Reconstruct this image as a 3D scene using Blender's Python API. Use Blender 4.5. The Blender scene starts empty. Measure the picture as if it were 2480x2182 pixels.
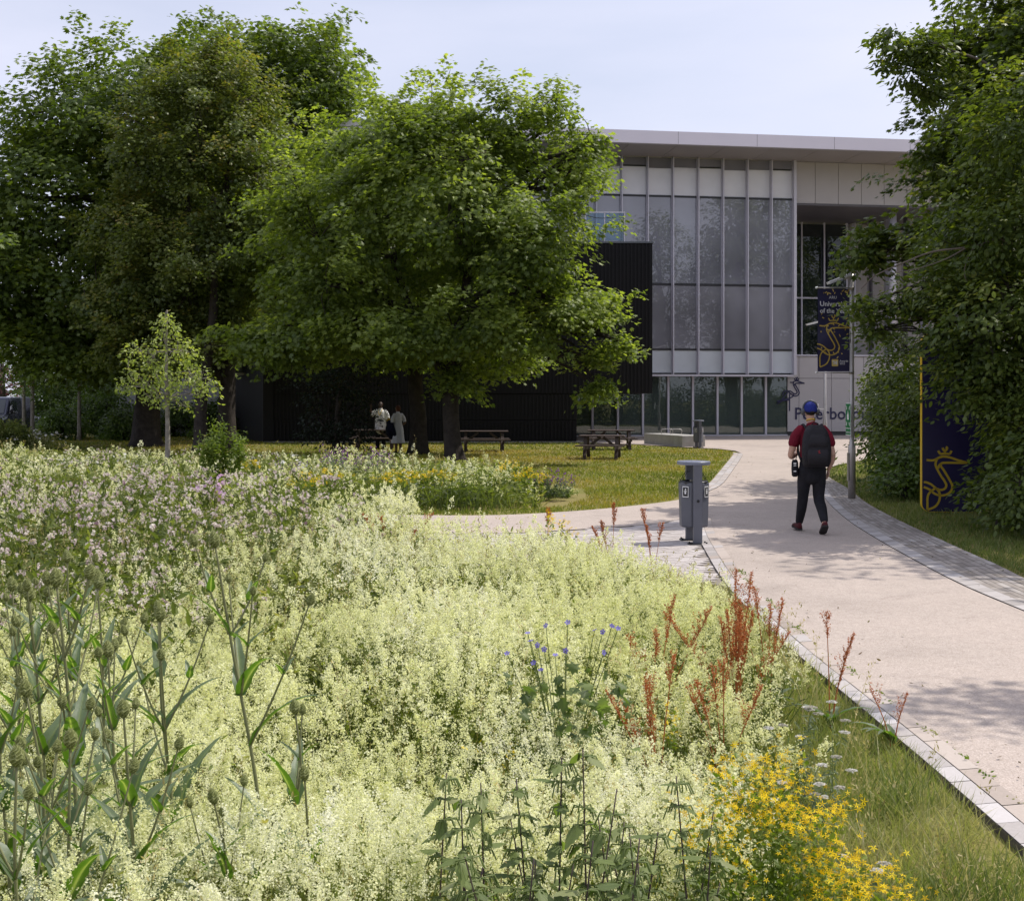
import bpy, bmesh, math
import numpy as np
from mathutils import Vector, Matrix, geometry

R = math.radians
rng = np.random.default_rng(11)
scene = bpy.context.scene
COL = scene.collection

# ---- world frame: camera stands at the origin, eye 1.86 m up, looking along +Y.
# at()/gp() only turn measured photo coordinates into real positions at a chosen depth.
FPX, CX, HY, EH = 2975.0, 1240.0, 968.0, 1.86


def at(px, py, Y):
    return np.array(((px - CX) / FPX * Y, Y, EH + (HY - py) / FPX * Y))


def gp(px, py):
    Y = FPX * EH / (py - HY)
    return ((px - CX) / FPX * Y, Y)


# ------------------------------------------------------------------ mesh tools
class Geo:
    def __init__(s):
        s.V = []; s.F = []; s.n = 0

    def add(s, v, f, mat=0, tint=0.5, smooth=False):
        """v (n,3); f (m,k) ints; tint scalar, per-vertex array"""
        v = np.asarray(v, dtype=np.float64).reshape(-1, 3)
        if not len(v):
            return
        t = np.broadcast_to(np.asarray(tint, dtype=np.float32), (len(v),))
        s.V.append((v, t))
        fs = f if isinstance(f, list) and len(f) and isinstance(f[0], np.ndarray) else [np.asarray(f)]
        for ff in fs:
            if ff.ndim == 1:
                ff = ff[None]
            s.F.append((ff + s.n, mat, smooth))
        s.n += len(v)

    def poly(s, pts, mat=0, tint=0.5):
        s.add(pts, np.arange(len(pts))[None], mat, tint)

    def box(s, x0, x1, y0, y1, z0, z1, mat=0, tint=0.5, M=None):
        v = np.array([[x, y, z] for z in (z0, z1) for y in (y0, y1) for x in (x0, x1)], float)
        if M is not None:
            v = (np.asarray(M)[:3, :3] @ v.T).T + np.asarray(M)[:3, 3]
        f = np.array([[0, 2, 3, 1], [4, 5, 7, 6], [0, 1, 5, 4], [2, 6, 7, 3], [0, 4, 6, 2], [1, 3, 7, 5]])
        s.add(v, f, mat, tint)

    def bar(s, a, b, w, h, mat=0, tint=0.5, up=(0, 0, 1)):
        a = np.asarray(a, float); b = np.asarray(b, float)
        d = b - a; L = np.linalg.norm(d); d /= L
        u = np.asarray(up, float)
        x = np.cross(d, u)
        if np.linalg.norm(x) < 1e-4:
            x = np.cross(d, (1, 0, 0))
        x /= np.linalg.norm(x); z = np.cross(x, d)
        v = [p + x * sx * w / 2 + z * sz * h / 2 for p in (a, b) for sz in (-1, 1) for sx in (-1, 1)]
        f = np.array([[0, 1, 3, 2], [4, 6, 7, 5], [0, 4, 5, 1], [2, 3, 7, 6], [0, 2, 6, 4], [1, 5, 7, 3]])
        s.add(v, f, mat, tint)

    def tube(s, pts, rad, sides=8, mat=0, tint=0.5, caps=True, flat=None, smooth=True):
        """rad: scalar, (n,), or (n,2) elliptical radii (across x-ish, along y-ish)"""
        pts = np.asarray(pts, float); n = len(pts)
        rad = np.asarray(rad, float)
        if rad.ndim == 0:
            rad = np.full((n, 2), float(rad))
        elif rad.ndim == 1:
            rad = np.stack([rad, rad], 1)
        T = np.gradient(pts, axis=0)
        T /= np.linalg.norm(T, axis=1)[:, None] + 1e-12
        ref = np.array((1.0, 0, 0)) if flat is None else np.asarray(flat, float)
        if flat is None and abs(T[0] @ ref) > 0.9:
            ref = np.array((0, 1.0, 0))
        vs = []
        a = np.arange(sides) / sides * 2 * np.pi
        for i in range(n):
            x = ref - T[i] * (ref @ T[i]); x /= np.linalg.norm(x) + 1e-12
            y = np.cross(T[i], x)
            vs.append(pts[i] + np.outer(np.cos(a), x) * rad[i, 0] + np.outer(np.sin(a), y) * rad[i, 1])
            ref = x
        v = np.concatenate(vs)
        i = np.arange(n - 1)[:, None] * sides; k = np.arange(sides)[None]; k2 = (k + 1) % sides
        f = np.stack([i + k, i + k2, i + sides + k2, i + sides + k], -1).reshape(-1, 4)
        fl = [f]
        if caps:
            fl += [np.arange(sides)[::-1][None], (np.arange(sides) + (n - 1) * sides)[None]]
        s.add(v, fl, mat, tint, smooth)

    def lathe(s, prof, c=(0, 0, 0), sides=20, mat=0, tint=0.5, sx=1, sy=1, smooth=True):
        prof = np.asarray(prof, float); n = len(prof)
        a = np.arange(sides) / sides * 2 * np.pi
        v = np.stack([np.outer(prof[:, 0], np.cos(a)) * sx, np.outer(prof[:, 0], np.sin(a)) * sy,
                      np.repeat(prof[:, 1][:, None], sides, 1)], -1).reshape(-1, 3) + np.asarray(c, float)
        i = np.arange(n - 1)[:, None] * sides; k = np.arange(sides)[None]; k2 = (k + 1) % sides
        f = np.stack([i + k, i + k2, i + sides + k2, i + sides + k], -1).reshape(-1, 4)
        s.add(v, [f, np.arange(sides)[::-1][None], (np.arange(sides) + (n - 1) * sides)[None]], mat, tint, smooth)

    def ball(s, c, r, seg=12, rings=8, mat=0, tint=0.5):
        t = np.linspace(0.02, np.pi - 0.02, rings)
        r = np.broadcast_to(np.asarray(r, float), (3,))
        s.lathe(np.stack([np.sin(t), -np.cos(t)], 1), (0, 0, 0), seg, mat, tint)
        v, tt = s.V[-1]
        s.V[-1] = (v * r + np.asarray(c, float), tt)

    def inst(s, tv, tf, P, M, mat=0, tint=0.5, smooth=False):
        """many copies of a template: P (N,3), M (N,3,3) (columns = template axes, scaled)"""
        tv = np.asarray(tv, float); N = len(P)
        if N == 0:
            return
        v = (np.einsum('nij,kj->nki', M, tv) + np.asarray(P)[:, None]).reshape(-1, 3)
        k = len(tv)
        off = (np.arange(N) * k)[:, None, None]
        fl = [(np.asarray(f)[None] + off).reshape(-1, np.asarray(f).shape[1]) for f in tf]
        t = np.repeat(np.broadcast_to(np.asarray(tint, np.float32), (N,)), k)
        s.add(v, fl, mat, t, smooth)

    def mesh(s, name):
        me = bpy.data.meshes.new(name)
        V = np.concatenate([v for v, _ in s.V]).astype(np.float32)
        T = np.concatenate([t for _, t in s.V]).astype(np.float32)
        tot = np.concatenate([np.full(len(f), f.shape[1], np.int32) for f, _, _ in s.F])
        li = np.concatenate([f.ravel() for f, _, _ in s.F]).astype(np.int32)
        mi = np.concatenate([np.full(len(f), m, np.int32) for f, m, _ in s.F])
        sm = np.concatenate([np.full(len(f), bool(q)) for f, _, q in s.F])
        me.vertices.add(len(V)); me.vertices.foreach_set('co', V.ravel())
        me.loops.add(len(li)); me.loops.foreach_set('vertex_index', li)
        me.polygons.add(len(tot))
        st = np.zeros(len(tot), np.int32); st[1:] = np.cumsum(tot)[:-1]
        me.polygons.foreach_set('loop_start', st)
        me.polygons.foreach_set('loop_total', tot)
        me.polygons.foreach_set('material_index', mi)
        me.polygons.foreach_set('use_smooth', sm)
        a = me.attributes.new('tint', 'FLOAT', 'POINT'); a.data.foreach_set('value', T)
        me.update(calc_edges=True)
        return me

    def build(s, name, mats, parent=None, bevel=0.0):
        ob = bpy.data.objects.new(name, s.mesh(name))
        for m in (mats if isinstance(mats, (list, tuple)) else [mats]):
            ob.data.materials.append(m)
        COL.objects.link(ob)
        if parent is not None:
            ob.parent = parent
        if bevel:
            b = ob.modifiers.new('Bevel', 'BEVEL'); b.width = bevel; b.segments = 2; b.limit_method = 'ANGLE'
        return ob


def tag(o, label=None, cat=None, group=None, kind=None):
    if label: o['label'] = label
    if cat: o['category'] = cat
    if group: o['group'] = group
    if kind: o['kind'] = kind
    return o


def thing(name, label, cat, loc=(0, 0, 0), rz=0.0, group=None):
    o = bpy.data.objects.new(name, None); COL.objects.link(o)
    o.empty_display_size = 0.2
    o.location = loc; o.rotation_euler = (0, 0, rz)
    return tag(o, label, cat, group)


def copy_tree(o, parent=None):
    c = o.copy(); COL.objects.link(c)
    if parent is not None:
        c.parent = parent
    for ch in [x for x in COL.objects if x.parent == o]:
        copy_tree(ch, c)
    return c


def cr(pts, n=8, closed=False):
    """Catmull-Rom through points (any dim)"""
    P = np.asarray(pts, float)
    if closed:
        P = np.concatenate([P[-1:], P, P[:2]])
    else:
        P = np.concatenate([2 * P[:1] - P[1:2], P, 2 * P[-1:] - P[-2:-1]])
    out = []
    for i in range(1, len(P) - 2):
        t = np.linspace(0, 1, n, endpoint=False)[:, None]
        a, b, c, d = P[i - 1], P[i], P[i + 1], P[i + 2]
        out.append(0.5 * ((2 * b) + (c - a) * t + (2 * a - 5 * b + 4 * c - d) * t ** 2 + (-a + 3 * b - 3 * c + d) * t ** 3))
    if not closed:
        out.append(P[-2][None])
    return np.concatenate(out)


def unit(v):
    v = np.asarray(v, float)
    return v / (np.linalg.norm(v, axis=-1, keepdims=True) + 1e-12)


def frames(normal, tip):
    """rotation matrices with template Y -> tip (made orthogonal to normal), Z -> normal"""
    z = unit(normal); y = tip - z * np.sum(tip * z, -1, keepdims=True); y = unit(y)
    x = np.cross(y, z)
    return np.stack([x, y, z], -1)


def in_poly(P, poly):
    x, y = P[:, 0], P[:, 1]; poly = np.asarray(poly); c = np.zeros(len(P), bool)
    j = len(poly) - 1
    for i in range(len(poly)):
        xi, yi = poly[i]; xj, yj = poly[j]
        c ^= ((yi > y) != (yj > y)) & (x < (xj - xi) * (y - yi) / (yj - yi + 1e-12) + xi)
        j = i
    return c


def wave(x, y, s=1.0, seed=0):
    """cheap smooth noise in about -1..1"""
    r = np.random.default_rng(seed); o = 0
    for k in range(5):
        a = r.uniform(0, 6.28); f = s * (0.6 + 0.5 * k); ph = r.uniform(0, 6.28)
        o = o + np.sin((x * np.cos(a) + y * np.sin(a)) * f + ph)
    return o / 2.6


# ------------------------------------------------------------------ materials
def new_mat(name):
    m = bpy.data.materials.new(name); m.use_nodes = True
    nt = m.node_tree; nt.nodes.clear()
    out = nt.nodes.new('ShaderNodeOutputMaterial')
    return m, nt, out


def N(nt, t, **kw):
    n = nt.nodes.new(t)
    for k, v in kw.items():
        if hasattr(n, k) and k not in n.inputs:
            setattr(n, k, v)
        else:
            n.inputs[k].default_value = v
    return n


def rgb(c):
    return (c[0], c[1], c[2], 1.0)


def ramp(nt, fac, stops):
    r = nt.nodes.new('ShaderNodeValToRGB')
    e = r.color_ramp.elements
    while len(e) < len(stops):
        e.new(0.5)
    for el, (p, c) in zip(e, stops):
        el.position = p; el.color = rgb(c)
    nt.links.new(fac, r.inputs['Fac'])
    return r.outputs['Color']


def surf(name, c1, c2=None, rough=0.6, scale=6.0, metal=0.0, bump=0.0, bscale=None, spec=0.5, detail=4.0, dirt=0.0):
    """plain painted/stone/cloth surface: noise mottling between two tones and a fine bump"""
    m, nt, out = new_mat(name)
    p = N(nt, 'ShaderNodeBsdfPrincipled', Roughness=rough, Metallic=metal)
    p.inputs['Specular IOR Level'].default_value = spec
    tc = N(nt, 'ShaderNodeTexCoord')
    no = N(nt, 'ShaderNodeTexNoise', Scale=scale, Detail=detail, Roughness=0.6)
    nt.links.new(tc.outputs['Object'], no.inputs['Vector'])
    if c2 is None:
        c2 = tuple(x * 0.82 for x in c1)
    col = ramp(nt, no.outputs['Fac'], [(0.3, c2), (0.7, c1)])
    nt.links.new(col, p.inputs['Base Color'])
    if bump:
        b = N(nt, 'ShaderNodeBump', Strength=bump, Distance=0.02)
        n2 = N(nt, 'ShaderNodeTexNoise', Scale=bscale or scale * 8, Detail=5.0)
        nt.links.new(tc.outputs['Object'], n2.inputs['Vector'])
        nt.links.new(n2.outputs['Fac'], b.inputs['Height']); nt.links.new(b.outputs['Normal'], p.inputs['Normal'])
    nt.links.new(p.outputs['BSDF'], out.inputs['Surface'])
    return m


def leafmat(name, stops, trans=0.35, tcol=None, rough=0.45, spec=0.35):
    """foliage: colour by the per-leaf tint attribute, part of the light passes through"""
    m, nt, out = new_mat(name)
    at_ = N(nt, 'ShaderNodeAttribute', attribute_name='tint')
    col = ramp(nt, at_.outputs['Fac'], stops)
    p = N(nt, 'ShaderNodeBsdfPrincipled', Roughness=rough)
    p.inputs['Specular IOR Level'].default_value = spec
    nt.links.new(col, p.inputs['Base Color'])
    if trans <= 0:
        nt.links.new(p.outputs['BSDF'], out.inputs['Surface'])
        return m
    t = N(nt, 'ShaderNodeBsdfTranslucent')
    mx = N(nt, 'ShaderNodeMix', data_type='RGBA', blend_type='MULTIPLY')
    mx.inputs['Factor'].default_value = 1.0
    nt.links.new(col, mx.inputs[6]); mx.inputs[7].default_value = rgb(tcol or (1.6, 1.9, 0.7))
    nt.links.new(mx.outputs[2], t.inputs['Color'])
    ms = N(nt, 'ShaderNodeMixShader', Fac=trans)
    nt.links.new(p.outputs['BSDF'], ms.inputs[1]); nt.links.new(t.outputs['BSDF'], ms.inputs[2])
    nt.links.new(ms.outputs['Shader'], out.inputs['Surface'])
    return m


def tintmat(name, stops, rough=0.8, spec=0.3, nscale=60.0, namt=0.25, bump=0.0):
    """hard surface whose pieces differ by tint, plus a fine noise"""
    m, nt, out = new_mat(name)
    at_ = N(nt, 'ShaderNodeAttribute', attribute_name='tint')
    tc = N(nt, 'ShaderNodeTexCoord')
    no = N(nt, 'ShaderNodeTexNoise', Scale=nscale, Detail=5.0)
    nt.links.new(tc.outputs['Object'], no.inputs['Vector'])
    ma = N(nt, 'ShaderNodeMath', operation='MULTIPLY_ADD'); ma.inputs[1].default_value = namt; ma.inputs[2].default_value = -namt * 0.5
    nt.links.new(no.outputs['Fac'], ma.inputs[0])
    ad = N(nt, 'ShaderNodeMath', operation='ADD')
    nt.links.new(at_.outputs['Fac'], ad.inputs[0]); nt.links.new(ma.outputs[0], ad.inputs[1])
    col = ramp(nt, ad.outputs[0], stops)
    p = N(nt, 'ShaderNodeBsdfPrincipled', Roughness=rough)
    p.inputs['Specular IOR Level'].default_value = spec
    nt.links.new(col, p.inputs['Base Color'])
    if bump:
        b = N(nt, 'ShaderNodeBump', Strength=bump, Distance=0.01)
        nt.links.new(no.outputs['Fac'], b.inputs['Height']); nt.links.new(b.outputs['Normal'], p.inputs['Normal'])
    nt.links.new(p.outputs['BSDF'], out.inputs['Surface'])
    return m


def plain(name, c, rough=0.6, metal=0.0, spec=0.5):
    return surf(name, c, tuple(x * 0.9 for x in c), rough, 30.0, metal, 0.0, None, spec)


# ------------------------------------------------------------------ camera, sky, sun
cam = bpy.data.cameras.new('camera'); camo = bpy.data.objects.new('camera', cam); COL.objects.link(camo)
camo.location = (0, 0, EH); camo.rotation_euler = (R(90), 0, 0)
cam.sensor_fit = 'HORIZONTAL'; cam.sensor_width = 36.0; cam.lens = 36.0 * FPX / 2480.0
cam.shift_y = -(1091.0 - HY) / 2480.0
cam.clip_end = 3000.0; cam.clip_start = 0.05
scene.camera = camo
cam.dof.use_dof = False

SUN_EL, SUN_AZ = R(57), R(66)          # azimuth from +Y towards +X
world = bpy.data.worlds.new('World'); scene.world = world; world.use_nodes = True
wn = world.node_tree; wn.nodes.clear()
wo = wn.nodes.new('ShaderNodeOutputWorld'); bg = wn.nodes.new('ShaderNodeBackground')
sky = wn.nodes.new('ShaderNodeTexSky'); sky.sky_type = 'NISHITA'; sky.sun_disc = False
sky.sun_elevation = SUN_EL; sky.sun_rotation = SUN_AZ
sky.air_density = 1.0; sky.dust_density = 3.0; sky.ozone_density = 1.6; sky.altitude = 0
# thin high haze: pulls the blue towards a pale lavender white, a little streaky
tcw = wn.nodes.new('ShaderNodeTexCoord'); mpw = wn.nodes.new('ShaderNodeMapping'); mpw.inputs['Scale'].default_value = (1.2, 1.2, 5.0)
nz = wn.nodes.new('ShaderNodeTexNoise'); nz.inputs['Scale'].default_value = 2.2; nz.inputs['Detail'].default_value = 6
wn.links.new(tcw.outputs['Generated'], mpw.inputs['Vector']); wn.links.new(mpw.outputs['Vector'], nz.inputs['Vector'])
rw = wn.nodes.new('ShaderNodeMapRange'); rw.inputs[1].default_value = 0.3; rw.inputs[2].default_value = 0.75; rw.inputs[3].default_value = 0.58; rw.inputs[4].default_value = 0.95
wn.links.new(nz.outputs['Fac'], rw.inputs[0])
mxw = wn.nodes.new('ShaderNodeMix'); mxw.data_type = 'RGBA'
wn.links.new(rw.outputs[0], mxw.inputs['Factor'])
wn.links.new(sky.outputs['Color'], mxw.inputs[6]); mxw.inputs[7].default_value = (5.95, 6.05, 7.25, 1)
wn.links.new(mxw.outputs[2], bg.inputs['Color']); bg.inputs['Strength'].default_value = 0.15
wn.links.new(bg.outputs['Background'], wo.inputs['Surface'])

sl = bpy.data.lights.new('sun', 'SUN'); sl.energy = 4.3; sl.angle = R(0.53); sl.color = (1.0, 0.94, 0.85)
so = bpy.data.objects.new('sun', sl); COL.objects.link(so)
sd = Vector((math.sin(SUN_AZ) * math.cos(SUN_EL), math.cos(SUN_AZ) * math.cos(SUN_EL), math.sin(SUN_EL)))
so.rotation_euler = sd.to_track_quat('Z', 'Y').to_euler(); so.location = (20, 20, 40)
scene.view_settings.view_transform = 'Standard'; scene.view_settings.look = 'None'; scene.view_settings.exposure = 0.0
cy = scene.cycles
cy.use_denoising = True; cy.max_bounces = 6; cy.diffuse_bounces = 3; cy.glossy_bounces = 3; cy.transmission_bounces = 4; cy.transparent_max_bounces = 8
cy.sample_clamp_indirect = 6.0
# ------------------------------------------------------------------ ground, paths
def ground_mat():
    m, nt, out = new_mat('lawn_soil')
    tc = N(nt, 'ShaderNodeTexCoord')
    n1 = N(nt, 'ShaderNodeTexNoise', Scale=0.35, Detail=5.0, Roughness=0.65)
    n2 = N(nt, 'ShaderNodeTexNoise', Scale=9.0, Detail=6.0, Roughness=0.7)
    n3 = N(nt, 'ShaderNodeTexNoise', Scale=60.0, Detail=3.0)
    for n in (n1, n2, n3):
        nt.links.new(tc.outputs['Object'], n.inputs['Vector'])
    c1 = ramp(nt, n1.outputs['Fac'], [(0.34, (0.12, 0.15, 0.03)), (0.5, (0.22, 0.20, 0.06)), (0.66, (0.30, 0.235, 0.11))])
    c2 = ramp(nt, n2.outputs['Fac'], [(0.35, (0.09, 0.12, 0.025)), (0.65, (0.27, 0.225, 0.10))])
    mx = N(nt, 'ShaderNodeMix', data_type='RGBA'); mx.inputs['Factor'].default_value = 0.4
    nt.links.new(c1, mx.inputs[6]); nt.links.new(c2, mx.inputs[7])
    p = N(nt, 'ShaderNodeBsdfPrincipled', Roughness=0.95); p.inputs['Specular IOR Level'].default_value = 0.1
    nt.links.new(mx.outputs[2], p.inputs['Base Color'])
    b = N(nt, 'ShaderNodeBump', Strength=0.7, Distance=0.03)
    nt.links.new(n3.outputs['Fac'], b.inputs['Height']); nt.links.new(b.outputs['Normal'], p.inputs['Normal'])
    nt.links.new(p.outputs['BSDF'], out.inputs['Surface'])
    return m


def tarmac_mat():
    """resin-bound pinkish gravel: fine mixed stones and broad worn patches"""
    m, nt, out = new_mat('bound_gravel')
    tc = N(nt, 'ShaderNodeTexCoord')
    v = N(nt, 'ShaderNodeTexVoronoi', Scale=130.0); nt.links.new(tc.outputs['Object'], v.inputs['Vector'])
    n1 = N(nt, 'ShaderNodeTexNoise', Scale=0.55, Detail=6.0, Roughness=0.6); nt.links.new(tc.outputs['Object'], n1.inputs['Vector'])
    n2 = N(nt, 'ShaderNodeTexNoise', Scale=14.0, Detail=6.0, Roughness=0.75); nt.links.new(tc.outputs['Object'], n2.inputs['Vector'])
    sep = N(nt, 'ShaderNodeSeparateColor'); nt.links.new(v.outputs['Color'], sep.inputs['Color'])
    c1 = ramp(nt, sep.outputs[0], [(0.0, (0.34, 0.295, 0.262)), (0.35, (0.41, 0.36, 0.325)), (0.75, (0.445, 0.395, 0.36)), (1.0, (0.51, 0.46, 0.425))])
    c2 = ramp(nt, n1.outputs['Fac'], [(0.3, (0.82, 0.80, 0.79)), (0.45, (0.97, 0.95, 0.94)), (0.7, (1.08, 1.05, 1.04))])
    c3 = ramp(nt, n2.outputs['Fac'], [(0.3, (0.88, 0.87, 0.86)), (0.7, (1.07, 1.06, 1.05))])
    a = N(nt, 'ShaderNodeMix', data_type='RGBA', blend_type='MULTIPLY'); a.inputs['Factor'].default_value = 1
    nt.links.new(c1, a.inputs[6]); nt.links.new(c2, a.inputs[7])
    b2 = N(nt, 'ShaderNodeMix', data_type='RGBA', blend_type='MULTIPLY'); b2.inputs['Factor'].default_value = 1
    nt.links.new(a.outputs[2], b2.inputs[6]); nt.links.new(c3, b2.inputs[7])
    n4 = N(nt, 'ShaderNodeTexNoise', Scale=1.7, Detail=8.0, Roughness=0.7, Distortion=0.8); nt.links.new(tc.outputs['Object'], n4.inputs['Vector'])
    c4 = ramp(nt, n4.outputs['Fac'], [(0.0, (0.66, 0.64, 0.62)), (0.33, (0.80, 0.78, 0.77)), (0.42, (1, 1, 1)), (1, (1.03, 1.02, 1.0))])
    b3 = N(nt, 'ShaderNodeMix', data_type='RGBA', blend_type='MULTIPLY'); b3.inputs['Factor'].default_value = .75
    nt.links.new(b2.outputs[2], b3.inputs[6]); nt.links.new(c4, b3.inputs[7]); b2 = b3
    p = N(nt, 'ShaderNodeBsdfPrincipled', Roughness=0.85); p.inputs['Specular IOR Level'].default_value = 0.25
    nt.links.new(b2.outputs[2], p.inputs['Base Color'])
    b = N(nt, 'ShaderNodeBump', Strength=0.35, Distance=0.006)
    nt.links.new(v.outputs['Distance'], b.inputs['Height']); nt.links.new(b.outputs['Normal'], p.inputs['Normal'])
    nt.links.new(p.outputs['BSDF'], out.inputs['Surface'])
    return m


M_ground = ground_mat()
M_tarmac = tarmac_mat()
M_joint = surf('paving_joint', (0.14, 0.12, 0.10), (0.06, 0.055, 0.045), 0.95, 40)
M_kerb = tintmat('pale_kerb_block', [(0.0, (0.28, 0.255, 0.24)), (0.5, (0.41, 0.38, 0.37)), (1.0, (0.51, 0.485, 0.485))], 0.75, 0.35, 40, 0.4, 0.15)
M_kerbt = tintmat('tan_kerb_block', [(0.0, (0.28, 0.235, 0.205)), (0.5, (0.40, 0.34, 0.30)), (1.0, (0.48, 0.425, 0.385))], 0.75, 0.35, 40, 0.4, 0.15)
M_pave = tintmat('grey_paving_block', [(0.0, (0.20, 0.175, 0.155)), (0.5, (0.32, 0.285, 0.26)), (1.0, (0.43, 0.40, 0.375))], 0.8, 0.3, 25, 0.5, 0.15)
M_edge = plain('steel_edging', (0.10, 0.09, 0.08), 0.7)

g = Geo()
g.poly([(-1500, -1500, 0), (1500, -1500, 0), (1500, 1500, 0), (-1500, 1500, 0)])
tag(g.build('ground', M_ground), kind='structure')

# tarmac of the main path, the branch to the left and the forecourt of the building
Lnear = [(2.31, 0.5), (2.31, 3.0), (2.31, 5.5), (2.30, 7.0), (2.27, 9.3), (2.34, 11.9), (2.58, 14.8), (2.80, 17.0), (3.10, 19.2)]
Ssouth = [(3.10, 19.4), (2.47, 18.7), (2.10, 18.1), (1.0, 17.4), (-.23, 16.87), (-3, 16.8), (-6, 17.4), (-10, 19.2), (-16, 23.0), (-24, 29)]
Snorth = [(-24, 33.0), (-15, 26.2), (-9, 22.2), (-4, 20.1), (-1.5, 19.5), (-.26, 19.5), (.72, 20.0), (1.79, 20.9), (3.0, 22.4), (3.93, 24.5)]
Lfar = [(3.93, 24.5), (4.55, 26.6), (5.65, 31.5), (7.5, 40.0), (7.85, 42.0)]
Rin = [(7.6, 31.0), (6.5, 25.8), (5.75, 22.5), (5.12, 18.8), (4.79, 16.1), (4.57, 13.8), (4.45, 12.2), (4.43, 11.0), (4.46, 9.0), (4.6, 5.0), (4.9, 0.5)]
Rout = [(8.2, 32.0), (7.5, 29.1), (6.9, 25.2), (6.27, 21.7), (5.86, 18.6), (5.52, 15.3), (5.37, 13.6), (5.2, 12.2), (5.15, 11.0), (5.2, 9.0), (5.36, 5.0), (5.7, 0.5)]
cLn, cSs, cSn, cLf, cRi, cRo = (cr(p, 6) for p in (Lnear, Ssouth, Snorth, Lfar, Rin, Rout))
fore = np.array([(8.0, 44.0), (7.75, 45.6), (7.1, 46.8), (5.6, 49.5), (5.2, 50.6), (2.6, 53.2), (2.5, 62.5), (40, 68.0), (40, 47.0), (15.0, 41.5), (10.5, 37.0), (9.2, 34.6)])
loop = np.concatenate([cLn, cSs[1:], cSn, cLf[1:], fore, cRi])
g = Geo()
tri = geometry.tessellate_polygon([[Vector((p[0], p[1], 0)) for p in loop]])
g.add(np.column_stack([loop, np.full(len(loop), 0.030)]), np.array(tri))
tag(g.build('path', M_tarmac), kind='structure')


def strip_rows(edge_a, edge_b, rows, blen, z, mats, name, gap=0.006, z0=0.0, seed=3, mats_of=None):
    """rows of blocks between two edge curves, over a joint-coloured bed, with a real drop at both sides"""
    r = np.random.default_rng(seed)
    a = np.asarray(edge_a); b = np.asarray(edge_b)

    def resample(P, n):
        L = np.concatenate([[0], np.cumsum(np.linalg.norm(np.diff(P, axis=0), axis=1))])
        t = np.linspace(0, L[-1], n)
        return np.column_stack([np.interp(t, L, P[:, k]) for k in range(2)]), L[-1]
    n = 160
    A, la = resample(a, n); B, lb = resample(b, n)
    g = Geo()
    bed = np.concatenate([np.column_stack([A, np.full(n, z - 0.005)]), np.column_stack([B, np.full(n, z - 0.005)]),
                          np.column_stack([A, np.full(n, z0 - 0.02)]), np.column_stack([B, np.full(n, z0 - 0.02)])])
    i = np.arange(n - 1)
    f = np.concatenate([np.stack([i, i + 1, i + 1 + n, i + n], 1), np.stack([i + 2 * n, i + 1 + 2 * n, i + 1, i], 1), np.stack([i + n, i + 1 + n, i + 1 + 3 * n, i + 3 * n], 1)])
    g.add(bed, f, 0)
    nb = int((la + lb) / 2 / blen)
    for k in range(rows):
        off = r.random() * 0.8
        s = (np.arange(nb + 1) + off) / (nb + 1)
        s = np.clip(s + r.uniform(-0.1, 0.1, nb + 1) / nb, 0, 1)
        for j in range(nb):
            t0, t1 = s[j], s[j + 1]
            gl = gap / ((la + lb) / 2) * 0.5
            def P(t, w):
                x = t * (n - 1)
                pa = np.array([np.interp(x, np.arange(n), A[:, c]) for c in range(2)])
                pb = np.array([np.interp(x, np.arange(n), B[:, c]) for c in range(2)])
                return pa + (pb - pa) * w
            wd = np.linalg.norm(P(t0, 1) - P(t0, 0))
            gw = gap / wd / 2
            w0, w1 = k / rows + gw, (k + 1) / rows - gw
            q = [P(t0 + gl, w0), P(t1 - gl, w0), P(t1 - gl, w1), P(t0 + gl, w1)]
            zz = z + r.uniform(-0.0012, 0.0012)
            g.add([(p[0], p[1], zz) for p in q], np.array([[0, 1, 2, 3]]), 1 if mats_of is None else mats_of(k, r), float(np.clip(r.normal(0.5, 0.2), 0, 1)))
    o = g.build(name, mats)
    return tag(o, kind='structure')


# kerb along the flower bed: inner tan row, outer pale row
Lout = cr([(2.075, 0.5), (2.075, 3), (2.08, 5.0), (2.08, 6.3), (2.06, 7.6), (2.04, 9.3), (2.10, 11.9), (2.33, 14.8), (2.55, 17.0), (2.85, 19.0)], 6)
strip_rows(Lout, cLn, 2, 0.27, 0.042, [M_joint, M_kerb, M_kerbt], 'kerb_path', mats_of=lambda k, r: 1 if (k == 0) ^ (r.random() < 0.12) else 2)
# kerb between lawn and path further on
Lfo = cr([(3.70, 24.7), (4.30, 26.8), (5.38, 31.7), (7.22, 40.2), (7.6, 42.2)], 6)
strip_rows(Lfo, cLf, 2, 0.27, 0.042, [M_joint, M_kerb, M_kerbt], 'kerb_path.001', seed=5, mats_of=lambda k, r: 1 if r.random() < 0.7 else 2)
# block paving on the right of the path: one pale edge course, then long grey courses
ed = cRi + (cr(Rout, 6)[np.linspace(0, len(cRo) - 1, len(cRi)).astype(int)] - cRi) * 0.24
strip_rows(cRi, ed, 1, 0.24, 0.040, [M_joint, M_kerb, M_kerbt], 'kerb_path.002', seed=6, mats_of=lambda k, r: 1)
strip_rows(ed, cRo, 7, 0.30, 0.038, [M_joint, M_pave], 'pavement', seed=7, gap=0.008)
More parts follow.
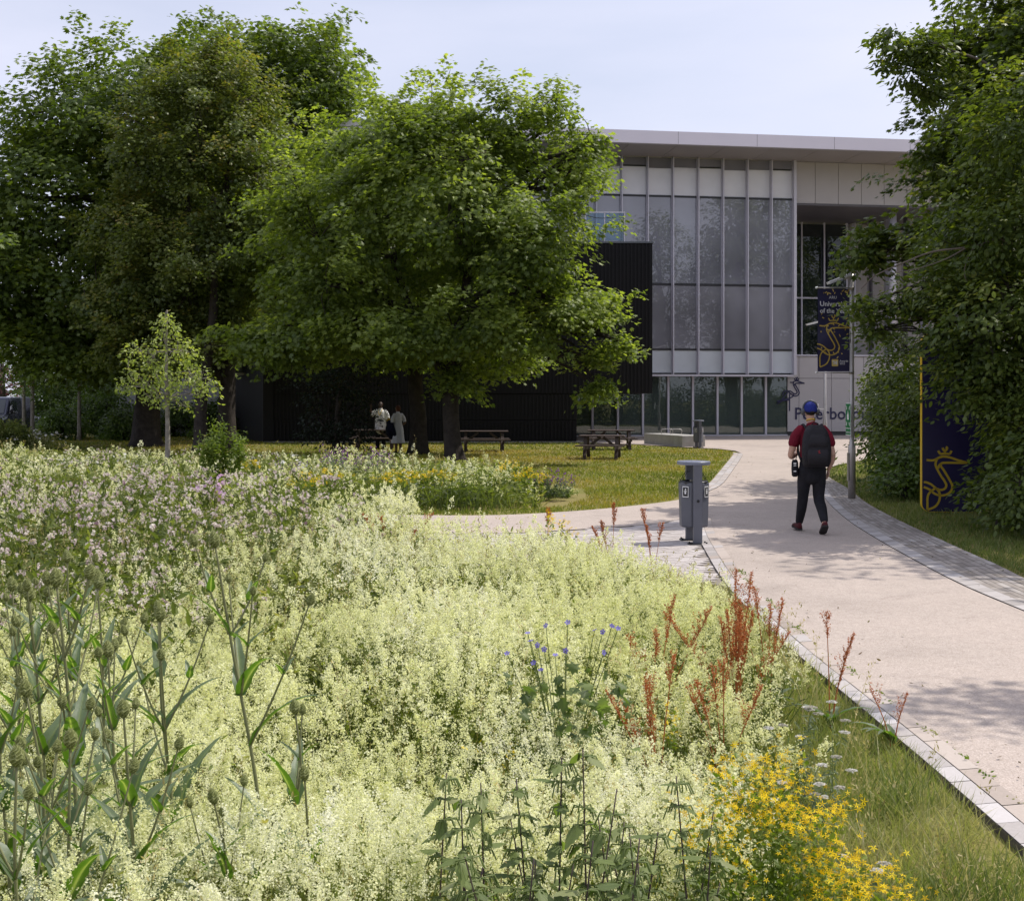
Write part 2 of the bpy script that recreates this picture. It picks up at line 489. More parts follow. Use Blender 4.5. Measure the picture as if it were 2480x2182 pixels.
# block pad around the litter bin
pad = np.concatenate([cSs[(cSs[:, 0] > -1.7)][::-1][:], cr([(3.05, 19.3), (2.62, 17.0), (2.36, 14.8), (2.12, 12.1)], 4)[1:], [(1.6, 12.5), (.5, 12.8), (-.6, 12.8), (-1.2, 14.6), (-1.7, 16.5)]])
padz = geometry.tessellate_polygon([[Vector((p[0], p[1], 0)) for p in pad]])
g = Geo()
g.add(np.column_stack([pad, np.full(len(pad), 0.020)]), np.array(padz), 0)
r_ = np.random.default_rng(9)
ang = R(24); ca, sa = math.cos(ang), math.sin(ang)
bl, bw = 0.24, 0.125
for i in range(-60, 60):
    for j in range(-60, 60):
        u = (i + (0.5 if j % 2 else 0)) * bl; v = j * bw
        c = np.array([[0.6 + (u + du) * ca - (v + dv) * sa, 16.0 + (u + du) * sa + (v + dv) * ca] for du, dv in
                      ((.004, .004), (bl - .004, .004), (bl - .004, bw - .005), (.004, bw - .005))])
        if in_poly(c, pad).sum() >= 3:
            g.add(np.column_stack([c, np.full(4, 0.026 + r_.uniform(-.001, .001))]), np.array([[0, 1, 2, 3]]), 1, float(np.clip(r_.normal(0.6, 0.2), 0, 1)))
tag(g.build('pavement_pad', [surf('pad_joint', (0.26, 0.225, 0.20), (0.17, 0.15, 0.13), 0.95, 40), tintmat('pad_block', [(0.0, (0.30, 0.265, 0.245)), (0.5, (0.41, 0.37, 0.35)), (1.0, (0.50, 0.465, 0.45))], 0.8, 0.3, 30, 0.5, 0.15)]), kind='structure')

# ------------------------------------------------------------------ main building
TH = math.atan(0.155)
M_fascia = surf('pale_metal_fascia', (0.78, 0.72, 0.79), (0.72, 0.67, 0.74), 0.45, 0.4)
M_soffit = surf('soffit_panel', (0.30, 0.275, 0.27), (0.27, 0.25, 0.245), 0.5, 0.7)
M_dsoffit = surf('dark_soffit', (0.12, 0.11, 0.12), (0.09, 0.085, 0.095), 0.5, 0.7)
M_clad = surf('taupe_cladding_panel', (0.48, 0.455, 0.455), (0.44, 0.415, 0.415), 0.5, 0.6, spec=0.3)
M_gap = plain('panel_gap', (0.05, 0.048, 0.05), 0.9)
M_alu = plain('aluminium_mullion', (0.62, 0.60, 0.67), 0.42, 0.15)
M_trans = plain('dark_transom', (0.03, 0.03, 0.035), 0.5)


def glass_mat(name, base, ior=1.75, rough=0.015, scale=0.25, amt=0.35, wob=0.012):
    """mirror-like facade glass over a blind or dim room: real Fresnel reflection, slightly wavy"""
    m, nt, out = new_mat(name)
    p = N(nt, 'ShaderNodeBsdfPrincipled', Roughness=rough, IOR=ior)
    tc = N(nt, 'ShaderNodeTexCoord')
    no = N(nt, 'ShaderNodeTexNoise', Scale=scale, Detail=3.0); nt.links.new(tc.outputs['Object'], no.inputs['Vector'])
    col = ramp(nt, no.outputs['Fac'], [(0.3, tuple(x * (1 - amt) for x in base)), (0.7, tuple(x * (1 + amt) for x in base))])
    nt.links.new(col, p.inputs['Base Color'])
    n2 = N(nt, 'ShaderNodeTexNoise', Scale=0.9, Detail=1.0); nt.links.new(tc.outputs['Object'], n2.inputs['Vector'])
    b = N(nt, 'ShaderNodeBump', Strength=wob, Distance=0.3); nt.links.new(n2.outputs['Fac'], b.inputs['Height'])
    nt.links.new(b.outputs['Normal'], p.inputs['Normal'])
    nt.links.new(p.outputs['BSDF'], out.inputs['Surface'])
    return m


def clear_mat(name, tint, ior=1.6, wob=0.01, fmul=1.0, room_light=0.0):
    """see-through tinted glazing with Fresnel reflection"""
    m, nt, out = new_mat(name)
    fr = N(nt, 'ShaderNodeFresnel', IOR=ior)
    tr = N(nt, 'ShaderNodeBsdfTransparent', Color=rgb(tint))
    gl = N(nt, 'ShaderNodeBsdfGlossy', Roughness=0.01, Color=(0.95, 1, 0.97, 1))
    tc = N(nt, 'ShaderNodeTexCoord')
    n2 = N(nt, 'ShaderNodeTexNoise', Scale=0.9, Detail=1.0); nt.links.new(tc.outputs['Object'], n2.inputs['Vector'])
    b = N(nt, 'ShaderNodeBump', Strength=wob, Distance=0.3); nt.links.new(n2.outputs['Fac'], b.inputs['Height'])
    nt.links.new(b.outputs['Normal'], gl.inputs['Normal'])
    mu = N(nt, 'ShaderNodeMath', operation='MULTIPLY'); mu.inputs[1].default_value = fmul; nt.links.new(fr.outputs[0], mu.inputs[0])
    ms = N(nt, 'ShaderNodeMixShader')
    df = N(nt, 'ShaderNodeBsdfDiffuse', Color=(tint[0] * .36, tint[1] * .36, tint[2] * .36, 1)); m0 = N(nt, 'ShaderNodeMixShader'); m0.inputs[0].default_value = room_light  # even diffuse share brightens the pane, standing in for light from the lobby
    nt.links.new(tr.outputs[0], m0.inputs[1]); nt.links.new(df.outputs[0], m0.inputs[2])
    nt.links.new(mu.outputs[0], ms.inputs[0]); nt.links.new(m0.outputs[0], ms.inputs[1]); nt.links.new(gl.outputs[0], ms.inputs[2])
    nt.links.new(ms.outputs[0], out.inputs['Surface'])
    return m


M_gl_mid = glass_mat('blind_backed_glass', (0.205, 0.21, 0.245), 1.95)
M_gl_low = glass_mat('blind_backed_glass_low', (0.225, 0.225, 0.255), 1.75)
M_gl_dark = glass_mat('recess_glass', (0.018, 0.024, 0.026), 1.6)
M_gl_green = clear_mat('tinted_ground_glass', (0.44, 0.56, 0.52), 1.8, fmul=1.0, room_light=.38)
M_gl_bal = clear_mat('blue_balustrade_glass', (0.55, 0.68, 0.78), 1.6)


def blind_mat(name, c):
    m, nt, out = new_mat(name)
    p = N(nt, 'ShaderNodeBsdfPrincipled', Roughness=0.12, IOR=1.5)
    tc = N(nt, 'ShaderNodeTexCoord')
    no = N(nt, 'ShaderNodeTexNoise', Scale=1.3, Detail=6.0); nt.links.new(tc.outputs['Object'], no.inputs['Vector'])
    col = ramp(nt, no.outputs['Fac'], [(0.3, tuple(x * 0.92 for x in c)), (0.7, c)])
    nt.links.new(col, p.inputs['Base Color']); nt.links.new(p.outputs['BSDF'], out.inputs['Surface'])
    return m


M_blind = blind_mat('white_blind', (0.78, 0.78, 0.82))
M_spandrel = blind_mat('frosted_spandrel', (0.58, 0.62, 0.66))
M_inter = surf('room_wall', (0.26, 0.27, 0.26), (0.16, 0.17, 0.165), 0.9, 0.5)
M_floorin = surf('room_floor', (0.34, 0.34, 0.32), (0.26, 0.26, 0.25), 0.5, 1.0)
M_conc = surf('concrete', (0.40, 0.39, 0.37), (0.30, 0.29, 0.27), 0.85, 3.0, bump=0.2)
M_navy = plain('navy_lettering', (0.022, 0.022, 0.075), 0.5)


def lampmat(name, c, s):
    m, nt, out = new_mat(name)
    e = N(nt, 'ShaderNodeEmission', Color=rgb(c), Strength=s); nt.links.new(e.outputs[0], out.inputs['Surface'])
    return m


M_strip = lampmat('ceiling_light_strip', (1.0, 0.9, 0.6), 2.2)

bld = thing('university_building', 'large grey university building with tall glazed curtain wall and flat overhanging roof', 'building', (0, 60, 0), TH)


def fu(px):
    """facade coordinate u of a photo column"""
    t = (px - CX) / FPX
    return t * 60 / (1 - 0.155 * t) / math.cos(TH)


MUL = [fu(1390 - 59 * (3 - k)) for k in range(3)] + [fu(p) for p in (1442, 1504, 1567, 1628, 1689, 1749, 1808, 1866, 1921)]
U0, U1, U2 = -16.0, MUL[-1], 34.0
ZH, ZT, ZM, ZL, ZS = 13.93, 11.98, 7.60, 4.36, 3.12
# roof
gr = Geo(); gr.box(U0, U2, -3.0, 22, ZH + 0.02, ZH + 0.62); gr.box(6.6, 7.8, 0.2, 1.6, ZH + 0.62, ZH + 0.95)
roof = gr.build('roof', M_fascia, bld)
gs = Geo()
w = 2.35
for k in range(int((U2 - U0) / w)):
    gs.box(U0 + k * w + .012, U0 + (k + 1) * w - .012, -2.97, -0.02, ZH - 0.02, ZH + 0.015)
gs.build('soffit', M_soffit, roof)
for k in range(3, 12):
    u = -12 + k * 3.9
    gj = Geo(); gj.box(u, u + 0.012, -3.004, -3.0, ZH + 0.03, ZH + 0.61); gj.build('fascia_joint', M_gap, roof)
# curtain wall: back frame, fins, transoms and one pane per bay and row
for i in range(len(MUL) - 1):
    a, b = MUL[i] + 0.03, MUL[i + 1] - 0.03
    q = Geo(); q.box(a, b, 0.02, 0.06, ZT + 0.05, ZH - 0.5); q.build('blind_pane', M_blind, bld)
    q = Geo(); q.box(a, b, 0.015, 0.055, ZH - 0.49 + 0.08 * math.sin(i * 2.1), ZH - 0.03); q.build('head_pane', M_gl_low, bld)
    q = Geo(); q.box(a, b, 0.0, 0.05, ZM + 0.06, ZT - 0.05); q.build('upper_pane', M_gl_mid, bld)
    q = Geo(); q.box(a, b, 0.0, 0.05, ZL + 0.05, ZM - 0.06); q.build('lower_pane', M_gl_low, bld)
    q = Geo(); q.box(a, b, 0.01, 0.06, ZS + 0.08, ZL - 0.05); q.build('spandrel_pane', M_spandrel, bld)
    for zz in (ZT, ZM, ZL):
        q = Geo(); q.box(a, b, -0.02, 0.07, zz - 0.05, zz + 0.05); q.build('transom', M_trans, bld)
for i, u in enumerate(MUL):
    q = Geo()
    if i == len(MUL) - 1:
        q.box(u - 0.07, u + 0.07, -0.30, 5.6, ZS - 0.02, ZH - 0.025)
    else:
        q.box(u - 0.028, u + 0.028, -0.26, 0.09, ZS, ZH - 0.025)
        q.box(u - 0.05, u + 0.05, -0.06, 0.03, ZS + 0.01, ZH - 0.03)
    q.build('mullion', M_alu, bld)
q = Geo(); q.box(U0, U1 - 0.07, -0.24, 0.52, ZS - 0.10, ZS - 0.005); q.build('sill', M_alu, bld)
q = Geo(); q.box(U0, U1 - 0.075, 0.2, 0.3, ZS + 0.0, ZH - 0.03); q.build('backing_wall', M_inter, bld)
# soft strip lights seen through the blinds
# ground floor glazing
gp_px = [1380, 1440, 1502, 1563, 1625, 1685, 1745, 1804, 1863]
GU = [fu(p) for p in gp_px] + [fu(1916)]
for i in range(len(GU) - 1):
    q = Geo(); q.box(GU[i] + 0.025, GU[i + 1] - 0.025, 0.56, 0.58, 0.09, ZS - 0.11); q.build('ground_pane', M_gl_green, bld)
for i, u in enumerate(GU[:-1]):
    q = Geo(); q.box(u - 0.05, u + 0.05, 0.44, 0.66, 0.09, ZS - 0.105); q.build('post', M_alu, bld)
q = Geo(); q.box(GU[0] - .1, GU[-1], 0.46, 0.64, 0.02, 0.085); q.build('threshold', M_alu, bld)
# dim lobby behind the glass
gi = Geo()
gi.box(-6, GU[-1] + 3, 0.68, 12, 0.01, 0.05, 1)
gi.box(-6, GU[-1] + 3, 6.5, 6.7, 0.05, ZS + 0.6, 0)
gi.box(-6.2, -6, 0.6, 12.2, 0.05, ZS + 0.6, 0)
gi.box(-6, GU[-1] + 3, 0.68, 12, ZS + 0.3, ZS + 0.4, 0)
gi.box(GU[-1] + 3, GU[-1] + 3.2, 0.7, 12.2, 0.05, ZS + 0.6, 0)
for u in (3.3, 5.2, 8.0, 10.1, 12.7):
    gi.box(u, u + 0.12, 5.5, 5.6, 0.06, ZS + 0.25, 2)
lob = gi.build('lobby', [M_inter, M_floorin, M_trans], bld)
q = Geo(); q.lathe([(0.24, 0.05), (0.24, ZS + 0.25)], (fu(1843), 1.7, 0), 20); q.build('lobby_column', surf('column_plaster', (0.34, 0.33, 0.24), (0.28, 0.27, 0.2), 0.8), bld)
q = Geo(); q.box(fu(1560), fu(1680), 2.0, 2.6, 0.06, 0.75); q.build('reception_desk', surf('desk_laminate', (0.32, 0.34, 0.38), None, 0.5), bld)
# taupe panels: upper band to the right, and the lettered wall below the terrace
def panels(u0, u1, step, y, z0, z1, zsplit=None, first=None):
    q = Geo()
    us = [u0] + list(np.arange(u0 + (first or step), u1, step)) + [u1]
    zs = [z0] + ([zsplit] if zsplit else []) + [z1]
    for a, b in zip(us[:-1], us[1:]):
        for c, d in zip(zs[:-1], zs[1:]):
            q.box(a + .012, b - .012, y, y + 0.04, c + .012, d - .012, 0)
    q.box(u0, u1, y + 0.05, y + 0.3, z0 + 0.002, z1 - 0.002, 1)
    return q
panels(U1 + 0.075, U2, 1.24, 0.0, 11.80, ZH - 0.022, first=1.1).build('upper_cladding', [M_clad, M_gap], bld)
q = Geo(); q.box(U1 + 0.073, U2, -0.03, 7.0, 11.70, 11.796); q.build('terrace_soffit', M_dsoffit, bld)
low = panels(GU[-1], 22.0, 1.75, 0.5, 0.22, 4.08, 2.95, first=0.62).build('lettered_wall', [M_clad, M_gap], bld)
q = Geo(); q.box(GU[-1] + .01, 22, 0.6, 1.0, 0.0, 0.215); q.build('plinth', plain('dark_plinth', (0.06, 0.06, 0.065)), bld)
q = Geo(); q.box(U1 + 0.075, 22, 0.42, 6.0, 4.09, 4.16); q.build('terrace_floor', M_alu, bld)
# recessed glazing behind the terrace
ru = [U1 + 0.08 + k * 1.32 for k in range(5)]
for k in range(4):
    for z0, z1, mt in ((4.17, 7.45, M_gl_dark), (7.55, 11.6, M_gl_dark)):
        q = Geo(); q.box(ru[k] + 0.04, ru[k + 1] - 0.04, 5.62, 5.66, z0, z1); q.build('recess_pane', mt, bld)
q = Geo(); q.box(ru[0] + .05, ru[1] - .05, 5.605, 5.615, 5.2, 7.15); q.build('roller_blind', surf('green_grey_blind', (0.13, 0.16, 0.14), (0.1, 0.125, 0.11), 0.7, 3), bld)
for k in range(5):
    q = Geo(); q.box(ru[k] - 0.04, ru[k] + 0.04, 5.55, 5.7, 4.165, 11.69); q.build('recess_mullion', M_alu, bld)
q = Geo(); q.box(ru[0] + 0.045, ru[4] - 0.045, 5.56, 5.69, 7.455, 7.545); q.build('recess_transom', M_alu, bld)
q = Geo(); q.box(ru[4] + .05, U2, 5.95, 20, 0.0, 11.69); q.build('rear_wall', M_clad, bld)
# right flank of the recess: cladding bays and fins coming forward
q = Geo()
for k in range(8):
    v0 = 5.7 - k * 0.8
    q.box(ru[4] + 0.3 + k * 0.62, ru[4] + 0.3 + (k + 1) * 0.62 - 0.02, v0 - 0.1, v0 + 0.1, 4.17, 11.69 - 0.0, 0)
q.build('flank_cladding', [M_clad], bld)
for k in range(8):
    v0 = 5.7 - k * 0.8
    q = Geo(); q.box(ru[4] + 0.3 + k * 0.62, ru[4] + 0.36 + k * 0.62, v0 - 0.5, v0 - 0.11, 4.17, 11.69); q.build('flank_fin', M_dsoffit if k % 2 else M_alu, bld)
q = Geo(); q.lathe([(0.2, 4.165), (0.2, 11.69)], (fu(2188), 1.2, 0), 16); q.build('terrace_column', M_alu, bld)


def stroke(g, pts, w, M3, mat=0, z=0.0, n=8, tint=0.5):
    """flat ribbon along a smooth 2-D line; M3 maps (x, y, z) of the drawing to 3-D"""
    P = cr(pts, n)
    T = np.gradient(P, axis=0); T /= np.linalg.norm(T, axis=1)[:, None] + 1e-9
    Nn = np.column_stack([-T[:, 1], T[:, 0]])
    a = P + Nn * w / 2; b = P - Nn * w / 2
    k = len(P)
    v = np.concatenate([np.column_stack([a, np.full(k, z)]), np.column_stack([b, np.full(k, z)])])
    i = np.arange(k - 1)
    g.add(M3(v), np.stack([i, i + 1, i + 1 + k, i + k], 1), mat, tint)


# heron emblem, drawn once in a unit where the head-to-foot height is about 1 (x right, y up)
def hz(pts):
    return [((x - 487) / 400.0, (1465 - y) / 400.0) for x, y in pts]
HERON = [hz([(487, 1110), (530, 1112), (558, 1100), (580, 1089), (610, 1084), (650, 1091), (700, 1109), (765, 1128)]),
         hz([(765, 1128), (700, 1128), (620, 1128), (592, 1132), (572, 1150), (566, 1170)]),
         hz([(560, 1099), (549, 1130), (553, 1160), (580, 1212), (612, 1262), (622, 1290), (610, 1313), (585, 1321), (555, 1312), (520, 1284), (490, 1270), (468, 1267)]),
         hz([(588, 1134), (585, 1152), (605, 1182), (640, 1242), (662, 1290), (655, 1325), (630, 1350), (590, 1361), (545, 1350), (505, 1318), (468, 1302)]),
         hz([(493, 1462), (493, 1420), (493, 1385), (503, 1350), (530, 1322), (552, 1309)]),
         hz([(552, 1309), (573, 1338), (578, 1375), (566, 1415), (540, 1444), (493, 1464)])]
CROWN = [hz([(566, 1043), (574, 1056), (581, 1067)]), hz([(581, 1067), (600, 1064), (625, 1064), (645, 1067)]), hz([(645, 1067), (651, 1056), (657, 1042)]),
         hz([(597, 1022), (602, 1036), (612, 1041), (622, 1036), (627, 1022), (618, 1016)]), hz([(612, 1042), (612, 1053), (612, 1062)])]


def text_geo(s, size, M3, name, mat, parent, bold=0.0, extrude=0.0):
    cu = bpy.data.curves.new(name, 'FONT'); cu.body = s; cu.size = size; cu.offset = bold; cu.extrude = extrude; cu.resolution_u = 3
    tmp = bpy.data.objects.new(name + '_tmp', cu); COL.objects.link(tmp)
    bpy.context.view_layer.update()
    me = bpy.data.meshes.new_from_object(tmp.evaluated_get(bpy.context.evaluated_depsgraph_get()))
    bpy.data.objects.remove(tmp)
    v = np.zeros(len(me.vertices) * 3, np.float32); me.vertices.foreach_get('co', v)
    me.vertices.foreach_set('co', M3(v.reshape(-1, 3).astype(float)).astype(np.float32).ravel()); me.update()
    me.name = name
    o = bpy.data.objects.new(name, me); me.materials.clear(); me.materials.append(mat); COL.objects.link(o); o.parent = parent
    return o


# heron and town name on the lettered wall
u_h = fu(1905)
def MW(x0, z0, s, y=0.478):
    return lambda v: np.column_stack([x0 + v[:, 0] * s, np.full(len(v), y) - v[:, 2], z0 + v[:, 1] * s])
g = Geo()
for st in HERON[:4] + CROWN:
    stroke(g, st, 0.055, MW(fu(1922), 1.75, 1.12))
ex = [[(-.02, .42), (-.1, .5), (-.25, .48), (-.36, .3)], [(0.2, .38), (0.1, .22), (-.2, .12), (-.62, .02)], [(-.05, .5), (-.3, .2), (-.6, -.1)], [(-.62, -.1), (-.35, .05), (0.0, .09)], [(.02, .4), (-.02, .3), (-.02, .05), (-.02, -.42)]]
for st in ex:
    stroke(g, st, 0.055, MW(fu(1922), 1.75, 1.12))
g.build('heron_emblem', M_navy, low)
text_geo('Peterborough', 0.86, MW(fu(1932), 0.86, 1.0, 0.474), 'lettering', M_navy, low, bold=0.008)

# ------------------------------------------------------------------ black timber box in front of the left half
def ribs_mat(name, c, freq, axis='X', rough=0.5):
    return surf(name, c, tuple(x * 0.7 for x in c), rough, 2.5)
M_black = surf('black_cladding', (0.0065, 0.0055, 0.0075), (0.0045, 0.004, 0.0055), 0.6, 1.2, spec=0.25)
M_black2 = surf('sheen_grey_cladding', (0.030, 0.029, 0.033), (0.022, 0.021, 0.025), 0.55, 1.2, spec=0.4)
blk = thing('black_pavilion', 'black ribbed timber wing with an overhanging upper storey in front of the glazed wall', 'building wing', (0, 53.2, 0), 0.0)


def ribbed(g, x0, x1, y, z0, z1, pitch=0.16, d=0.05, mat=0):
    g.box(x0, x1, y, y + 0.2, z0, z1, mat)
    n = int((x1 - x0) / pitch)
    for k in range(n):
        a = x0 + k * (x1 - x0) / n
        g.box(a + 0.02, a + pitch * 0.55, y - d, y - 0.0005, z0 + 0.01, z1 - 0.01, mat, (k * 7 % 11) / 11)


XB0, XB1, XB2 = -10.75, 2.82, 6.08
q = Geo(); ribbed(q, XB0, XB2, 0.0, 2.13, 8.62); q.box(XB0, XB2, 0.22, 7.2, 2.13, 8.62); q.build('upper_storey', M_black, blk)
q = Geo(); q.box(XB0 - .05, XB2 + 0.05, -0.06, 7.25, 8.63, 8.70); q.build('parapet_cap', plain('grey_cap', (0.1, 0.11, 0.13), 0.4), blk)
q = Geo(); ribbed(q, XB0, XB1, 0.03, 0.98, 2.11); q.box(XB0, XB1, 0.24, 7.0, 0.98, 2.128); q.build('lower_storey', M_black, blk)
q = Geo(); ribbed(q, XB0 + 0.05, XB1 - 0.03, 0.0, 0.06, 0.96, 0.16, 0.06); q.box(XB0 + .02, XB1 - .01, 0.205, 6.9, 0.06, 0.978); q.build('base_panel', M_black, blk)
q = Geo(); q.box(XB0, XB1 + 0.1, -0.02, 0.3, -0.02, 0.055); q.build('base_kerb', M_conc, blk)
# slanting end wall of ribbed metal, sky sheen put into its lighter grey, with a dark door slot
d = np.array([-2.9, 7.2]); d /= np.linalg.norm(d); nrm = np.array([-d[1], d[0]])
q = Geo()
p0 = np.array([XB0, 0.0])
for k in range(40):
    a = p0 + d * (k * 0.19 + 0.2); b = p0 + d * (k * 0.19 + 0.36)
    o = nrm * (0.03 if k % 2 else 0.0)
    q.add([(a[0] + o[0], a[1] + o[1], 0.05), (b[0] + o[0], b[1] + o[1], 0.05), (b[0] + o[0], b[1] + o[1], 8.6), (a[0] + o[0], a[1] + o[1], 8.6)], np.array([[0, 1, 2, 3]]), 0, 0.5)
e = p0 + d * 8
q.add([(p0[0] - nrm[0] * .05, p0[1] - nrm[1] * .05, 0), (e[0] - nrm[0] * .05, e[1] - nrm[1] * .05, 0), (e[0] - nrm[0] * .05, e[1] - nrm[1] * .05, 8.61), (p0[0] - nrm[0] * .05, p0[1] - nrm[1] * .05, 8.61)], np.array([[0, 1, 2, 3]]))
q.build('end_wall', M_black2, blk)
q = Geo(); q.box(XB0 - 0.02, XB0 + 0.42, -0.08, -0.06, 0.06, 2.6); q.build('door', M_black, blk)
# glass balustrade on the roof of the black wing
bal = thing('balustrade', 'blue tinted glass balustrade with steel rail on top of the black wing', 'railing', (3.2, 53.3, 8.70))
for k in range(2):
    q = Geo(); q.box(0.02 + k * 0.83, 0.80 + k * 0.83, 0.0, 0.015, 0.05, 1.25); q.build('glass_panel', M_gl_bal, bal)
for y, n in ((1.0, 0), (2.2, 0)):
    q = Geo(); q.box(1.66, 1.675, y - 0.9, y + 0.2, 0.05, 1.25); q.build('glass_panel', M_gl_bal, bal)
q = Geo()
q.bar((0.0, 0.01, 1.28), (1.68, 0.01, 1.28), .05, .05); q.bar((1.68, 0.0, 1.28), (1.68, 2.5, 1.28), .05, .05)
q.build('rail', M_alu, bal)
for k, (x, y) in enumerate(((0.0, 0), (.82, 0), (1.68, 0), (1.68, 1.1), (1.68, 2.4))):
    q = Geo(); q.bar((x, y + .02, 0), (x, y + .02, 1.25), .04, .04); q.build('post', M_alu, bal)

# pale rear block seen between the left-hand trunks
pale = thing('pale_rear_building', 'pale grey panelled rear block glimpsed between the tree trunks with a thin downpipe', 'building', (-20.0, 62, 0))
q = Geo()
for k in range(6):
    for z0, z1 in ((0.1, 3.2), (3.22, 6.4), (6.42, 9.6), (9.62, 12.6)):
        q.box(k * 1.4 + .01, (k + 1) * 1.4 - .01, 0, 0.1, z0, z1)
q.box(0, 8.4, 0.12, 3, 0, 12.6)
q.build('wall', surf('pale_panel', (0.50, 0.49, 0.54), (0.44, 0.43, 0.48), 0.5, 0.6), pale)
q = Geo(); q.tube([(6.7, -0.1, 0), (6.7, -0.1, 12.5)], 0.06, 10); q.build('downpipe', M_alu, pale)
# ------------------------------------------------------------------ street furniture
M_bin = surf('grey_powder_coat', (0.105, 0.11, 0.135), (0.09, 0.095, 0.118), 0.45, 5.0, spec=0.5)
M_bind = surf('bin_inside', (0.02, 0.02, 0.022), None, 0.9)
M_white = plain('white_paint', (0.72, 0.72, 0.72), 0.5)
M_steel = surf('brushed_steel', (0.42, 0.40, 0.38), (0.34, 0.32, 0.31), 0.38, 4.0, 0.6)


def litter_bin(loc, rz, label):
    t = thing('litter_bin', label, 'litter bin', loc, rz, 'grey post mounted litter bins')
    q = Geo(); q.box(-.055, .055, -.262, -.200, 0.012, 1.0); q.build('post', M_bin, t, 0.006)
    q = Geo(); q.box(-.055, .055, .200, .262, 0.012, 1.0); q.build('post', M_bin, t, 0.006)
    q = Geo(); q.box(-.12, .12, -.33, -.17, 0.0, 0.012); q.box(-.12, .12, .17, .33, 0.0, 0.012)
    for x in (-.1, .1):
        for y in (-.3, -.2, .2, .3):
            q.lathe([(.012, .012), (.012, .03), (.006, .034)], (x, y, 0), 8)
    q.build('base_plate', M_bind, t)
    # octagonal-ish tub, open at the top, a little wider above
    a = np.array([22.5 + 45 * k for k in range(8)]) * math.pi / 180
    q = Geo()
    def ring(r, z): return np.column_stack([np.cos(a) * r * 1.0, np.sin(a) * r * 0.98, np.full(8, z)])
    prof = [(.170, .20), (.186, .22), (.200, .76), (.196, .775), (.180, .77), (.170, .25)]
    v = np.concatenate([ring(r, z) for r, z in prof])
    i = np.arange(len(prof) - 1)[:, None] * 8; k = np.arange(8)[None]; k2 = (k + 1) % 8
    f = np.stack([i + k, i + k2, i + 8 + k2, i + 8 + k], -1).reshape(-1, 4)
    q.add(v, [f, np.arange(8)[::-1][None], np.arange(8)[None] + 8 * 5])
    tub = q.build('tub', M_bin, t, 0.008)
    q = Geo(); q.lathe([(.182, .75), (.190, .78), (.176, .795), (.165, .77)], (0, 0, 0), 16); q.build('liner_bag', surf('black_bag', (.012, .012, .014), None, .35), tub)
    for s, (ax, ay) in enumerate(((-.17, -.172), (.17, -.172))):
        n = unit(np.array([ax, ay, 0])); tx = np.array([-n[1], n[0], 0])
        c = np.array([n[0] * .1925, n[1] * .1925, .66])
        q = Geo()
        for (w, h, o, m) in ((.045, .07, 0.001, 0), (.036, .058, .003, 1)):
            q.add([c + n * o + tx * x * w + np.array([0, 0, z * h]) for x, z in ((-1, -1), (1, -1), (1, 1), (-1, 1))], np.array([[0, 1, 2, 3]]), m)
        # tidy-person pictogram
        for (x0, x1, z0, z1) in ((-.012, .012, -.03, .02), (-.02, .018, -.002, .012), (-.006, .012, .024, .042)):
            q.add([c + n * .005 + tx * x + np.array([0, 0, z]) for x, z in ((x0, z0), (x1, z0), (x1, z1), (x0, z1))], np.array([[0, 1, 2, 3]]), 0)
        q.build('litter_sticker', [M_white, M_bind], tub)
    for s in (-1, 1):
        for y in (-.05, .05):
            q = Geo(); q.tube([(s * .178, y, .77), (s * .1, y, .90), (s * .06, y, .92)], .004, 6); q.build('hanging_wire', M_bind, t)
    q = Geo(); q.lathe([(.262, 1.0), (.270, 1.010), (.270, 1.038), (.262, 1.044), (.02, 1.05)], (0, 0, 0), 40, sx=.78, smooth=False); q.build('lid', surf('bin_lid_sky_tone', (.16, .175, .23), (.14, .155, .205), .4), t)  # sky brightness is put into the lid's lighter, bluer colour
    q = Geo(); q.lathe([(.018, 0), (.018, .006)], (0, 0, 0), 12)
    v, tt = q.V[0]; q.V[0] = (np.column_stack([v[:, 0], -.2625 - v[:, 2], v[:, 1] + .55]), tt); q.build('lock', M_bind, t)
    return t


bx, by = gp(1680, 1318)
litter_bin((bx, by, .026), R(4), 'grey post mounted litter bin with round lid standing on the path corner paving')
bx, by = gp(1694, 1086)
litter_bin((bx, by + .3, .030), R(8), 'small distant grey litter bin beside the concrete bench block')

M_plank = tintmat('weathered_brown_plank', [(0, (.045, .03, .027)), (.5, (.085, .06, .054)), (1, (.13, .10, .092))], .6, .4, 9, .5, .2)


def picnic_table(loc, rz, label, L=1.5):
    t = thing('picnic_table', label, 'picnic table', loc, rz, 'brown picnic tables on the lawn')
    q = Geo()
    for k in range(5):
        y = -.36 + k * .15; q.box(-L / 2, L / 2, y, y + .14, .70, .74, 0, .3 + .1 * k)
    q.build('tabletop', M_plank, t, .006)
    for s in (-1, 1):
        q = Geo()
        for k in range(2):
            y = s * .70 + (k - .5) * .14 - .065; q.box(-L / 2 - .06, L / 2 + .06, y, y + .13, .41, .45, 0, .4 + .2 * k)
        q.build('seat', M_plank, t, .006)
    for s in (-1, 1):
        x = s * (L / 2 - .22)
        for r in (-1, 1):
            q = Geo(); q.bar((x, r * .28, .69), (x, r * .72, 0.0), .05, .11, 0, .25, up=(1, 0, 0)); q.build('leg', M_plank, t)
        q = Geo(); q.box(x + .03, x + .075, -.84, .84, .32, .405, 0, .3); q.build('cross_beam', M_plank, t)
        q = Geo(); q.bar((x - s * .05, 0, .36), (x - s * .45, 0, .68), .05, .08, 0, .3); q.build('brace', M_plank, t)
    return t


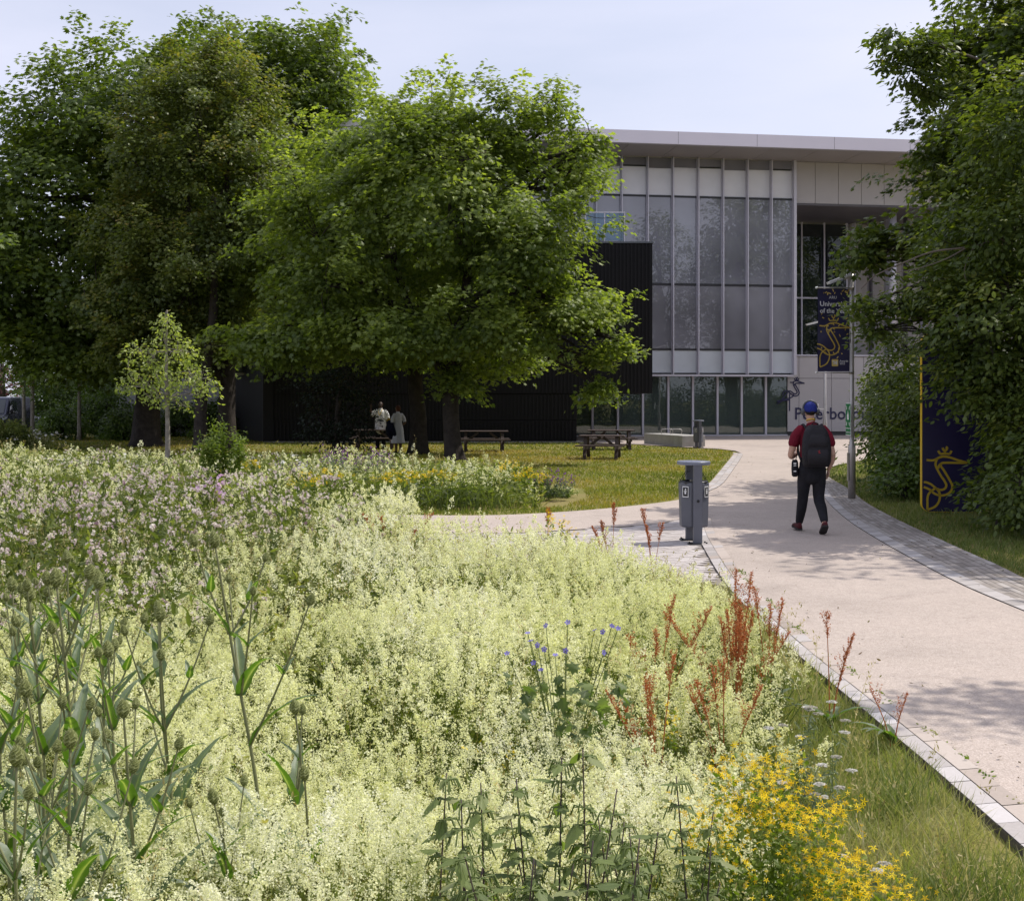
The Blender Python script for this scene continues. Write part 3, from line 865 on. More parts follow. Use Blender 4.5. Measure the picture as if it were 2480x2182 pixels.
x, y = gp(1458, 1111); picnic_table((x, y, 0), R(-9), 'brown picnic table nearest the path, seen end on with a sagging top', 1.42)
x, y = gp(1480, 1089); picnic_table((x, y, 0), R(-2), 'brown picnic table behind the nearest one, in front of the concrete block', 1.75)
x, y = gp(1172, 1093); picnic_table((x, y, 0), R(2), 'brown picnic table beside the thick forked maple trunk', 1.75)
x, y = gp(908, 1088); picnic_table((x, y, 0), R(4), 'shaded picnic table in front of the man in the patterned shirt', 1.7)

# concrete bench block with skate stops
cb = thing('concrete_bench', 'long low concrete bench block with steel loops at the edge of the lawn', 'bench', (0, 0, 0))
a = np.array([5.5, 51.2]); b = np.array([6.62, 47.8]); dd = unit(b - a); nn = np.array([dd[1], -dd[0]]) * -1
c4 = [a, b, b + nn * 1.0, a + nn * 1.0]
q = Geo()
q.add([(p[0], p[1], z) for z in (0, .46) for p in c4], [np.array([[0, 1, 5, 4], [1, 2, 6, 5], [2, 3, 7, 6], [3, 0, 4, 7], [4, 5, 6, 7]])])
q.build('block', M_conc, cb, .02)
for k in range(2):
    p = a + dd * (1.0 + k * 0.42) + nn * (0.35 + .2 * k)
    q = Geo(); q.tube(cr([(p[0], p[1], .455), (p[0], p[1], .64), (p[0] + .42, p[1], .64), (p[0] + .42, p[1], .455)], 4), .016, 8); q.build('armrest', M_steel, cb)

# ------------------------------------------------------------------ lamp post with banner, sign and camera
lx, ly = 6.28, 22.7
lp = thing('lamp_post', 'grey steel lamp post at the right edge of the paving carrying a navy banner', 'lamp post', (lx, ly, 0.038))
q = Geo(); q.lathe([(.068, 0), (.068, .94), (.062, .97), (.042, 1.0), (.040, 3.3), (.035, 4.14)], (0, 0, 0), 20); q.build('pole', M_steel, lp)
q = Geo(); q.box(-.078, -.066, -.045, .045, .32, .84); q.build('access_door', M_steel, lp)
q = Geo(); q.bar((-.44, -.02, 3.97), (-.04, 0, 4.13), .20, .045); q.bar((-.14, -.01, 4.07), (.0, 0, 4.10), .07, .07)
q.build('lamp_head', surf('lamp_head_paint', (.55, .55, .58), None, .4), lp)
q = Geo()
for z in (2.32, 3.88):
    q.tube([(0, -.05, z), (-.68, -.12, z)], .012, 8)
    q.lathe([(.046, z - .03), (.046, z + .03)], (0, 0, 0), 14)
q.build('banner_arm', M_steel, lp)
for z in (2.32, 3.88):
    q = Geo(); q.tube([(-.665, -.118, z), (-.70, -.122, z)], .02, 10); q.build('arm_cap', M_white, lp)

cc = thing('security_camera', 'white security camera bracket fixed to the lamp post beside the banner', 'security camera', (lx, ly, 3.02))
q = Geo(); q.box(-.09, -.042, -.03, .03, -.1, .1); q.build('bracket', M_white, cc)
q = Geo(); q.box(.042, .10, -.03, .03, -.03, .12); q.bar((.08, 0, .03), (.19, -.04, .0), .06, .07); q.build('camera_body', M_white, cc)
q = Geo(); q.lathe([(.022, 0), (.022, .03)], (-.085, -.035, -.05), 10); q.build('lens', M_bind, cc)

M_bann = surf('navy_banner_cloth', (.016, .014, .060), (.011, .010, .042), .55, 2.5, bump=.15, bscale=5)
M_gold = tintmat('gold_print', [(0, (.24, .16, .03)), (.5, (.42, .30, .06)), (1, (.55, .42, .14))], .45, .4, 12, .6)
M_bwhite = plain('white_print', (.62, .62, .66), .55)
bn = thing('banner', 'tall navy banner with gold crowned heron and white award text hung from the lamp post', 'banner', (lx, ly, 0.038))
BW, BH = .60, 1.52
def bpt(v):
    """banner sheet: x 0..BW from its outer edge to the post, y 0..BH up, gently billowing"""
    x = v[:, 0]; yy = v[:, 1]
    bl_ = .022 * np.sin(yy * 4.6 + x * 5) * np.sin(np.clip(yy / BH, 0, 1) * np.pi) + .012 * np.sin(yy * 9 + 1 - x * 8) * np.sin(np.clip(yy / BH, 0, 1) * np.pi)
    return np.column_stack([x - .66, -.115 + (x / .66) * .06 + bl_ - v[:, 2], 2.34 + yy])
nx, ny = 12, 40
X, Y = np.meshgrid(np.linspace(0, BW, nx), np.linspace(0, BH, ny))
v = np.column_stack([X.ravel(), Y.ravel(), np.zeros(nx * ny)])
i = (np.arange(ny - 1)[:, None] * nx + np.arange(nx - 1)[None]).ravel()
q = Geo(); q.add(bpt(v), np.stack([i, i + 1, i + 1 + nx, i + nx], 1), 0, .5, True); q.build('cloth', M_bann, bn)
q = Geo()
s = 1.53
for st in HERON:
    stroke(q, [((x * s * .56) - .0 + .03, y * s * .56 + .08) for x, y in st], .022, bpt, 0, .006)
for st in CROWN:
    stroke(q, [((x * s * .56) + .03, y * s * .56 + .08) for x, y in st], .02, bpt, 0, .006)
q.build('heron_print', M_gold, bn)
r_ = np.random.default_rng(4)
q = Geo()
for k in range(42):
    cx_, cy_ = r_.uniform(.02, BW - .02), r_.uniform(.25, BH - .02)
    if 1.12 < cy_ < 1.42: cy_ = r_.uniform(1.42, 1.5)
    a_ = r_.uniform(0, 3.1); w_, h_ = .008, r_.uniform(.012, .03)
    p = [(cx_ + math.cos(a_) * x * h_ - math.sin(a_) * y * w_, cy_ + math.sin(a_) * x * h_ + math.cos(a_) * y * w_, .007 + .0001 * k) for x, y in ((-1, -1), (1, -1), (1, 1), (-1, 1))]
    q.add(bpt(np.array(p)), np.array([[0, 1, 2, 3]]), 0, r_.random())
q.build('confetti_print', M_gold, bn)
def BT(x0, y0): return lambda v: bpt(np.column_stack([v[:, 0] + x0, v[:, 1] + y0, v[:, 2] * 0 + .008]))
text_geo('ARU', .075, BT(.21, 1.335), 'award_text', M_bwhite, bn)
text_geo('University', .128, BT(.035, 1.20), 'award_text', M_bwhite, bn, bold=.0022)
text_geo('of the Year', .118, BT(.035, 1.075), 'award_text', M_bwhite, bn, bold=.002)
text_geo('Awards', .052, BT(.41, .175), 'award_text', M_bwhite, bn, bold=.0006)
text_geo('2023', .052, BT(.41, .128), 'award_text', M_bwhite, bn, bold=.0006)
q = Geo(); v = np.array([(.265, .105), (.275, .095), (.375, .095), (.385, .105), (.385, .215), (.375, .225), (.275, .225), (.265, .215)])
q.add(bpt(np.column_stack([v, np.full(8, .008)])), np.arange(8)[None], 0, .75); q.build('award_badge', M_gold, bn)
text_geo('THE', .062, lambda v: bpt(np.column_stack([v[:, 0] * .82 + .278, v[:, 1] * 1.5 + .128, v[:, 2] * 0 + .011])), 'badge_text', M_bwhite, bn, bold=.002)

# green assembly point sign, turned almost edge on
M_green = plain('sign_green', (.005, .16, .055), .4)
asg = thing('assembly_sign', 'green and white emergency assembly point sign strapped to the lamp post', 'sign', (lx - .075, ly - .05, 1.50), R(-93))
W2, H2 = .21, .30
q = Geo(); q.box(-W2, W2, -.006, 0, -H2, H2); q.build('sign_plate', M_white, asg)
q = Geo(); q.box(-W2 + .015, W2 - .015, -.009, -.0062, -.16, H2 - .015); q.box(-W2 + .015, W2 - .015, -.009, -.0062, -H2 + .015, -.175); q.build('green_field', M_green, asg)
q = Geo()
def arrow(cx_, cz_, dx, dz):
    n = np.array([-dz, dx])
    P = [(cx_ + dx * a_ + n[0] * b_, -.0105, cz_ + dz * a_ + n[1] * b_) for a_, b_ in ((-.05, -.014), (.01, -.014), (.01, -.035), (.055, 0), (.01, .035), (.01, .014), (-.05, .014))]
    q.add(P, np.arange(7)[None])
s2 = .7071
arrow(-.12, .21, s2, -s2); arrow(.12, .21, -s2, -s2); arrow(-.12, -.09, s2, s2); arrow(.12, -.09, -s2, s2)
for cx_, cz_, k in ((-.05, .04, .8), (.05, .04, .8), (0, .05, 1.0)):
    a_ = np.linspace(0, 2 * np.pi, 13)[:-1]
    q.add([(cx_ + math.cos(t_) * .018 * k, -.0105 - .0003 * k, cz_ + .085 * k + math.sin(t_) * .02 * k) for t_ in a_], np.arange(12)[None])
    q.box(cx_ - .026 * k, cx_ + .026 * k, -.0112 - .0006 * k, -.0102, cz_ - .06 * k, cz_ + .06 * k)
q.build('pictogram', M_white, asg)
text_geo('Assembly point', .06, lambda v: np.column_stack([v[:, 0] - .185, np.full(len(v), -.0105), v[:, 1] - .255]), 'sign_text', M_white, asg)

# second lamp further off, in front of the lettered wall
l2x, l2y = (1998 - CX) / FPX * 50, 50.0
lp2 = thing('lamp_post', 'thin distant lamp post in front of the lettered wall', 'lamp post', (l2x, l2y, 0.03))
q = Geo(); q.lathe([(.085, 0), (.085, 1.0), (.06, 1.05), (.05, 4.9)], (0, 0, 0), 16); q.build('pole', M_steel, lp2)
q = Geo(); q.bar((-.75, 0, 4.88), (.1, 0, 5.08), .22, .07); q.build('lamp_head', M_white, lp2)
# wall-mounted door pulls seen as a white fitting on the second post
q = Geo(); q.box(-.33, -.27, -.06, .02, 1.22, 1.66); q.bar((-.27, 0, 1.45), (0, 0, 1.45), .035, .035); q.build('white_fitting', M_white, lp2)

# ------------------------------------------------------------------ totem sign among the bushes
M_totem = surf('totem_navy', (.012, .007, .055), (.009, .0055, .042), .35, 1.5)
M_yel = surf('totem_yellow', (.72, .47, .008), (.66, .42, .007), .45, 3.0)
tx, ty = 6.72, 20.15
tot = thing('totem_sign', 'tall navy totem sign with yellow edge and crowned heron, half hidden by bushes', 'sign', (tx, ty, 0.02), R(-10))
TW, THt, rr = 1.05, 2.92, .13
def rounded(w, h, r, n=6):
    P = []
    for cx_, cz_, a0 in ((w - r, r, -90), (w - r, h - r, 0), (r, h - r, 90), (r, r, 180)):
        for k in range(n + 1):
            a_ = R(a0 + 90 * k / n); P.append((cx_ + r * math.cos(a_), cz_ + r * math.sin(a_)))
    return np.array(P)
P = rounded(TW, THt, rr); k = len(P)
q = Geo(); q.add(np.concatenate([np.column_stack([P[:, 0], np.zeros(k), P[:, 1]]), np.column_stack([P[:, 0], np.full(k, .17), P[:, 1]])]),
                 [np.stack([np.arange(k), (np.arange(k) + 1) % k, (np.arange(k) + 1) % k + k, np.arange(k) + k], 1), (np.arange(k) + k)[None], np.arange(k)[::-1][None]])
q.build('yellow_case', M_yel, tot)
P2 = rounded(TW - .012, THt - .02, rr - .01)
q = Geo(); q.add(np.column_stack([P2[:, 0] + .009, np.full(k, -.004), P2[:, 1] + .01]), np.arange(k)[None]); q.build('navy_face', M_totem, tot)
q = Geo()
def MT(v): return np.column_stack([v[:, 0] * 1.0 + .075, -.008 - v[:, 2], v[:, 1] * 1.0 + .035])
for st in HERON + CROWN:
    stroke(q, [(x * .92, y * .92) for x, y in st], .036, MT)
q.build('heron_emblem', surf('emblem_gold', (.42, .29, .012), (.38, .26, .011), .5, 6), tot)

# ------------------------------------------------------------------ cars parked far behind on the left
M_carp = surf('dark_blue_car_paint', (.06, .065, .10), None, .25, 2, .3)
M_carw = surf('white_car_paint', (.62, .62, .68), None, .3, 2)
M_cars = surf('silver_car_paint', (.45, .44, .5), None, .3, 2, .3)
M_wind = glass_mat('car_glass', (.05, .06, .07), 1.6)
M_tyre = plain('tyre_rubber', (.015, .015, .015), .9)


def loft_x(g, secs, mat=0):
    """closed body from cross sections along x: each (x, half width, z low, z high, top half width)"""
    n = 8; V = []
    for x, w_, z0, z1, wt in secs:
        V += [(x, -w_, z0), (x, w_, z0), (x, w_ * 1.02, z0 + (z1 - z0) * .35), (x, w_ * .98, z0 + (z1 - z0) * .75), (x, wt, z1), (x, -wt, z1), (x, -w_ * .98, z0 + (z1 - z0) * .75), (x, -w_ * 1.02, z0 + (z1 - z0) * .35)]
    i = np.arange(len(secs) - 1)[:, None] * n; k = np.arange(n)[None]; k2 = (k + 1) % n
    g.add(V, [np.stack([i + k, i + k2, i + n + k2, i + n + k], -1).reshape(-1, 4), np.arange(n)[::-1][None], np.arange(n)[None] + (len(secs) - 1) * n], mat, .5, False)


def car(loc, rz, label, paint, van=False):
    t = thing('parked_van' if van else 'parked_car', label, 'van' if van else 'car', loc, rz)
    q = Geo()
    if van:
        loft_x(q, [(-2.5, .9, .35, 1.9, .8), (-2.4, .95, .3, 2.0, .85), (.9, .95, .3, 2.0, .85), (1.15, .95, .3, 1.95, .84), (1.75, .95, .3, 1.18, .86), (2.35, .92, .3, 1.05, .8), (2.5, .85, .38, .95, .72)])
    else:
        loft_x(q, [(-2.05, .78, .4, .95, .7), (-1.9, .86, .28, 1.02, .78), (-.9, .88, .25, 1.0, .8), (.9, .88, .25, .98, .8), (1.9, .85, .28, .8, .75), (2.1, .75, .38, .7, .65)])
    q.build('body', paint, t, .05)
    if not van:
        q = Geo(); loft_x(q, [(-1.7, .74, .98, 1.05, .66), (-1.1, .76, .98, 1.42, .58), (.2, .76, .98, 1.45, .58), (1.0, .76, .97, 1.03, .66)]); q.build('cabin', M_wind, t, .04)
    else:
        q = Geo(); q.add([(1.79, -.76, 1.2), (1.79, .76, 1.2), (1.24, .72, 1.86), (1.24, -.72, 1.86)], np.array([[0, 1, 2, 3]])); q.build('windscreen', M_wind, t)
        for s in (-1, 1):
            q = Geo(); q.add([(.2, s * .975, 1.2), (1.55, s * .975, 1.2), (1.2, s * .93, 1.8), (.2, s * .93, 1.8)], np.array([[0, 1, 2, 3]])); q.build('side_window', M_wind, t)
        q = Geo(); q.box(2.5, 2.53, -.4, .4, .62, .84); q.build('grille', M_bind, t)
    for s in (-1, 1):
        q = Geo(); q.ball((1.5 if van else .8, s * (1.06 if van else .95), 1.28 if van else 1.0), (.06, .09, .13 if van else .07), 10, 6); q.build('wing_mirror', M_bind, t)
        q = Geo(); q.ball((2.36 if van else 1.98, s * (.68 if van else .6), .86 if van else .66), (.12, .17, .1), 10, 6); q.build('headlight', surf('headlight_lens', (.6, .62, .66), None, .15), t)
        for x in ((1.55, -1.6) if van else (1.3, -1.3)):
            q = Geo(); a_ = np.linspace(0, 2 * np.pi, 25)[:-1]
            q.tube([(x, s * .74, .33), (x, s * .93, .33)], .33, 20, flat=(1, 0, 0)); w_ = q.build('wheel', M_tyre, t)
            q = Geo(); q.tube([(x, s * .931, .33), (x, s * .945, .33)], .19, 14, flat=(1, 0, 0)); q.build('rim', M_cars, w_)
    return t


def face(px, Y): return ((px - CX) / FPX * Y, Y)
x, y = face(2, 62); car((x - .1, y, 0), R(-84), 'dark blue van parked nose on at the far edge of the meadow', M_carp, True)
x, y = face(50, 78); car((x, y, 0), R(-35), 'white car parked just behind the dark blue van', M_carw)
x, y = face(70, 70); car((x, y, 0), R(-70), 'silver car parked behind the young birches', M_cars)
x, y = face(96, 92); car((x, y, 0), R(-150), 'pale car parked farthest back behind the green shrubs', M_carw)
# ------------------------------------------------------------------ trees
M_bark = surf('dark_bark', (.060, .050, .045), (.030, .025, .023), .9, 5.0, bump=.8, bscale=14, spec=.15)
M_bark_pale = surf('pale_birch_bark', (.34, .31, .27), (.17, .15, .13), .8, 9.0, bump=.3, spec=.2)
M_twig = surf('grey_twig', (.16, .13, .115), (.10, .085, .075), .85, 8, spec=.2)

# leaf outlines (stalk at the origin, tip along +Y), two halves folded along the midrib
_h = np.array([(0, 0), (.26, -.13), (.25, .10), (.56, .16), (.35, .36), (.47, .70), (.19, .58), (0, 1.0)])
def halves(h, fold, droop=0.0):
    z = -fold * np.abs(h[:, 0]) - droop * h[:, 1] ** 2
    a = np.column_stack([h, z]); b = a * np.array([-1, 1, 1])
    v = np.concatenate([a, b[1:-1]])
    n = len(h); fa = np.arange(n); fb = np.array([0] + [n - 1] + list(range(2 * n - 3, n - 1, -1)))
    return v, [fa[None][:, ::-1], fb[None][:, ::-1]]
LEAF_MAPLE = halves(_h, .25, .12)
LEAF_OVAL = halves(np.array([(0, 0), (.27, .28), (.24, .66), (0, 1.0)]), .3, .15)
LEAF_LANCE = halves(np.array([(0, 0), (.13, .3), (.11, .65), (0, 1.0)]), .2, .2)
LEAF_TRI = (np.array([(0, 0, 0), (.33, .45, -.08), (0, 1, -.12), (-.33, .45, -.08)]), [np.array([[0, 1, 2, 3]])])


def rnd_unit(n, r):
    v = r.normal(size=(n, 3)); return unit(v)


def crown(blobs, leaf, size, per, cr_, dens, r, flat=.5, droop=.35, keep=.72, upw=.8, inner=.25, zmin=None, vmix=.6, lobe=1.0, lamp=.22, sprays=0):
    """leaf clumps spread over a set of ellipsoids (centre, radii); returns Geo and clump centres"""
    C, O = [], []
    for bi, (c, rad) in enumerate(blobs):
        c = np.asarray(c, float); rad = np.asarray(rad, float)
        area = 4 * np.pi * ((rad[0] * rad[1]) ** 1.6 / 3 + (rad[0] * rad[2]) ** 1.6 / 3 + (rad[1] * rad[2]) ** 1.6 / 3) ** (1 / 1.6)
        n = max(6, int(area * dens / (cr_ * cr_)))
        d = rnd_unit(n, r)
        # rough, lobed surface
        pw = c + d * rad; fq = 2.3 / lobe
        lob = 1 + lamp * (np.sin(pw[:, 0] * fq + 1.3 * np.sin(pw[:, 2] * fq * .8 + bi)) * np.cos(pw[:, 2] * fq * 1.15 + np.sin(pw[:, 1] * fq)) + .6 * np.sin(pw[:, 1] * fq * 1.7 + pw[:, 2] * fq * 1.3)) * min(1.0, 2.2 * lobe / rad.mean())
        q = np.where(r.random(n) < inner, r.uniform(.35, .8, n), r.uniform(.82, 1.03, n)) * lob
        p = c + d * rad * q[:, None]
        ok = np.ones(n, bool)
        for bj, (c2, r2) in enumerate(blobs):
            if bj != bi:
                ok &= np.linalg.norm((p - c2) / r2, axis=1) > keep
        if zmin is not None:
            ok &= p[:, 2] > zmin
        C.append(p[ok]); O.append(unit(d / rad)[ok])
    C = np.concatenate(C); O = np.concatenate(O)
    if sprays:
        # loose sprays that stand out of the crown, so that its outline is ragged
        k = r.choice(np.flatnonzero(O[:, 2] > -.45), sprays); q = r.integers(3, 7, sprays); ii = np.repeat(k, q)
        step = (np.concatenate([np.arange(x) for x in q]) + .6) * cr_ * .42
        dirs = unit(O[k] + r.normal(0, .35, (sprays, 3)) + np.array([0, 0, .12]))[np.repeat(np.arange(sprays), q)]
        C = np.concatenate([C, C[ii] + dirs * step[:, None] + r.normal(0, cr_ * .25, (len(ii), 3))]); O = np.concatenate([O, unit(dirs + np.array([0, 0, .3]))])
        C = C[:]; small = np.concatenate([np.ones(len(C) - len(ii)), np.full(len(ii), .55)])
    else:
        small = np.ones(len(C))
    m = len(C)
    scale = r.uniform(.65, 1.35, m) * small
    cnt = np.maximum(4, (per * scale ** 2).astype(int))
    ci = np.repeat(np.arange(m), cnt); n = len(ci)
    off = r.normal(size=(n, 3)) * .55; L = np.linalg.norm(off, axis=1, keepdims=True); off *= np.minimum(1, 1.25 / (L + 1e-6))
    off[:, 2] *= flat
    rho2 = (off[:, :2] ** 2).sum(1)
    off[:, 2] -= droop * rho2
    # tilt the clump a little to follow the outside of the crown
    o = O[ci]
    off[:, 2] += -.35 * (off[:, :2] * o[:, :2]).sum(1)
    P = C[ci] + off * (cr_ * scale[ci])[:, None]
    nrm = unit(np.array([0, 0, upw]) + o * .45 + r.normal(size=(n, 3)) * .42)
    tip = unit(np.column_stack([off[:, :2], np.zeros(n)]) * .9 + o * .5 + np.array([0, 0, -.55]) + r.normal(size=(n, 3)) * .4)
    M = frames(nrm, tip) * (size * r.uniform(.65, 1.25, n))[:, None, None]
    ct = r.uniform(0, 1, m)
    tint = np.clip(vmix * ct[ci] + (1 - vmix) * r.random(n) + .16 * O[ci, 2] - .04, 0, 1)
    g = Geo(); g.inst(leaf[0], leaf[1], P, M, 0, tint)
    return g, C, O


def limb(g, a, b, r0, r1, r, bend=.15, n=7, sides=7, sag=0.0):
    a = np.asarray(a, float); b = np.asarray(b, float); L = np.linalg.norm(b - a)
    mid = (a + b) / 2 + r.normal(size=3) * L * bend * .5 + np.array([0, 0, L * .08 - sag * L])
    q1 = a + (mid - a) * .5 + r.normal(size=3) * L * .03; q2 = mid + (b - mid) * .5 + r.normal(size=3) * L * .03
    P = cr([a, q1, mid, q2, b], 3)
    g.tube(P, np.linspace(r0, r1, len(P)), sides)


def trunk_geo(path, radii, flare=1.5, sides=14, seed=0):
    g = Geo()
    P = cr(path, 5); rr_ = np.interp(np.linspace(0, 1, len(P)), np.linspace(0, 1, len(radii)), radii)
    h = P[:, 2] - P[0, 2]
    rr_ = rr_ * (1 + (flare - 1) * np.exp(-h / .28))
    g.tube(P, rr_, sides)
    # irregular, fluted surface
    v, t = g.V[0]; r = np.random.default_rng(seed)
    ax = np.repeat(P, sides, 0)[:len(v)]
    d = v - ax; ang_ = np.arctan2(d[:, 1], d[:, 0]); z = v[:, 2]
    k = 1 + .08 * np.sin(ang_ * 5 + z * .7 + seed) + .05 * np.sin(ang_ * 9 - z * 2.1) + .12 * np.exp(-(z - P[0, 2]) / .35) * np.sin(ang_ * 4 + seed)
    g.V[0] = (ax + d * k[:, None], t)
    return g


def tree(name, label, base, trunks, blobs, leaf, size, per, cr_, dens, mat, seed, bark=None, group=None, ntwig=90, limb_r=.11, cat='tree', twig_r=.02, **kw):
    r = np.random.default_rng(seed)
    base = np.asarray(base, float)
    t = thing(name, label, cat, tuple(base), 0, group)
    bk = bark or M_bark
    blobs = [(c, np.maximum(np.asarray(rad, float) * .4, np.asarray(rad, float) - .55 * cr_)) for c, rad in blobs]   # the clumps themselves reach past the lobes
    g, C, O = crown([(np.asarray(c) - base, rad) for c, rad in blobs], leaf, size, per, cr_, dens, r, **kw)
    # limbs from the trunk top to each blob, then thinner boughs out to leaf clumps
    forks = []
    tg = Geo()
    for path, radii in trunks:
        P = [np.asarray(p, float) - base for p in path]
        tt = trunk_geo(P, radii, seed=seed)
        for V in tt.V: tg.V.append(V)
        for f, m_, s_ in tt.F: tg.F.append((f + tg.n, m_, s_))
        tg.n += tt.n
        forks += [cr(P, 5)[k] for k in (-1, -4, -8) if len(cr(P, 5)) > abs(k)]
    tg.build('trunk', bk, t)
    lg = Geo(); forks = np.array(forks)
    nodes = []
    for c, rad in blobs:
        c = np.asarray(c) - base
        f = forks[np.argmin(np.linalg.norm(forks - (c - np.array([0, 0, rad[2] * .8])), axis=1))]
        limb(lg, f, c, limb_r, limb_r * .35, r)
        nodes.append(c)
        for _ in range(3):
            e = c + rnd_unit(1, r)[0] * np.asarray(rad) * .6
            limb(lg, c * .6 + f * .4 + r.normal(size=3) * .1, e, limb_r * .45, limb_r * .15, r, sides=6); nodes.append(e)
    nodes = np.array(nodes)
    sel = r.choice(len(C), min(ntwig, len(C)), replace=False)
    for i in sel:
        nd = nodes[np.argmin(np.linalg.norm(nodes - C[i], axis=1))]
        limb(lg, nd, C[i], twig_r, twig_r * .3, r, sides=5)
    lg.build('branches' if False else 'limb', bk, t)
    g.build('crown', mat, t)
    return t


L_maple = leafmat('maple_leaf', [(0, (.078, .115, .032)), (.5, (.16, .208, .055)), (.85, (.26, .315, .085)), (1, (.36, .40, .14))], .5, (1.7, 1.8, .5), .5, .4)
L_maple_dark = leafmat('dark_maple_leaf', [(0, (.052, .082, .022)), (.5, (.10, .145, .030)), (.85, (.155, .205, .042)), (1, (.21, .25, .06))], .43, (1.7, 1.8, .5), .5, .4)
L_olive = leafmat('olive_leaf', [(0, (.070, .100, .030)), (.5, (.125, .158, .042)), (.85, (.19, .205, .055)), (1, (.28, .22, .065))], .42, (1.6, 1.7, .55), .45, .4)
L_right = leafmat('hornbeam_leaf', [(0, (.045, .072, .020)), (.5, (.088, .125, .028)), (.85, (.15, .19, .042)), (1, (.27, .28, .07))], .42, (1.7, 1.75, .5), .45, .4)
L_bush = leafmat('shrub_leaf', [(0, (.04, .072, .018)), (.5, (.085, .135, .028)), (1, (.16, .21, .05))], .38, (1.6, 1.8, .5), .45, .35)
L_shadebush = leafmat('shaded_bush_leaf', [(0, (.007, .013, .008)), (.6, (.013, .022, .012)), (1, (.025, .04, .018))], .15, None, .5, .3)  # shade under the trees is put into these near-black leaf tones
L_sapl = leafmat('sapling_leaf', [(0, (.17, .22, .06)), (.5, (.30, .36, .10)), (.9, (.42, .46, .16)), (1, (.62, .56, .11))], .48, (1.4, 1.5, .6), .42, .4)
L_red = leafmat('copper_leaf', [(0, (.05, .012, .016)), (1, (.12, .03, .035))], .3, (1.5, .8, .8))


def bl(px, py, rx, ry, Y, ry_depth):
    """crown lobe measured on the photo (centre, half sizes in photo pixels) set at depth Y"""
    c = at(px, py, Y); s = Y / FPX
    return (c, (rx * s, ry_depth, ry * s))


# main maple in the middle of the lawn, slightly leaning forked trunk
x0, y0 = gp(1102, 1122)
Ym = y0
tree('maple_tree', 'broad sunlit green maple with a thick leaning trunk beside the picnic tables', (x0, Ym, 0),
     [([(x0, Ym, -.05), (x0 - .10, Ym, 1.0), (x0 - .12, Ym, 2.2), (x0 + .10, Ym + .1, 3.6), (x0 + .35, Ym + .2, 5.2), (x0 + .3, Ym + .3, 7.2)], [.25, .24, .23, .2, .16, .09]),
      ([(x0 - .1, Ym, 2.3), (x0 - .8, Ym + .3, 3.4), (x0 - 1.6, Ym + .5, 5.2), (x0 - 2.0, Ym + .6, 7.0)], [.16, .13, .10, .06])],
     [bl(1090, 480, 250, 230, Ym, 3.6), bl(1235, 320, 115, 115, Ym + .3, 2.1), bl(1345, 265, 45, 85, Ym + .5, 1.1), bl(1100, 280, 115, 75, Ym + .6, 2.1), bl(930, 330, 160, 110, Ym + .8, 2.4), bl(1385, 410, 80, 115, Ym, 1.8),
      bl(1440, 350, 36, 55, Ym, .9), bl(860, 560, 220, 200, Ym + .5, 3.2), bl(1280, 600, 150, 150, Ym - 1.2, 2.4), bl(1380, 740, 130, 70, Ym - 1.0, 2.0), bl(1455, 750, 65, 50, Ym - .6, 1.2), bl(1500, 830, 34, 24, Ym - .6, .6),
      bl(1190, 785, 190, 90, Ym - 1.0, 2.6), bl(960, 795, 205, 85, Ym - .6, 2.8), bl(720, 815, 160, 80, Ym, 2.3), bl(610, 820, 75, 60, Ym, 1.1), bl(1440, 860, 50, 30, Ym - .8, .9), bl(1450, 935, 16, 20, Ym - .9, .3), bl(1000, 830, 110, 30, Ym - .2, 2.0), bl(1105, 915, 36, 26, Ym - .5, .5), bl(800, 690, 150, 110, Ym - .5, 2.2)],
     LEAF_MAPLE, .135, 88, .58, .58, L_maple, 21, sprays=150, ntwig=150, limb_r=.12, flat=.45, droop=.35)
# the second maple just behind, mostly hidden by the first
x1, y1 = gp(1013, 1100)
tree('maple_tree', 'maple just behind the sunlit one with an upright forked trunk near the woman in white', (x1, y1, 0),
     [([(x1, y1, -.05), (x1 + .02, y1, 1.2), (x1 - .1, y1, 2.6), (x1 + .1, y1, 4.5), (x1 + .1, y1, 7.5)], [.30, .27, .25, .2, .1])],
     [bl(830, 480, 190, 220, y1, 3.2), bl(990, 640, 240, 260, y1, 3.5), bl(780, 700, 190, 170, y1, 2.8), bl(1180, 700, 170, 220, y1, 2.6), bl(980, 850, 200, 55, y1 - .5, 2.3), bl(1150, 890, 80, 45, y1, 1.3), bl(1260, 870, 110, 40, y1, 1.6), bl(700, 560, 120, 140, y1 + 1, 2.2)],
     LEAF_MAPLE, .145, 66, .62, .46, L_maple, 22, sprays=60, ntwig=80, limb_r=.11, flat=.45)
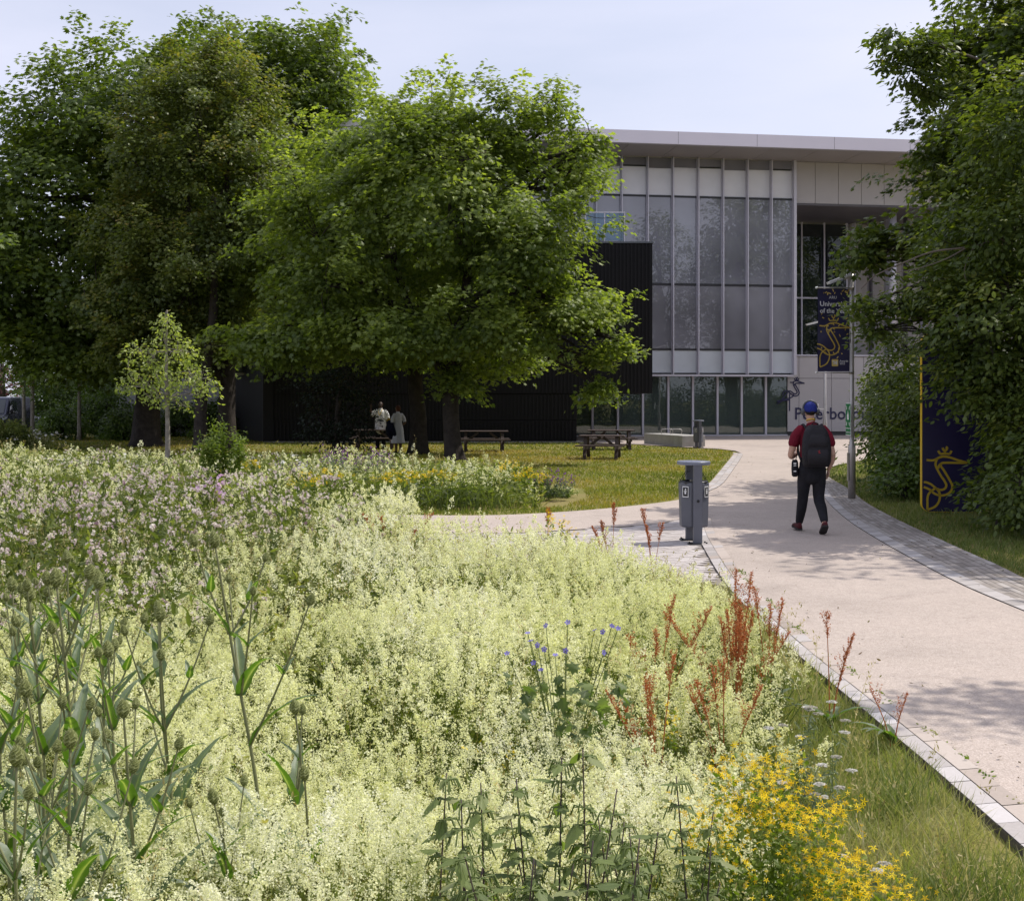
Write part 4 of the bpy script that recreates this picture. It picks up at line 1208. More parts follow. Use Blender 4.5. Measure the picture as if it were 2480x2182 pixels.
# big dense trees on the left
x2, y2 = gp(355, 1081)
tree('dense_tree', 'huge dense dark green tree filling the far corner with a very thick trunk', (x2, y2, 0),
     [([(x2, y2, -.05), (x2, y2, 1.2), (x2 + .1, y2, 3), (x2 + .2, y2, 6), (x2, y2, 10)], [.55, .48, .45, .4, .2])],
     [bl(330, 260, 170, 200, y2, 5), bl(190, 330, 140, 170, y2 - .5, 4.5), bl(60, 480, 150, 190, y2 - .5, 4.5), bl(420, 230, 110, 160, y2 + 1, 4), bl(240, 520, 260, 260, y2, 6), bl(60, 680, 200, 170, y2 - 1, 5), bl(300, 720, 260, 150, y2 - 1, 5), bl(-80, 560, 130, 190, y2, 4), bl(190, 825, 190, 70, y2 - 1, 4.5), bl(400, 850, 180, 70, y2 - 1, 4), bl(60, 590, 170, 160, y2 + 1, 5), bl(160, 450, 160, 170, y2 + 1, 4.5), bl(250, 880, 150, 40, y2 - 2, 3), bl(-130, 780, 120, 90, y2, 4)],
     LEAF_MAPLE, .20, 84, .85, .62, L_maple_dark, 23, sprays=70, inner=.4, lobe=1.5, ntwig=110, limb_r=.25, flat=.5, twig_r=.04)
x3, y3 = (690 - CX) / FPX * 57, 57.0
tree('dense_tree', 'tall rounded green tree rising behind the olive brown one', (x3, y3, 0),
     [([(x3, y3, -.05), (x3, y3, 3), (x3 + .1, y3, 7), (x3, y3, 12)], [.5, .42, .35, .2])],
     [bl(650, 190, 140, 140, y3, 5), bl(780, 200, 110, 130, y3, 4.5), bl(740, 360, 160, 170, y3, 5), bl(560, 170, 90, 120, y3, 4), bl(620, 420, 180, 200, y3, 5), bl(700, 600, 170, 160, y3, 4.5), bl(560, 760, 170, 90, y3, 4)],
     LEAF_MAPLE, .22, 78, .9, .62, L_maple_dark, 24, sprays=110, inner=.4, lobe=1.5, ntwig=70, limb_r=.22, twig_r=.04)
# olive brown tree in front of them
x4, y4 = (548 - CX) / FPX * 44.5, 44.5
x4b = (486 - CX) / FPX * 42.0
tree('field_maple_tree', 'tall olive brown tree with reddish new leaves and several upright stems', (x4, y4, 0),
     [([(x4, y4, -.05), (x4 + .02, y4, 2), (x4 + .1, y4, 5), (x4 + .05, y4, 9)], [.36, .28, .2, .1]),
      ([(x4b, 42.0, -.05), (x4b, 42.1, 2), (x4b + .3, 42.6, 5), (x4b + .2, 43, 9)], [.24, .2, .15, .08]),
      ([(x4 - .1, y4, 2.4), (x4 - .9, y4 - .3, 4.5), (x4 - 1.3, y4 - .4, 8), (x4 - 1.2, y4 - .4, 11)], [.16, .14, .1, .05])],
     [bl(490, 240, 120, 140, y4, 2.6), bl(560, 190, 70, 90, y4, 1.8), bl(600, 300, 110, 130, y4, 2.4), bl(400, 380, 140, 150, y4 - .5, 2.6), bl(540, 460, 170, 180, y4 - .8, 3), bl(620, 560, 100, 130, y4 - .3, 2), bl(330, 560, 120, 130, y4 - .5, 2.4), bl(450, 640, 190, 150, y4 - 1, 3), bl(280, 720, 110, 70, y4 - .5, 2), bl(420, 820, 180, 90, y4 - .8, 2.6), bl(320, 850, 100, 50, y4 - .6, 1.6), bl(560, 740, 100, 100, y4, 2)],
     LEAF_MAPLE, .12, 80, .50, .5, L_olive, 25, sprays=260, ntwig=200, limb_r=.10, flat=.6, twig_r=.022)
# pale young birch on the lawn
x5, y5 = (405 - CX) / FPX * 28, 28.0
tree('young_tree', 'slender young tree with pale trunk and sparse yellow green leaves standing in the flowers', (x5, y5, 0),
     [([(x5, y5, 0), (x5 + .01, y5, 1.2), (x5 - .02, y5, 2.4), (x5, y5, 3.9)], [.062, .052, .038, .012])],
     [bl(400, 800, 50, 45, y5, .5), bl(370, 860, 75, 45, y5, .7), bl(440, 860, 60, 50, y5, .6), bl(350, 925, 65, 45, y5 - .1, .6), bl(320, 915, 40, 35, y5, .4), bl(475, 910, 50, 40, y5 + .1, .6), bl(410, 920, 80, 50, y5, .7), bl(490, 950, 40, 30, y5, .4), bl(380, 965, 60, 25, y5, .5), bl(305, 935, 36, 30, y5, .4), bl(505, 925, 36, 30, y5, .4), bl(450, 985, 40, 22, y5, .4), bl(400, 775, 26, 24, y5, .3)],
     LEAF_OVAL, .088, 9, .16, .30, L_sapl, 26, bark=M_bark_pale, ntwig=260, limb_r=.016, flat=.9, droop=.1, twig_r=.006, inner=.5, upw=.4)
# birches and shrubs at the back on the left
for k, (px, Y, tp, lab) in enumerate(((79, 50, 780, 'slim white stemmed birch beside the parked van'), (58, 58, 800, 'thin birch standing behind the white stemmed birch'), (192, 56, 770, 'leafy birch between the shrubs and the great dark trunk'))):
    xx = (px - CX) / FPX * Y
    tree('birch_tree', lab, (xx, Y, 0), [([(xx, Y, 0), (xx, Y, 2.2), (xx + .1, Y, 4.4), (xx, Y, 5.6)], [.085, .07, .05, .02])],
         [bl(px - 5, 880, 65, 50, Y, 1.1), bl(px + 35, 925, 55, 40, Y, 1.0), bl(px - 25, 905, 45, 34, Y, .9), bl(px, 835, 60, 45, Y, .9)],
         LEAF_OVAL, .12, 36, .42, .4, L_bush, 40 + k, bark=M_bark_pale, ntwig=50, limb_r=.025, flat=.8, twig_r=.01, group='birches at the back')
for k, (px, py, rx, ry, Y, lab) in enumerate(((255, 975, 75, 95, 60, 'rounded leafy shrub at the back of the lawn beside the birches'), (150, 1010, 55, 62, 57, 'low green shrub next to the white stemmed birch'), (420, 1010, 80, 75, 62, 'dark shrub behind the great trunk'), (300, 1020, 60, 50, 56, 'lower bushy shrub in front of the rounded shrub'), (520, 1015, 60, 70, 60, 'shrub in the gap beside the pale rear building'))):
    c = at(px, py, Y)
    tree('shrub', lab, (c[0], Y, 0), [([(c[0], Y, 0), (c[0], Y, .6), (c[0] + .1, Y, c[2])], [.09, .07, .03])],
         [bl(px, py, rx, ry, Y, 1.6), bl(px - rx * .5, py + ry * .4, rx * .6, ry * .55, Y - .5, 1.2), bl(px + rx * .5, py + ry * .35, rx * .6, ry * .6, Y - .3, 1.2)],
         LEAF_OVAL, .14, 80, .5, .6, L_bush, 50 + k, ntwig=30, limb_r=.04, cat='shrub', group='shrubs at the back of the lawn', inner=.35)
c = at(230, 1000, 68)
hg = [bl(px, 972 + 14 * math.sin(px * .05), 75, 100, 68 + 2 * math.sin(px), 1.6) for px in range(110, 640, 62)]
tree('hedge', 'long tall hedge closing the back of the lawn behind the shrubs', (c[0], 68, 0), [([(c[0], 68, 0), (c[0], 68, .8), (c[0] + .1, 68, 1.6)], [.1, .08, .04])],
     hg, LEAF_OVAL, .17, 110, .6, .7, L_bush, 59, ntwig=20, limb_r=.04, cat='hedge', inner=.3, zmin=-.0)
# dark bush in the shade beside the people
x6, y6 = (815 - CX) / FPX * 40.5, 40.5
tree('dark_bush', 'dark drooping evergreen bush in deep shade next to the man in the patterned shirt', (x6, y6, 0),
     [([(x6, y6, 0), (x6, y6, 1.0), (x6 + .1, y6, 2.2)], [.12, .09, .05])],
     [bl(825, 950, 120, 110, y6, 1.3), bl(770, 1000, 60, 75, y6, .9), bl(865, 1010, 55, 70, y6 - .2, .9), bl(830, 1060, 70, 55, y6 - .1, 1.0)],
     LEAF_OVAL, .11, 34, .36, .45, L_shadebush, 60, ntwig=60, limb_r=.04, cat='bush', inner=.4, twig_r=.012)
# copper beech far away on the left
x7, y7 = (5 - CX) / FPX * 105, 105.0
tree('copper_beech', 'far dark red copper beech above the parked van', (x7, y7, 0), [([(x7, y7, 0), (x7, y7, 3), (x7, y7, 5)], [.3, .25, .15])],
     [bl(5, 915, 45, 48, y7, 3), bl(-35, 900, 50, 60, y7, 3), bl(50, 945, 30, 25, y7, 2)], LEAF_OVAL, .30, 20, .8, .4, L_red, 61, ntwig=20, limb_r=.1)
x8, y8 = (-10 - CX) / FPX * 130, 130.0
tree('dense_tree', 'very distant pale green tree at the edge of the car park', (x8, y8, 0), [([(x8, y8, 0), (x8, y8, 4), (x8, y8, 7)], [.3, .25, .15])],
     [bl(10, 890, 50, 45, y8, 4), bl(-60, 870, 60, 70, y8, 4), bl(90, 930, 70, 35, y8, 3), bl(190, 940, 70, 32, y8, 3)], LEAF_OVAL, .4, 20, 1.1, .4, L_bush, 62, ntwig=10, limb_r=.1)

# ------------------------------------------------------------------ trees along the right of the path
x, Y = 10.2, 21.5
tree('maple_tree', 'tall maple on the path side reaching out of the top of the picture', (x, Y, 0),
     [([(x, Y, -.05), (x, Y, 2.5), (x - .1, Y, 5), (x - .2, Y, 8)], [.28, .24, .18, .09])],
     [bl(2460, 100, 165, 180, Y, 2.4), bl(2425, 330, 175, 150, Y - .5, 2.4), bl(2370, 560, 160, 100, Y - .6, 2.0), bl(2260, 585, 60, 45, Y - .3, .9), bl(2285, 430, 60, 60, Y, 1.0), bl(2560, 300, 200, 300, Y, 3), bl(2105, 560, 22, 12, Y + .2, .4), bl(2150, 590, 36, 14, Y + .2, .5), bl(2090, 625, 26, 10, Y, .4), bl(2305, 120, 20, 40, Y, .4), bl(2560, 650, 220, 160, Y, 2.6)],
     LEAF_MAPLE, .11, 64, .38, .70, L_right, 31, sprays=120, lobe=.7, ntwig=150, limb_r=.07, twig_r=.013, flat=.45, droop=.3)
x, Y = 8.3, 18.2
tree('hornbeam_tree', 'leafy hornbeam with bare grey branches arching over the banner and the totem sign', (x, Y, 0),
     [([(x, Y, -.05), (x + .05, Y, 1.6), (x + .2, Y, 3.4), (x + .4, Y, 6)], [.16, .13, .10, .05])],
     [bl(2320, 700, 170, 60, Y, 1.1), bl(2170, 740, 85, 36, Y + .3, .6), bl(2085, 745, 26, 22, Y + .6, .3), bl(2120, 800, 28, 26, Y + .5, .3), bl(2420, 760, 180, 130, Y - .6, 1.6), bl(2375, 860, 120, 95, Y - .5, .9), bl(2310, 900, 52, 60, Y - .7, .5), bl(2440, 560, 150, 140, Y - .5, 1.5), bl(2430, 940, 110, 80, Y - .6, 1.0), bl(2350, 955, 80, 50, Y - .7, .5), bl(2290, 800, 60, 30, Y - .3, .5), bl(2480, 1020, 100, 110, Y - .8, 1.0), bl(2460, 300, 120, 160, Y - 1, 1.2), bl(2550, 900, 150, 200, Y - .5, 1.6)],
     LEAF_OVAL, .095, 52, .28, .70, L_right, 32, sprays=120, lobe=.5, ntwig=200, limb_r=.05, twig_r=.009, flat=.5, droop=.3, inner=.3)
# the two bare arching branches and the one reaching into the sky
hb = thing('dead_branch', 'bare pale grey branch with forked twigs lying across the hornbeam foliage', 'branch', tuple(at(2480, 560, 17.4)))
o = at(2480, 560, 17.4)
def br(g, pts, r0, r1):
    P = cr([at(*p) - o for p in pts], 5); g.tube(P, np.linspace(r0, r1, len(P)), 7)
q = Geo()
br(q, [(2500, 548, 17.4), (2400, 585, 17.3), (2340, 600, 17.2), (2260, 610, 17.2), (2190, 636, 17.2), (2120, 668, 17.3), (2085, 700, 17.4)], .022, .005)
br(q, [(2345, 598, 17.2), (2290, 628, 17.1), (2225, 650, 17.1), (2150, 665, 17.2)], .012, .004)
br(q, [(2362, 594, 17.2), (2345, 625, 17.1), (2335, 660, 17.0), (2345, 690, 17.0)], .009, .003)
br(q, [(2420, 578, 17.3), (2450, 590, 17.2), (2490, 575, 17.1)], .01, .004)
q.build('stem', M_twig, hb)
hb2 = thing('bough', 'long curved bare bough reaching out of the tall maple into the sky', 'branch', tuple(at(2480, 205, 20.0)))
o = at(2480, 205, 20.0)
q = Geo()
br(q, [(2500, 215, 20), (2440, 185, 19.8), (2370, 145, 19.7), (2300, 122, 19.6), (2260, 105, 19.5), (2215, 82, 19.4)], .035, .007)
br(q, [(2290, 120, 19.6), (2245, 105, 19.6), (2190, 118, 19.6)], .012, .004)
br(q, [(2330, 130, 19.6), (2270, 135, 19.7), (2205, 150, 19.7), (2165, 160, 19.7)], .012, .004)
q.build('stem', M_twig, hb2)
r = np.random.default_rng(5)
g, C, O = crown([(at(2160, 90, 19.5) - o, (.28, .3, .10)), (at(2210, 120, 19.6) - o, (.4, .4, .25)), (at(2140, 155, 19.7) - o, (.22, .2, .07)), (at(2220, 175, 19.7) - o, (.38, .4, .28)), (at(2245, 215, 19.7) - o, (.22, .3, .25)), (at(2270, 150, 19.7) - o, (.3, .4, .3))],
                LEAF_OVAL, .11, 16, .14, .5, r, flat=.8)
g.build('crown', L_right, hb2)
# hedge bushes below, as separate shrubs down to the verge
for k, (px, py, rx, ry, Y, lab, lm) in enumerate((
        (2190, 880, 85, 105, 27, 'light green elder shrub behind the lamp post', L_right), (2155, 1010, 70, 125, 26, 'bushy shrub at the foot of the lamp post', L_right),
        (2225, 1000, 110, 160, 24.5, 'dense shrub between the lamp post and the totem sign', L_right), (2190, 1115, 85, 85, 23, 'grey green nettle thicket beside the totem sign', L_bush),
        (2420, 1160, 85, 90, 17.6, 'low dark shrub hiding the foot of the totem sign', L_right), (2500, 1110, 120, 170, 16.6, 'dark shrub nearest the camera on the verge', L_right),
        (2560, 1000, 110, 200, 18.5, 'tall dark shrub behind the verge', L_right), (2330, 960, 130, 150, 25, 'dark shrub behind the totem sign', L_right), (2125, 930, 26, 46, 30, 'pale shrub beyond the lamp post', L_right))):
    c = at(px, py, Y)
    zb = max(.1, c[2] - ry * Y / FPX)
    tree('hedge_shrub', lab, (c[0], Y, 0), [([(c[0], Y, 0), (c[0] + .05, Y, .5), (c[0], Y, max(.8, c[2]))], [.05, .04, .02])],
         [bl(px, py, rx, ry, Y, .9), bl(px - rx * .35, py + ry * .5, rx * .7, ry * .55, Y - .4, .7), bl(px + rx * .5, py + ry * .45, rx * .6, ry * .6, Y - .3, .8)],
         LEAF_OVAL, .095, 46, .30, .7, lm, 70 + k, lobe=.5, ntwig=40, limb_r=.025, cat='shrub', group='shrubs along the right verge', inner=.35, twig_r=.007, zmin=.05)
# the wood beyond them on the right: whole trees standing where the glass reflects them
r = np.random.default_rng(77)
proto = tree('woodland_tree', 'tall tree of the wood along the path, seen in the glass front', (12.5, 27.5, 0), [([(12.5, 27.5, 0), (12.5, 27.5, 3), (12.6, 27.5, 7), (12.5, 27.5, 11)], [.25, .22, .18, .08])],
             [((12.5, 27.5, 8), (3.0, 3.0, 4.2)), ((13.4, 28, 11), (2.0, 2.0, 2.6)), ((11.4, 27, 5), (2.0, 2.2, 2.6)), ((13.9, 27.2, 5), (1.9, 2.2, 2.8))],
             LEAF_TRI, .20, 70, .8, .55, L_right, 78, ntwig=30, limb_r=.09, group='wood on the right of the path', cat='tree')
for x, Y, s in ((18, 24, 1.15), (21, 31, 1.25), (24, 38, 1.3), (17, 33.5, 1.05), (29, 34, 1.35), (28, 44, 1.25), (34, 41, 1.3), (15.5, 19.5, 1.0), (23, 18, 1.2), (13.2, 13, .95), (36, 30, 1.4), (31, 24, 1.3)):
    c = copy_tree(proto); c.location = (x, Y, 0); c.rotation_euler = (0, 0, r.uniform(0, 6.28)); c.scale = (s, s, s * r.uniform(.95, 1.12))

# undergrowth of the wood, reflected low in the glass
r = np.random.default_rng(79)
bl_u = [((x, Y, r.uniform(.6, 1.3)), (r.uniform(1.2, 2.2), r.uniform(1.2, 2.0), r.uniform(1.2, 2.4))) for x, Y in zip(r.uniform(9.5, 36, 60), r.uniform(20, 44, 60)) if x > 9.2 + max(0, (Y - 27)) * .45]
g, C, O = crown(bl_u, LEAF_TRI, .18, 40, .6, .4, r, zmin=.05)
tag(g.build('undergrowth', L_right), kind='stuff')
# trees standing just outside the frame on the right, whose shadows reach the path; the slim one is added for its shadow
t = copy_tree(proto); t.location = (11.6, 16.4, 0); t.scale = (.85, .85, .95); t['label'] = 'tall tree at the near end of the wood shading the path'
x, Y = 8.6, 9.5
tree('shadow_tree', 'unseen slim tree added beside the verge for casting a shadow over the path', (x, Y, 0), [([(x, Y, 0), (x, Y, 3), (x - .1, Y, 6.5)], [.09, .07, .04])],
     [((8.4, 9.3, 7.6), (1.3, .8, .8)), ((7.4, 9.2, 7.4), (1.0, .6, .5))], LEAF_OVAL, .10, 40, .35, .7, L_right, 80, ntwig=20, limb_r=.03)
# ------------------------------------------------------------------ meadow
def area_pts(n, x0, x1, y0, y1, r, keep=None):
    P = np.column_stack([r.uniform(x0, x1, n), r.uniform(y0, y1, n)])
    # only the part the photo's field of view (with a margin for a step aside) can show
    half = .5 * 2480 / FPX * P[:, 1]
    P = P[np.abs(P[:, 0]) < half + 1.9]
    return P if keep is None else P[keep(P)]


BED1 = np.array([(-20, .4), (1.98, .4), (1.98, 9.2), (2.02, 11.9), (1.45, 12.4), (.5, 12.7), (-.6, 12.7), (-1.1, 14.6), (-1.6, 16.5), (-4, 16.7), (-6.3, 17.3), (-10, 19.0), (-20, 26)])
BED2 = np.array([(-20, 30.5), (-14, 26.2), (-9, 22.9), (-4, 20.9), (-1.4, 20.3), (-.2, 20.5), (.9, 21.3), (1.4, 23.0), (1.5, 25.5), (.3, 28), (-2.5, 29.5), (-6, 30.5), (-11, 32), (-20, 37)])


def bedstraw_height(x, y):
    edge = np.interp(y, [0, 2.5, 3.4, 3.9, 4.5, 5.2, 6, 8, 9.5, 11, 12.5, 14], [.42, .46, .50, .72, .98, 1.15, 1.32, 1.62, 1.50, 1.15, .85, .4])
    return (.54 + .11 * wave(x, y, 1.1, 1) + .07 * wave(x, y, 3.2, 2) + np.clip((y - 2.5) * .012, 0, .08)) * np.clip(.66 + (edge - x) * .45, .62, 1.0)


# how much of each spot is verge grass near the kerb (the bed narrows to a grassy strip)
def verge(P):
    edge = np.interp(P[:, 1], [0, 2.5, 3.4, 3.9, 4.5, 5.2, 6, 8, 9.5, 11, 12.5, 14], [.42, .46, .50, .72, .98, 1.15, 1.32, 1.62, 1.50, 1.15, .85, .4])
    return P[:, 0] > edge + .12 * wave(P[:, 0] * 0, P[:, 1], 4, 8)


L_straw = leafmat('bedstraw_floret', [(0, (.62, .645, .31)), (.35, (.785, .80, .46)), (.75, (.865, .872, .61)), (1, (.92, .915, .77))], .45, (1.12, 1.12, .9), .8, .1)
L_stem = leafmat('meadow_green', [(0, (.06, .085, .026)), (.4, (.135, .172, .046)), (.75, (.24, .27, .085)), (1, (.38, .34, .16))], .45, (1.4, 1.5, .5), .55, .25)
L_grass = leafmat('grass_blade', [(0, (.09, .13, .035)), (.35, (.18, .22, .065)), (.62, (.30, .30, .13)), (1, (.52, .45, .28))], .42, (1.3, 1.4, .6), .5, .3)
L_lawn = leafmat('lawn_blade', [(0, (.10, .14, .022)), (.35, (.20, .235, .036)), (.7, (.34, .28, .075)), (1, (.46, .35, .15))], .4, (1.4, 1.4, .5), .55, .25)


def plume_templates(k, nflo, size, length, width, r):
    out = []
    for _ in range(k):
        n = nflo
        # a loose panicle: side branchlets up an axis, florets clustered on them
        nb = 11
        tb = np.sort(r.uniform(.08, 1.0, nb)); ab = r.uniform(0, 6.28, nb)
        b = r.integers(0, nb, n)
        t = tb[b]; rad = width * (1.05 - .8 * t) * np.sqrt(r.random(n)); a = ab[b] + r.normal(0, .35, n)
        c = np.column_stack([np.cos(a) * rad, np.sin(a) * rad, (t - 1) * length + rad * .7 + r.normal(0, .010, n)])
        top = r.random(n) < .16
        c[top] = np.column_stack([r.normal(0, width * .14, top.sum()), r.normal(0, width * .14, top.sum()), r.uniform(-.25, .08, top.sum()) * length])
        nrm = unit(r.normal(size=(n, 3)) + np.array([0, 0, .6]))
        M = frames(nrm, rnd_unit(n, r)) * (size * r.uniform(.6, 1.3, n))[:, None, None]
        q = np.array([(-.5, -.5, 0), (.5, -.5, .12), (.5, .5, 0), (-.5, .5, .12)])
        v = (np.einsum('nij,kj->nki', M, q) + c[:, None]).reshape(-1, 3)
        f = np.arange(4 * n).reshape(-1, 4)
        out.append((v, f))
    return out


def strips(P, H, lean, w, r, seg=2, bend=.3):
    """thin upright blades: returns vertices (N,2*seg+1,3) and one template of faces"""
    n = len(P); a = r.uniform(0, 6.28, n); side = np.column_stack([np.cos(a), np.sin(a), np.zeros(n)])
    V = []
    for s in range(seg + 1):
        t = s / seg
        c = np.column_stack([P[:, 0] + lean[:, 0] * t ** (1 + bend), P[:, 1] + lean[:, 1] * t ** (1 + bend), H * t * (1 - .12 * t)])
        if s < seg:
            ww = (w * (1 - .55 * t))[:, None] * side / 2
            V += [c - ww, c + ww]
        else:
            V += [c]
    V = np.stack(V, 1)
    F = [np.array([[2 * s, 2 * s + 1, 2 * s + 3, 2 * s + 2] for s in range(seg - 1)]).reshape(-1, 4), np.array([[2 * seg - 2, 2 * seg - 1, 2 * seg]])]
    return V, F


def add_strips(g, P, z0, H, lean, w, r, mat, tint, seg=2):
    V, F = strips(P, H, lean, w, r, seg)
    V[:, :, 2] += np.asarray(z0).reshape(-1, 1) if np.ndim(z0) else z0
    n, k = V.shape[:2]; off = (np.arange(n) * k)[:, None, None]
    fl = [(f[None] + off).reshape(-1, f.shape[1]) for f in F if len(f)]
    g.add(V.reshape(-1, 3), fl, mat, np.repeat(np.broadcast_to(tint, (n,)), k))


r = np.random.default_rng(101)


def thin_zone(P):
    """0..1 how thinly the bedstraw grows (darker, stalky openings)"""
    x, y = P[:, 0], P[:, 1]
    d = np.zeros(len(P))
    for (cx_, cy_, rx, ry, s) in ((-.1, 5.2, .35, .7, .75), (.45, 4.0, .4, .45, .5), (-1.45, 10.5, 1.5, 2.2, .8), (-4.4, 11.0, 3.0, 4.8, 1.07), (-4.6, 12.0, 2.0, 4.0, 1.07), (-3.0, 7.4, 1.3, 1.3, 1.0), (-1.7, 3.1, 1.2, 1.0, .75), (.25, 2.8, .75, .6, .85), (.80, 3.6, .42, .5, 1.1), (1.25, 4.9, .35, .9, .85), (1.25, 6.9, .4, .6, .7), (.68, 5.6, .2, .2, .8), (.6, 8.0, .35, .5, .35), (-.9, 14.8, .7, .6, .6), (-1.25, 7.2, .45, .5, .9), (-1.0, 6.5, .4, .4, .8), (-1.6, 9.0, .5, .6, .8), (-.6, 9.6, .4, .4, .6), (-2.6, 14.5, 1.2, 1.2, .8), (-8, 15, 4, 4, .6)):
        q = ((x - cx_) / rx) ** 2 + ((y - cy_) / ry) ** 2; d = np.maximum(d, s * np.exp(-q * q if s > 1 else -q))
    return d


def bedstraw(bed, zones, name, mats):
    g = Geo()
    for (y0, y1, x0, x1, dens, nflo, fs, plen, pw) in zones:
        T = plume_templates(6, nflo, fs, plen, pw, r)
        n = int(dens * (x1 - x0) * (y1 - y0))
        P = area_pts(n, x0, x1, y0, y1, r, lambda p: in_poly(p, bed) & ~verge(p))
        z = r.random(len(P))
        tz = thin_zone(P) if bed is BED1 else np.clip(.62 + .5 * wave(P[:, 0], P[:, 1], 1.3, 6) + .35 * (P[:, 0] > -2.2), 0, 1.02)
        P = P[z > tz * .93]
        m = len(P)
        H = bedstraw_height(P[:, 0], P[:, 1]) * r.uniform(.76, 1.12, m) * np.where(r.random(m) < .07, 1.28, 1.0)
        if bed is not BED1: H = H * .95
        # lean and bow of each flowering stem
        lean = np.column_stack([.07 * wave(P[:, 0], P[:, 1], 2.0, 31) + r.normal(0, .09, m), .07 * wave(P[:, 0], P[:, 1], 2.0, 32) + r.normal(0, .09, m)])
        pos = np.column_stack([P + lean, H])
        up = unit(np.column_stack([lean * 1.6 + r.normal(0, .15, (m, 2)), np.ones(m) * .55]))
        M = frames(up, rnd_unit(m, r)) * r.uniform(.7, 1.25, m)[:, None, None]
        tint = np.clip(.55 + .22 * wave(P[:, 0], P[:, 1], 1.6, 5) + r.normal(0, .16, m), 0, 1)
        w = r.integers(0, len(T), m)
        for k, (tv, tf) in enumerate(T):
            s = w == k
            if s.any():
                g.inst(tv, [tf], pos[s], M[s], 0, tint[s])
        add_strips(g, P, 0.0, H, lean, np.full(m, .0035 + .0002 * y0), r, 1, np.clip(r.normal(.55, .2, m), 0, 1))
        # whorled narrow leaves up the stems
        for q in range(3):
            t = r.uniform(.35, .9, m)
            c = np.column_stack([P + lean * t[:, None], H * t])
            nrm = unit(r.normal(size=(m, 3)) + np.array([0, 0, 1.2])); M2 = frames(nrm, rnd_unit(m, r) * np.array([1, 1, .4])) * r.uniform(.025, .05, m)[:, None, None]
            g.inst(LEAF_LANCE[0], LEAF_LANCE[1], c, M2, 1, np.clip(r.normal(.5, .2, m), 0, 1))
    o = g.build(name, mats)
    return tag(o, kind='stuff')


bedstraw(BED1, [(1.3, 3.2, -3.2, 1.9, 360, 230, .0041, .19, .046), (3.2, 5.2, -4.1, 1.9, 330, 180, .0050, .20, .050), (5.2, 8.0, -5.3, 2.0, 240, 120, .0066, .21, .056), (8.0, 12.0, -7.0, 2.0, 160, 82, .0088, .22, .062), (12.0, 19.5, -10.2, 1.6, 95, 56, .0120, .23, .070)], 'bedstraw', [L_straw, L_stem])
bedstraw(BED2, [(20, 26, -15, 1.5, 24, 40, .018, .26, .085), (26, 33, -20, 1.5, 15, 34, .024, .28, .10)], 'bedstraw.001', [L_straw, L_stem])


# green understorey: leafy stalks and grass filling the beds
def understorey(bed, zones, name):
    g = Geo()
    for (y0, y1, x0, x1, dens, w, hs) in zones:
        n = int(dens * (x1 - x0) * (y1 - y0))
        P = area_pts(n, x0, x1, y0, y1, r, lambda p: in_poly(p, bed) & ~verge(p))
        m = len(P); tz = thin_zone(P) if bed is BED1 else np.full(m, .4)
        H = bedstraw_height(P[:, 0], P[:, 1]) * r.uniform(.45, .92, m) * hs
        lean = r.normal(0, .10, (m, 2))
        dark = np.clip((.42 if bed is BED1 else .55) + .25 * wave(P[:, 0], P[:, 1], 1.0, 14) - .30 * tz + r.normal(0, .17, m), 0, 1)
        add_strips(g, P, 0.0, H, lean, w * r.uniform(.6, 1.5, m), r, 0, dark, 3)
        for q in range(2):
            t = r.uniform(.3, 1.0, m)
            c = np.column_stack([P + lean * t[:, None], H * t * .95])
            nrm = unit(r.normal(size=(m, 3)) * .6 + np.array([0, 0, 1.0])); M2 = frames(nrm, rnd_unit(m, r)) * (r.uniform(3.5, 9, m) * w)[:, None, None]
            g.inst(LEAF_LANCE[0], LEAF_LANCE[1], c, M2, 0, np.clip(dark + r.normal(0, .1, m), 0, 1))
    return tag(g.build(name, [L_stem]), kind='stuff')


understorey(BED1, [(1.2, 4.0, -3.6, 1.9, 620, .006, 1.0), (4.0, 8.0, -5.3, 2.0, 380, .008, 1.0), (8, 19.5, -10.2, 2.0, 170, .013, 1.0)], 'meadow_grass')
understorey(BED2, [(20, 36, -20, 1.5, 130, .020, 1.10)], 'meadow_grass.001')


# taller grasses gone to seed and a few dead brown stalks standing out of the flowers
g = Geo(); P = np.concatenate([area_pts(1500, -5, 1.9, 2.2, 13, r, lambda p: in_poly(p, BED1)), area_pts(700, -14, 1.4, 13, 33, r, lambda p: in_poly(p, BED1) | in_poly(p, BED2))]); m = len(P)
H = bedstraw_height(P[:, 0], P[:, 1]) * r.uniform(.95, 1.5, m); lean = r.normal(0, .13, (m, 2)); tn = np.clip(r.normal(.75, .25, m), 0, 1)
add_strips(g, P, 0.0, H, lean, .0022 + .00025 * P[:, 1], r, 0, tn, 3)
i = np.repeat(np.arange(m), 14); t = r.uniform(.72, 1.0, len(i))
c = np.column_stack([P[i] + lean[i] * (t ** 1.3)[:, None], H[i] * t * (1 - .12 * t)]) + r.normal(0, .012, (len(i), 3))
M = frames(rnd_unit(len(i), r), unit(r.normal(size=(len(i), 3)) * .5 + np.array([0, 0, 1]))) * ((.014 + .0012 * P[i, 1]) * r.uniform(.6, 1.3, len(i)))[:, None, None]
g.inst(LEAF_LANCE[0], LEAF_LANCE[1], c, M, 0, np.clip(tn[i] + r.normal(0, .12, len(i)), 0, 1))
tag(g.build('tall_grass', [leafmat('seeding_grass', [(0, (.12, .08, .035)), (.4, (.26, .22, .08)), (.75, (.42, .38, .17)), (1, (.56, .48, .28))], .35, (1.2, 1.2, .7), .7, .2)]), kind='stuff')


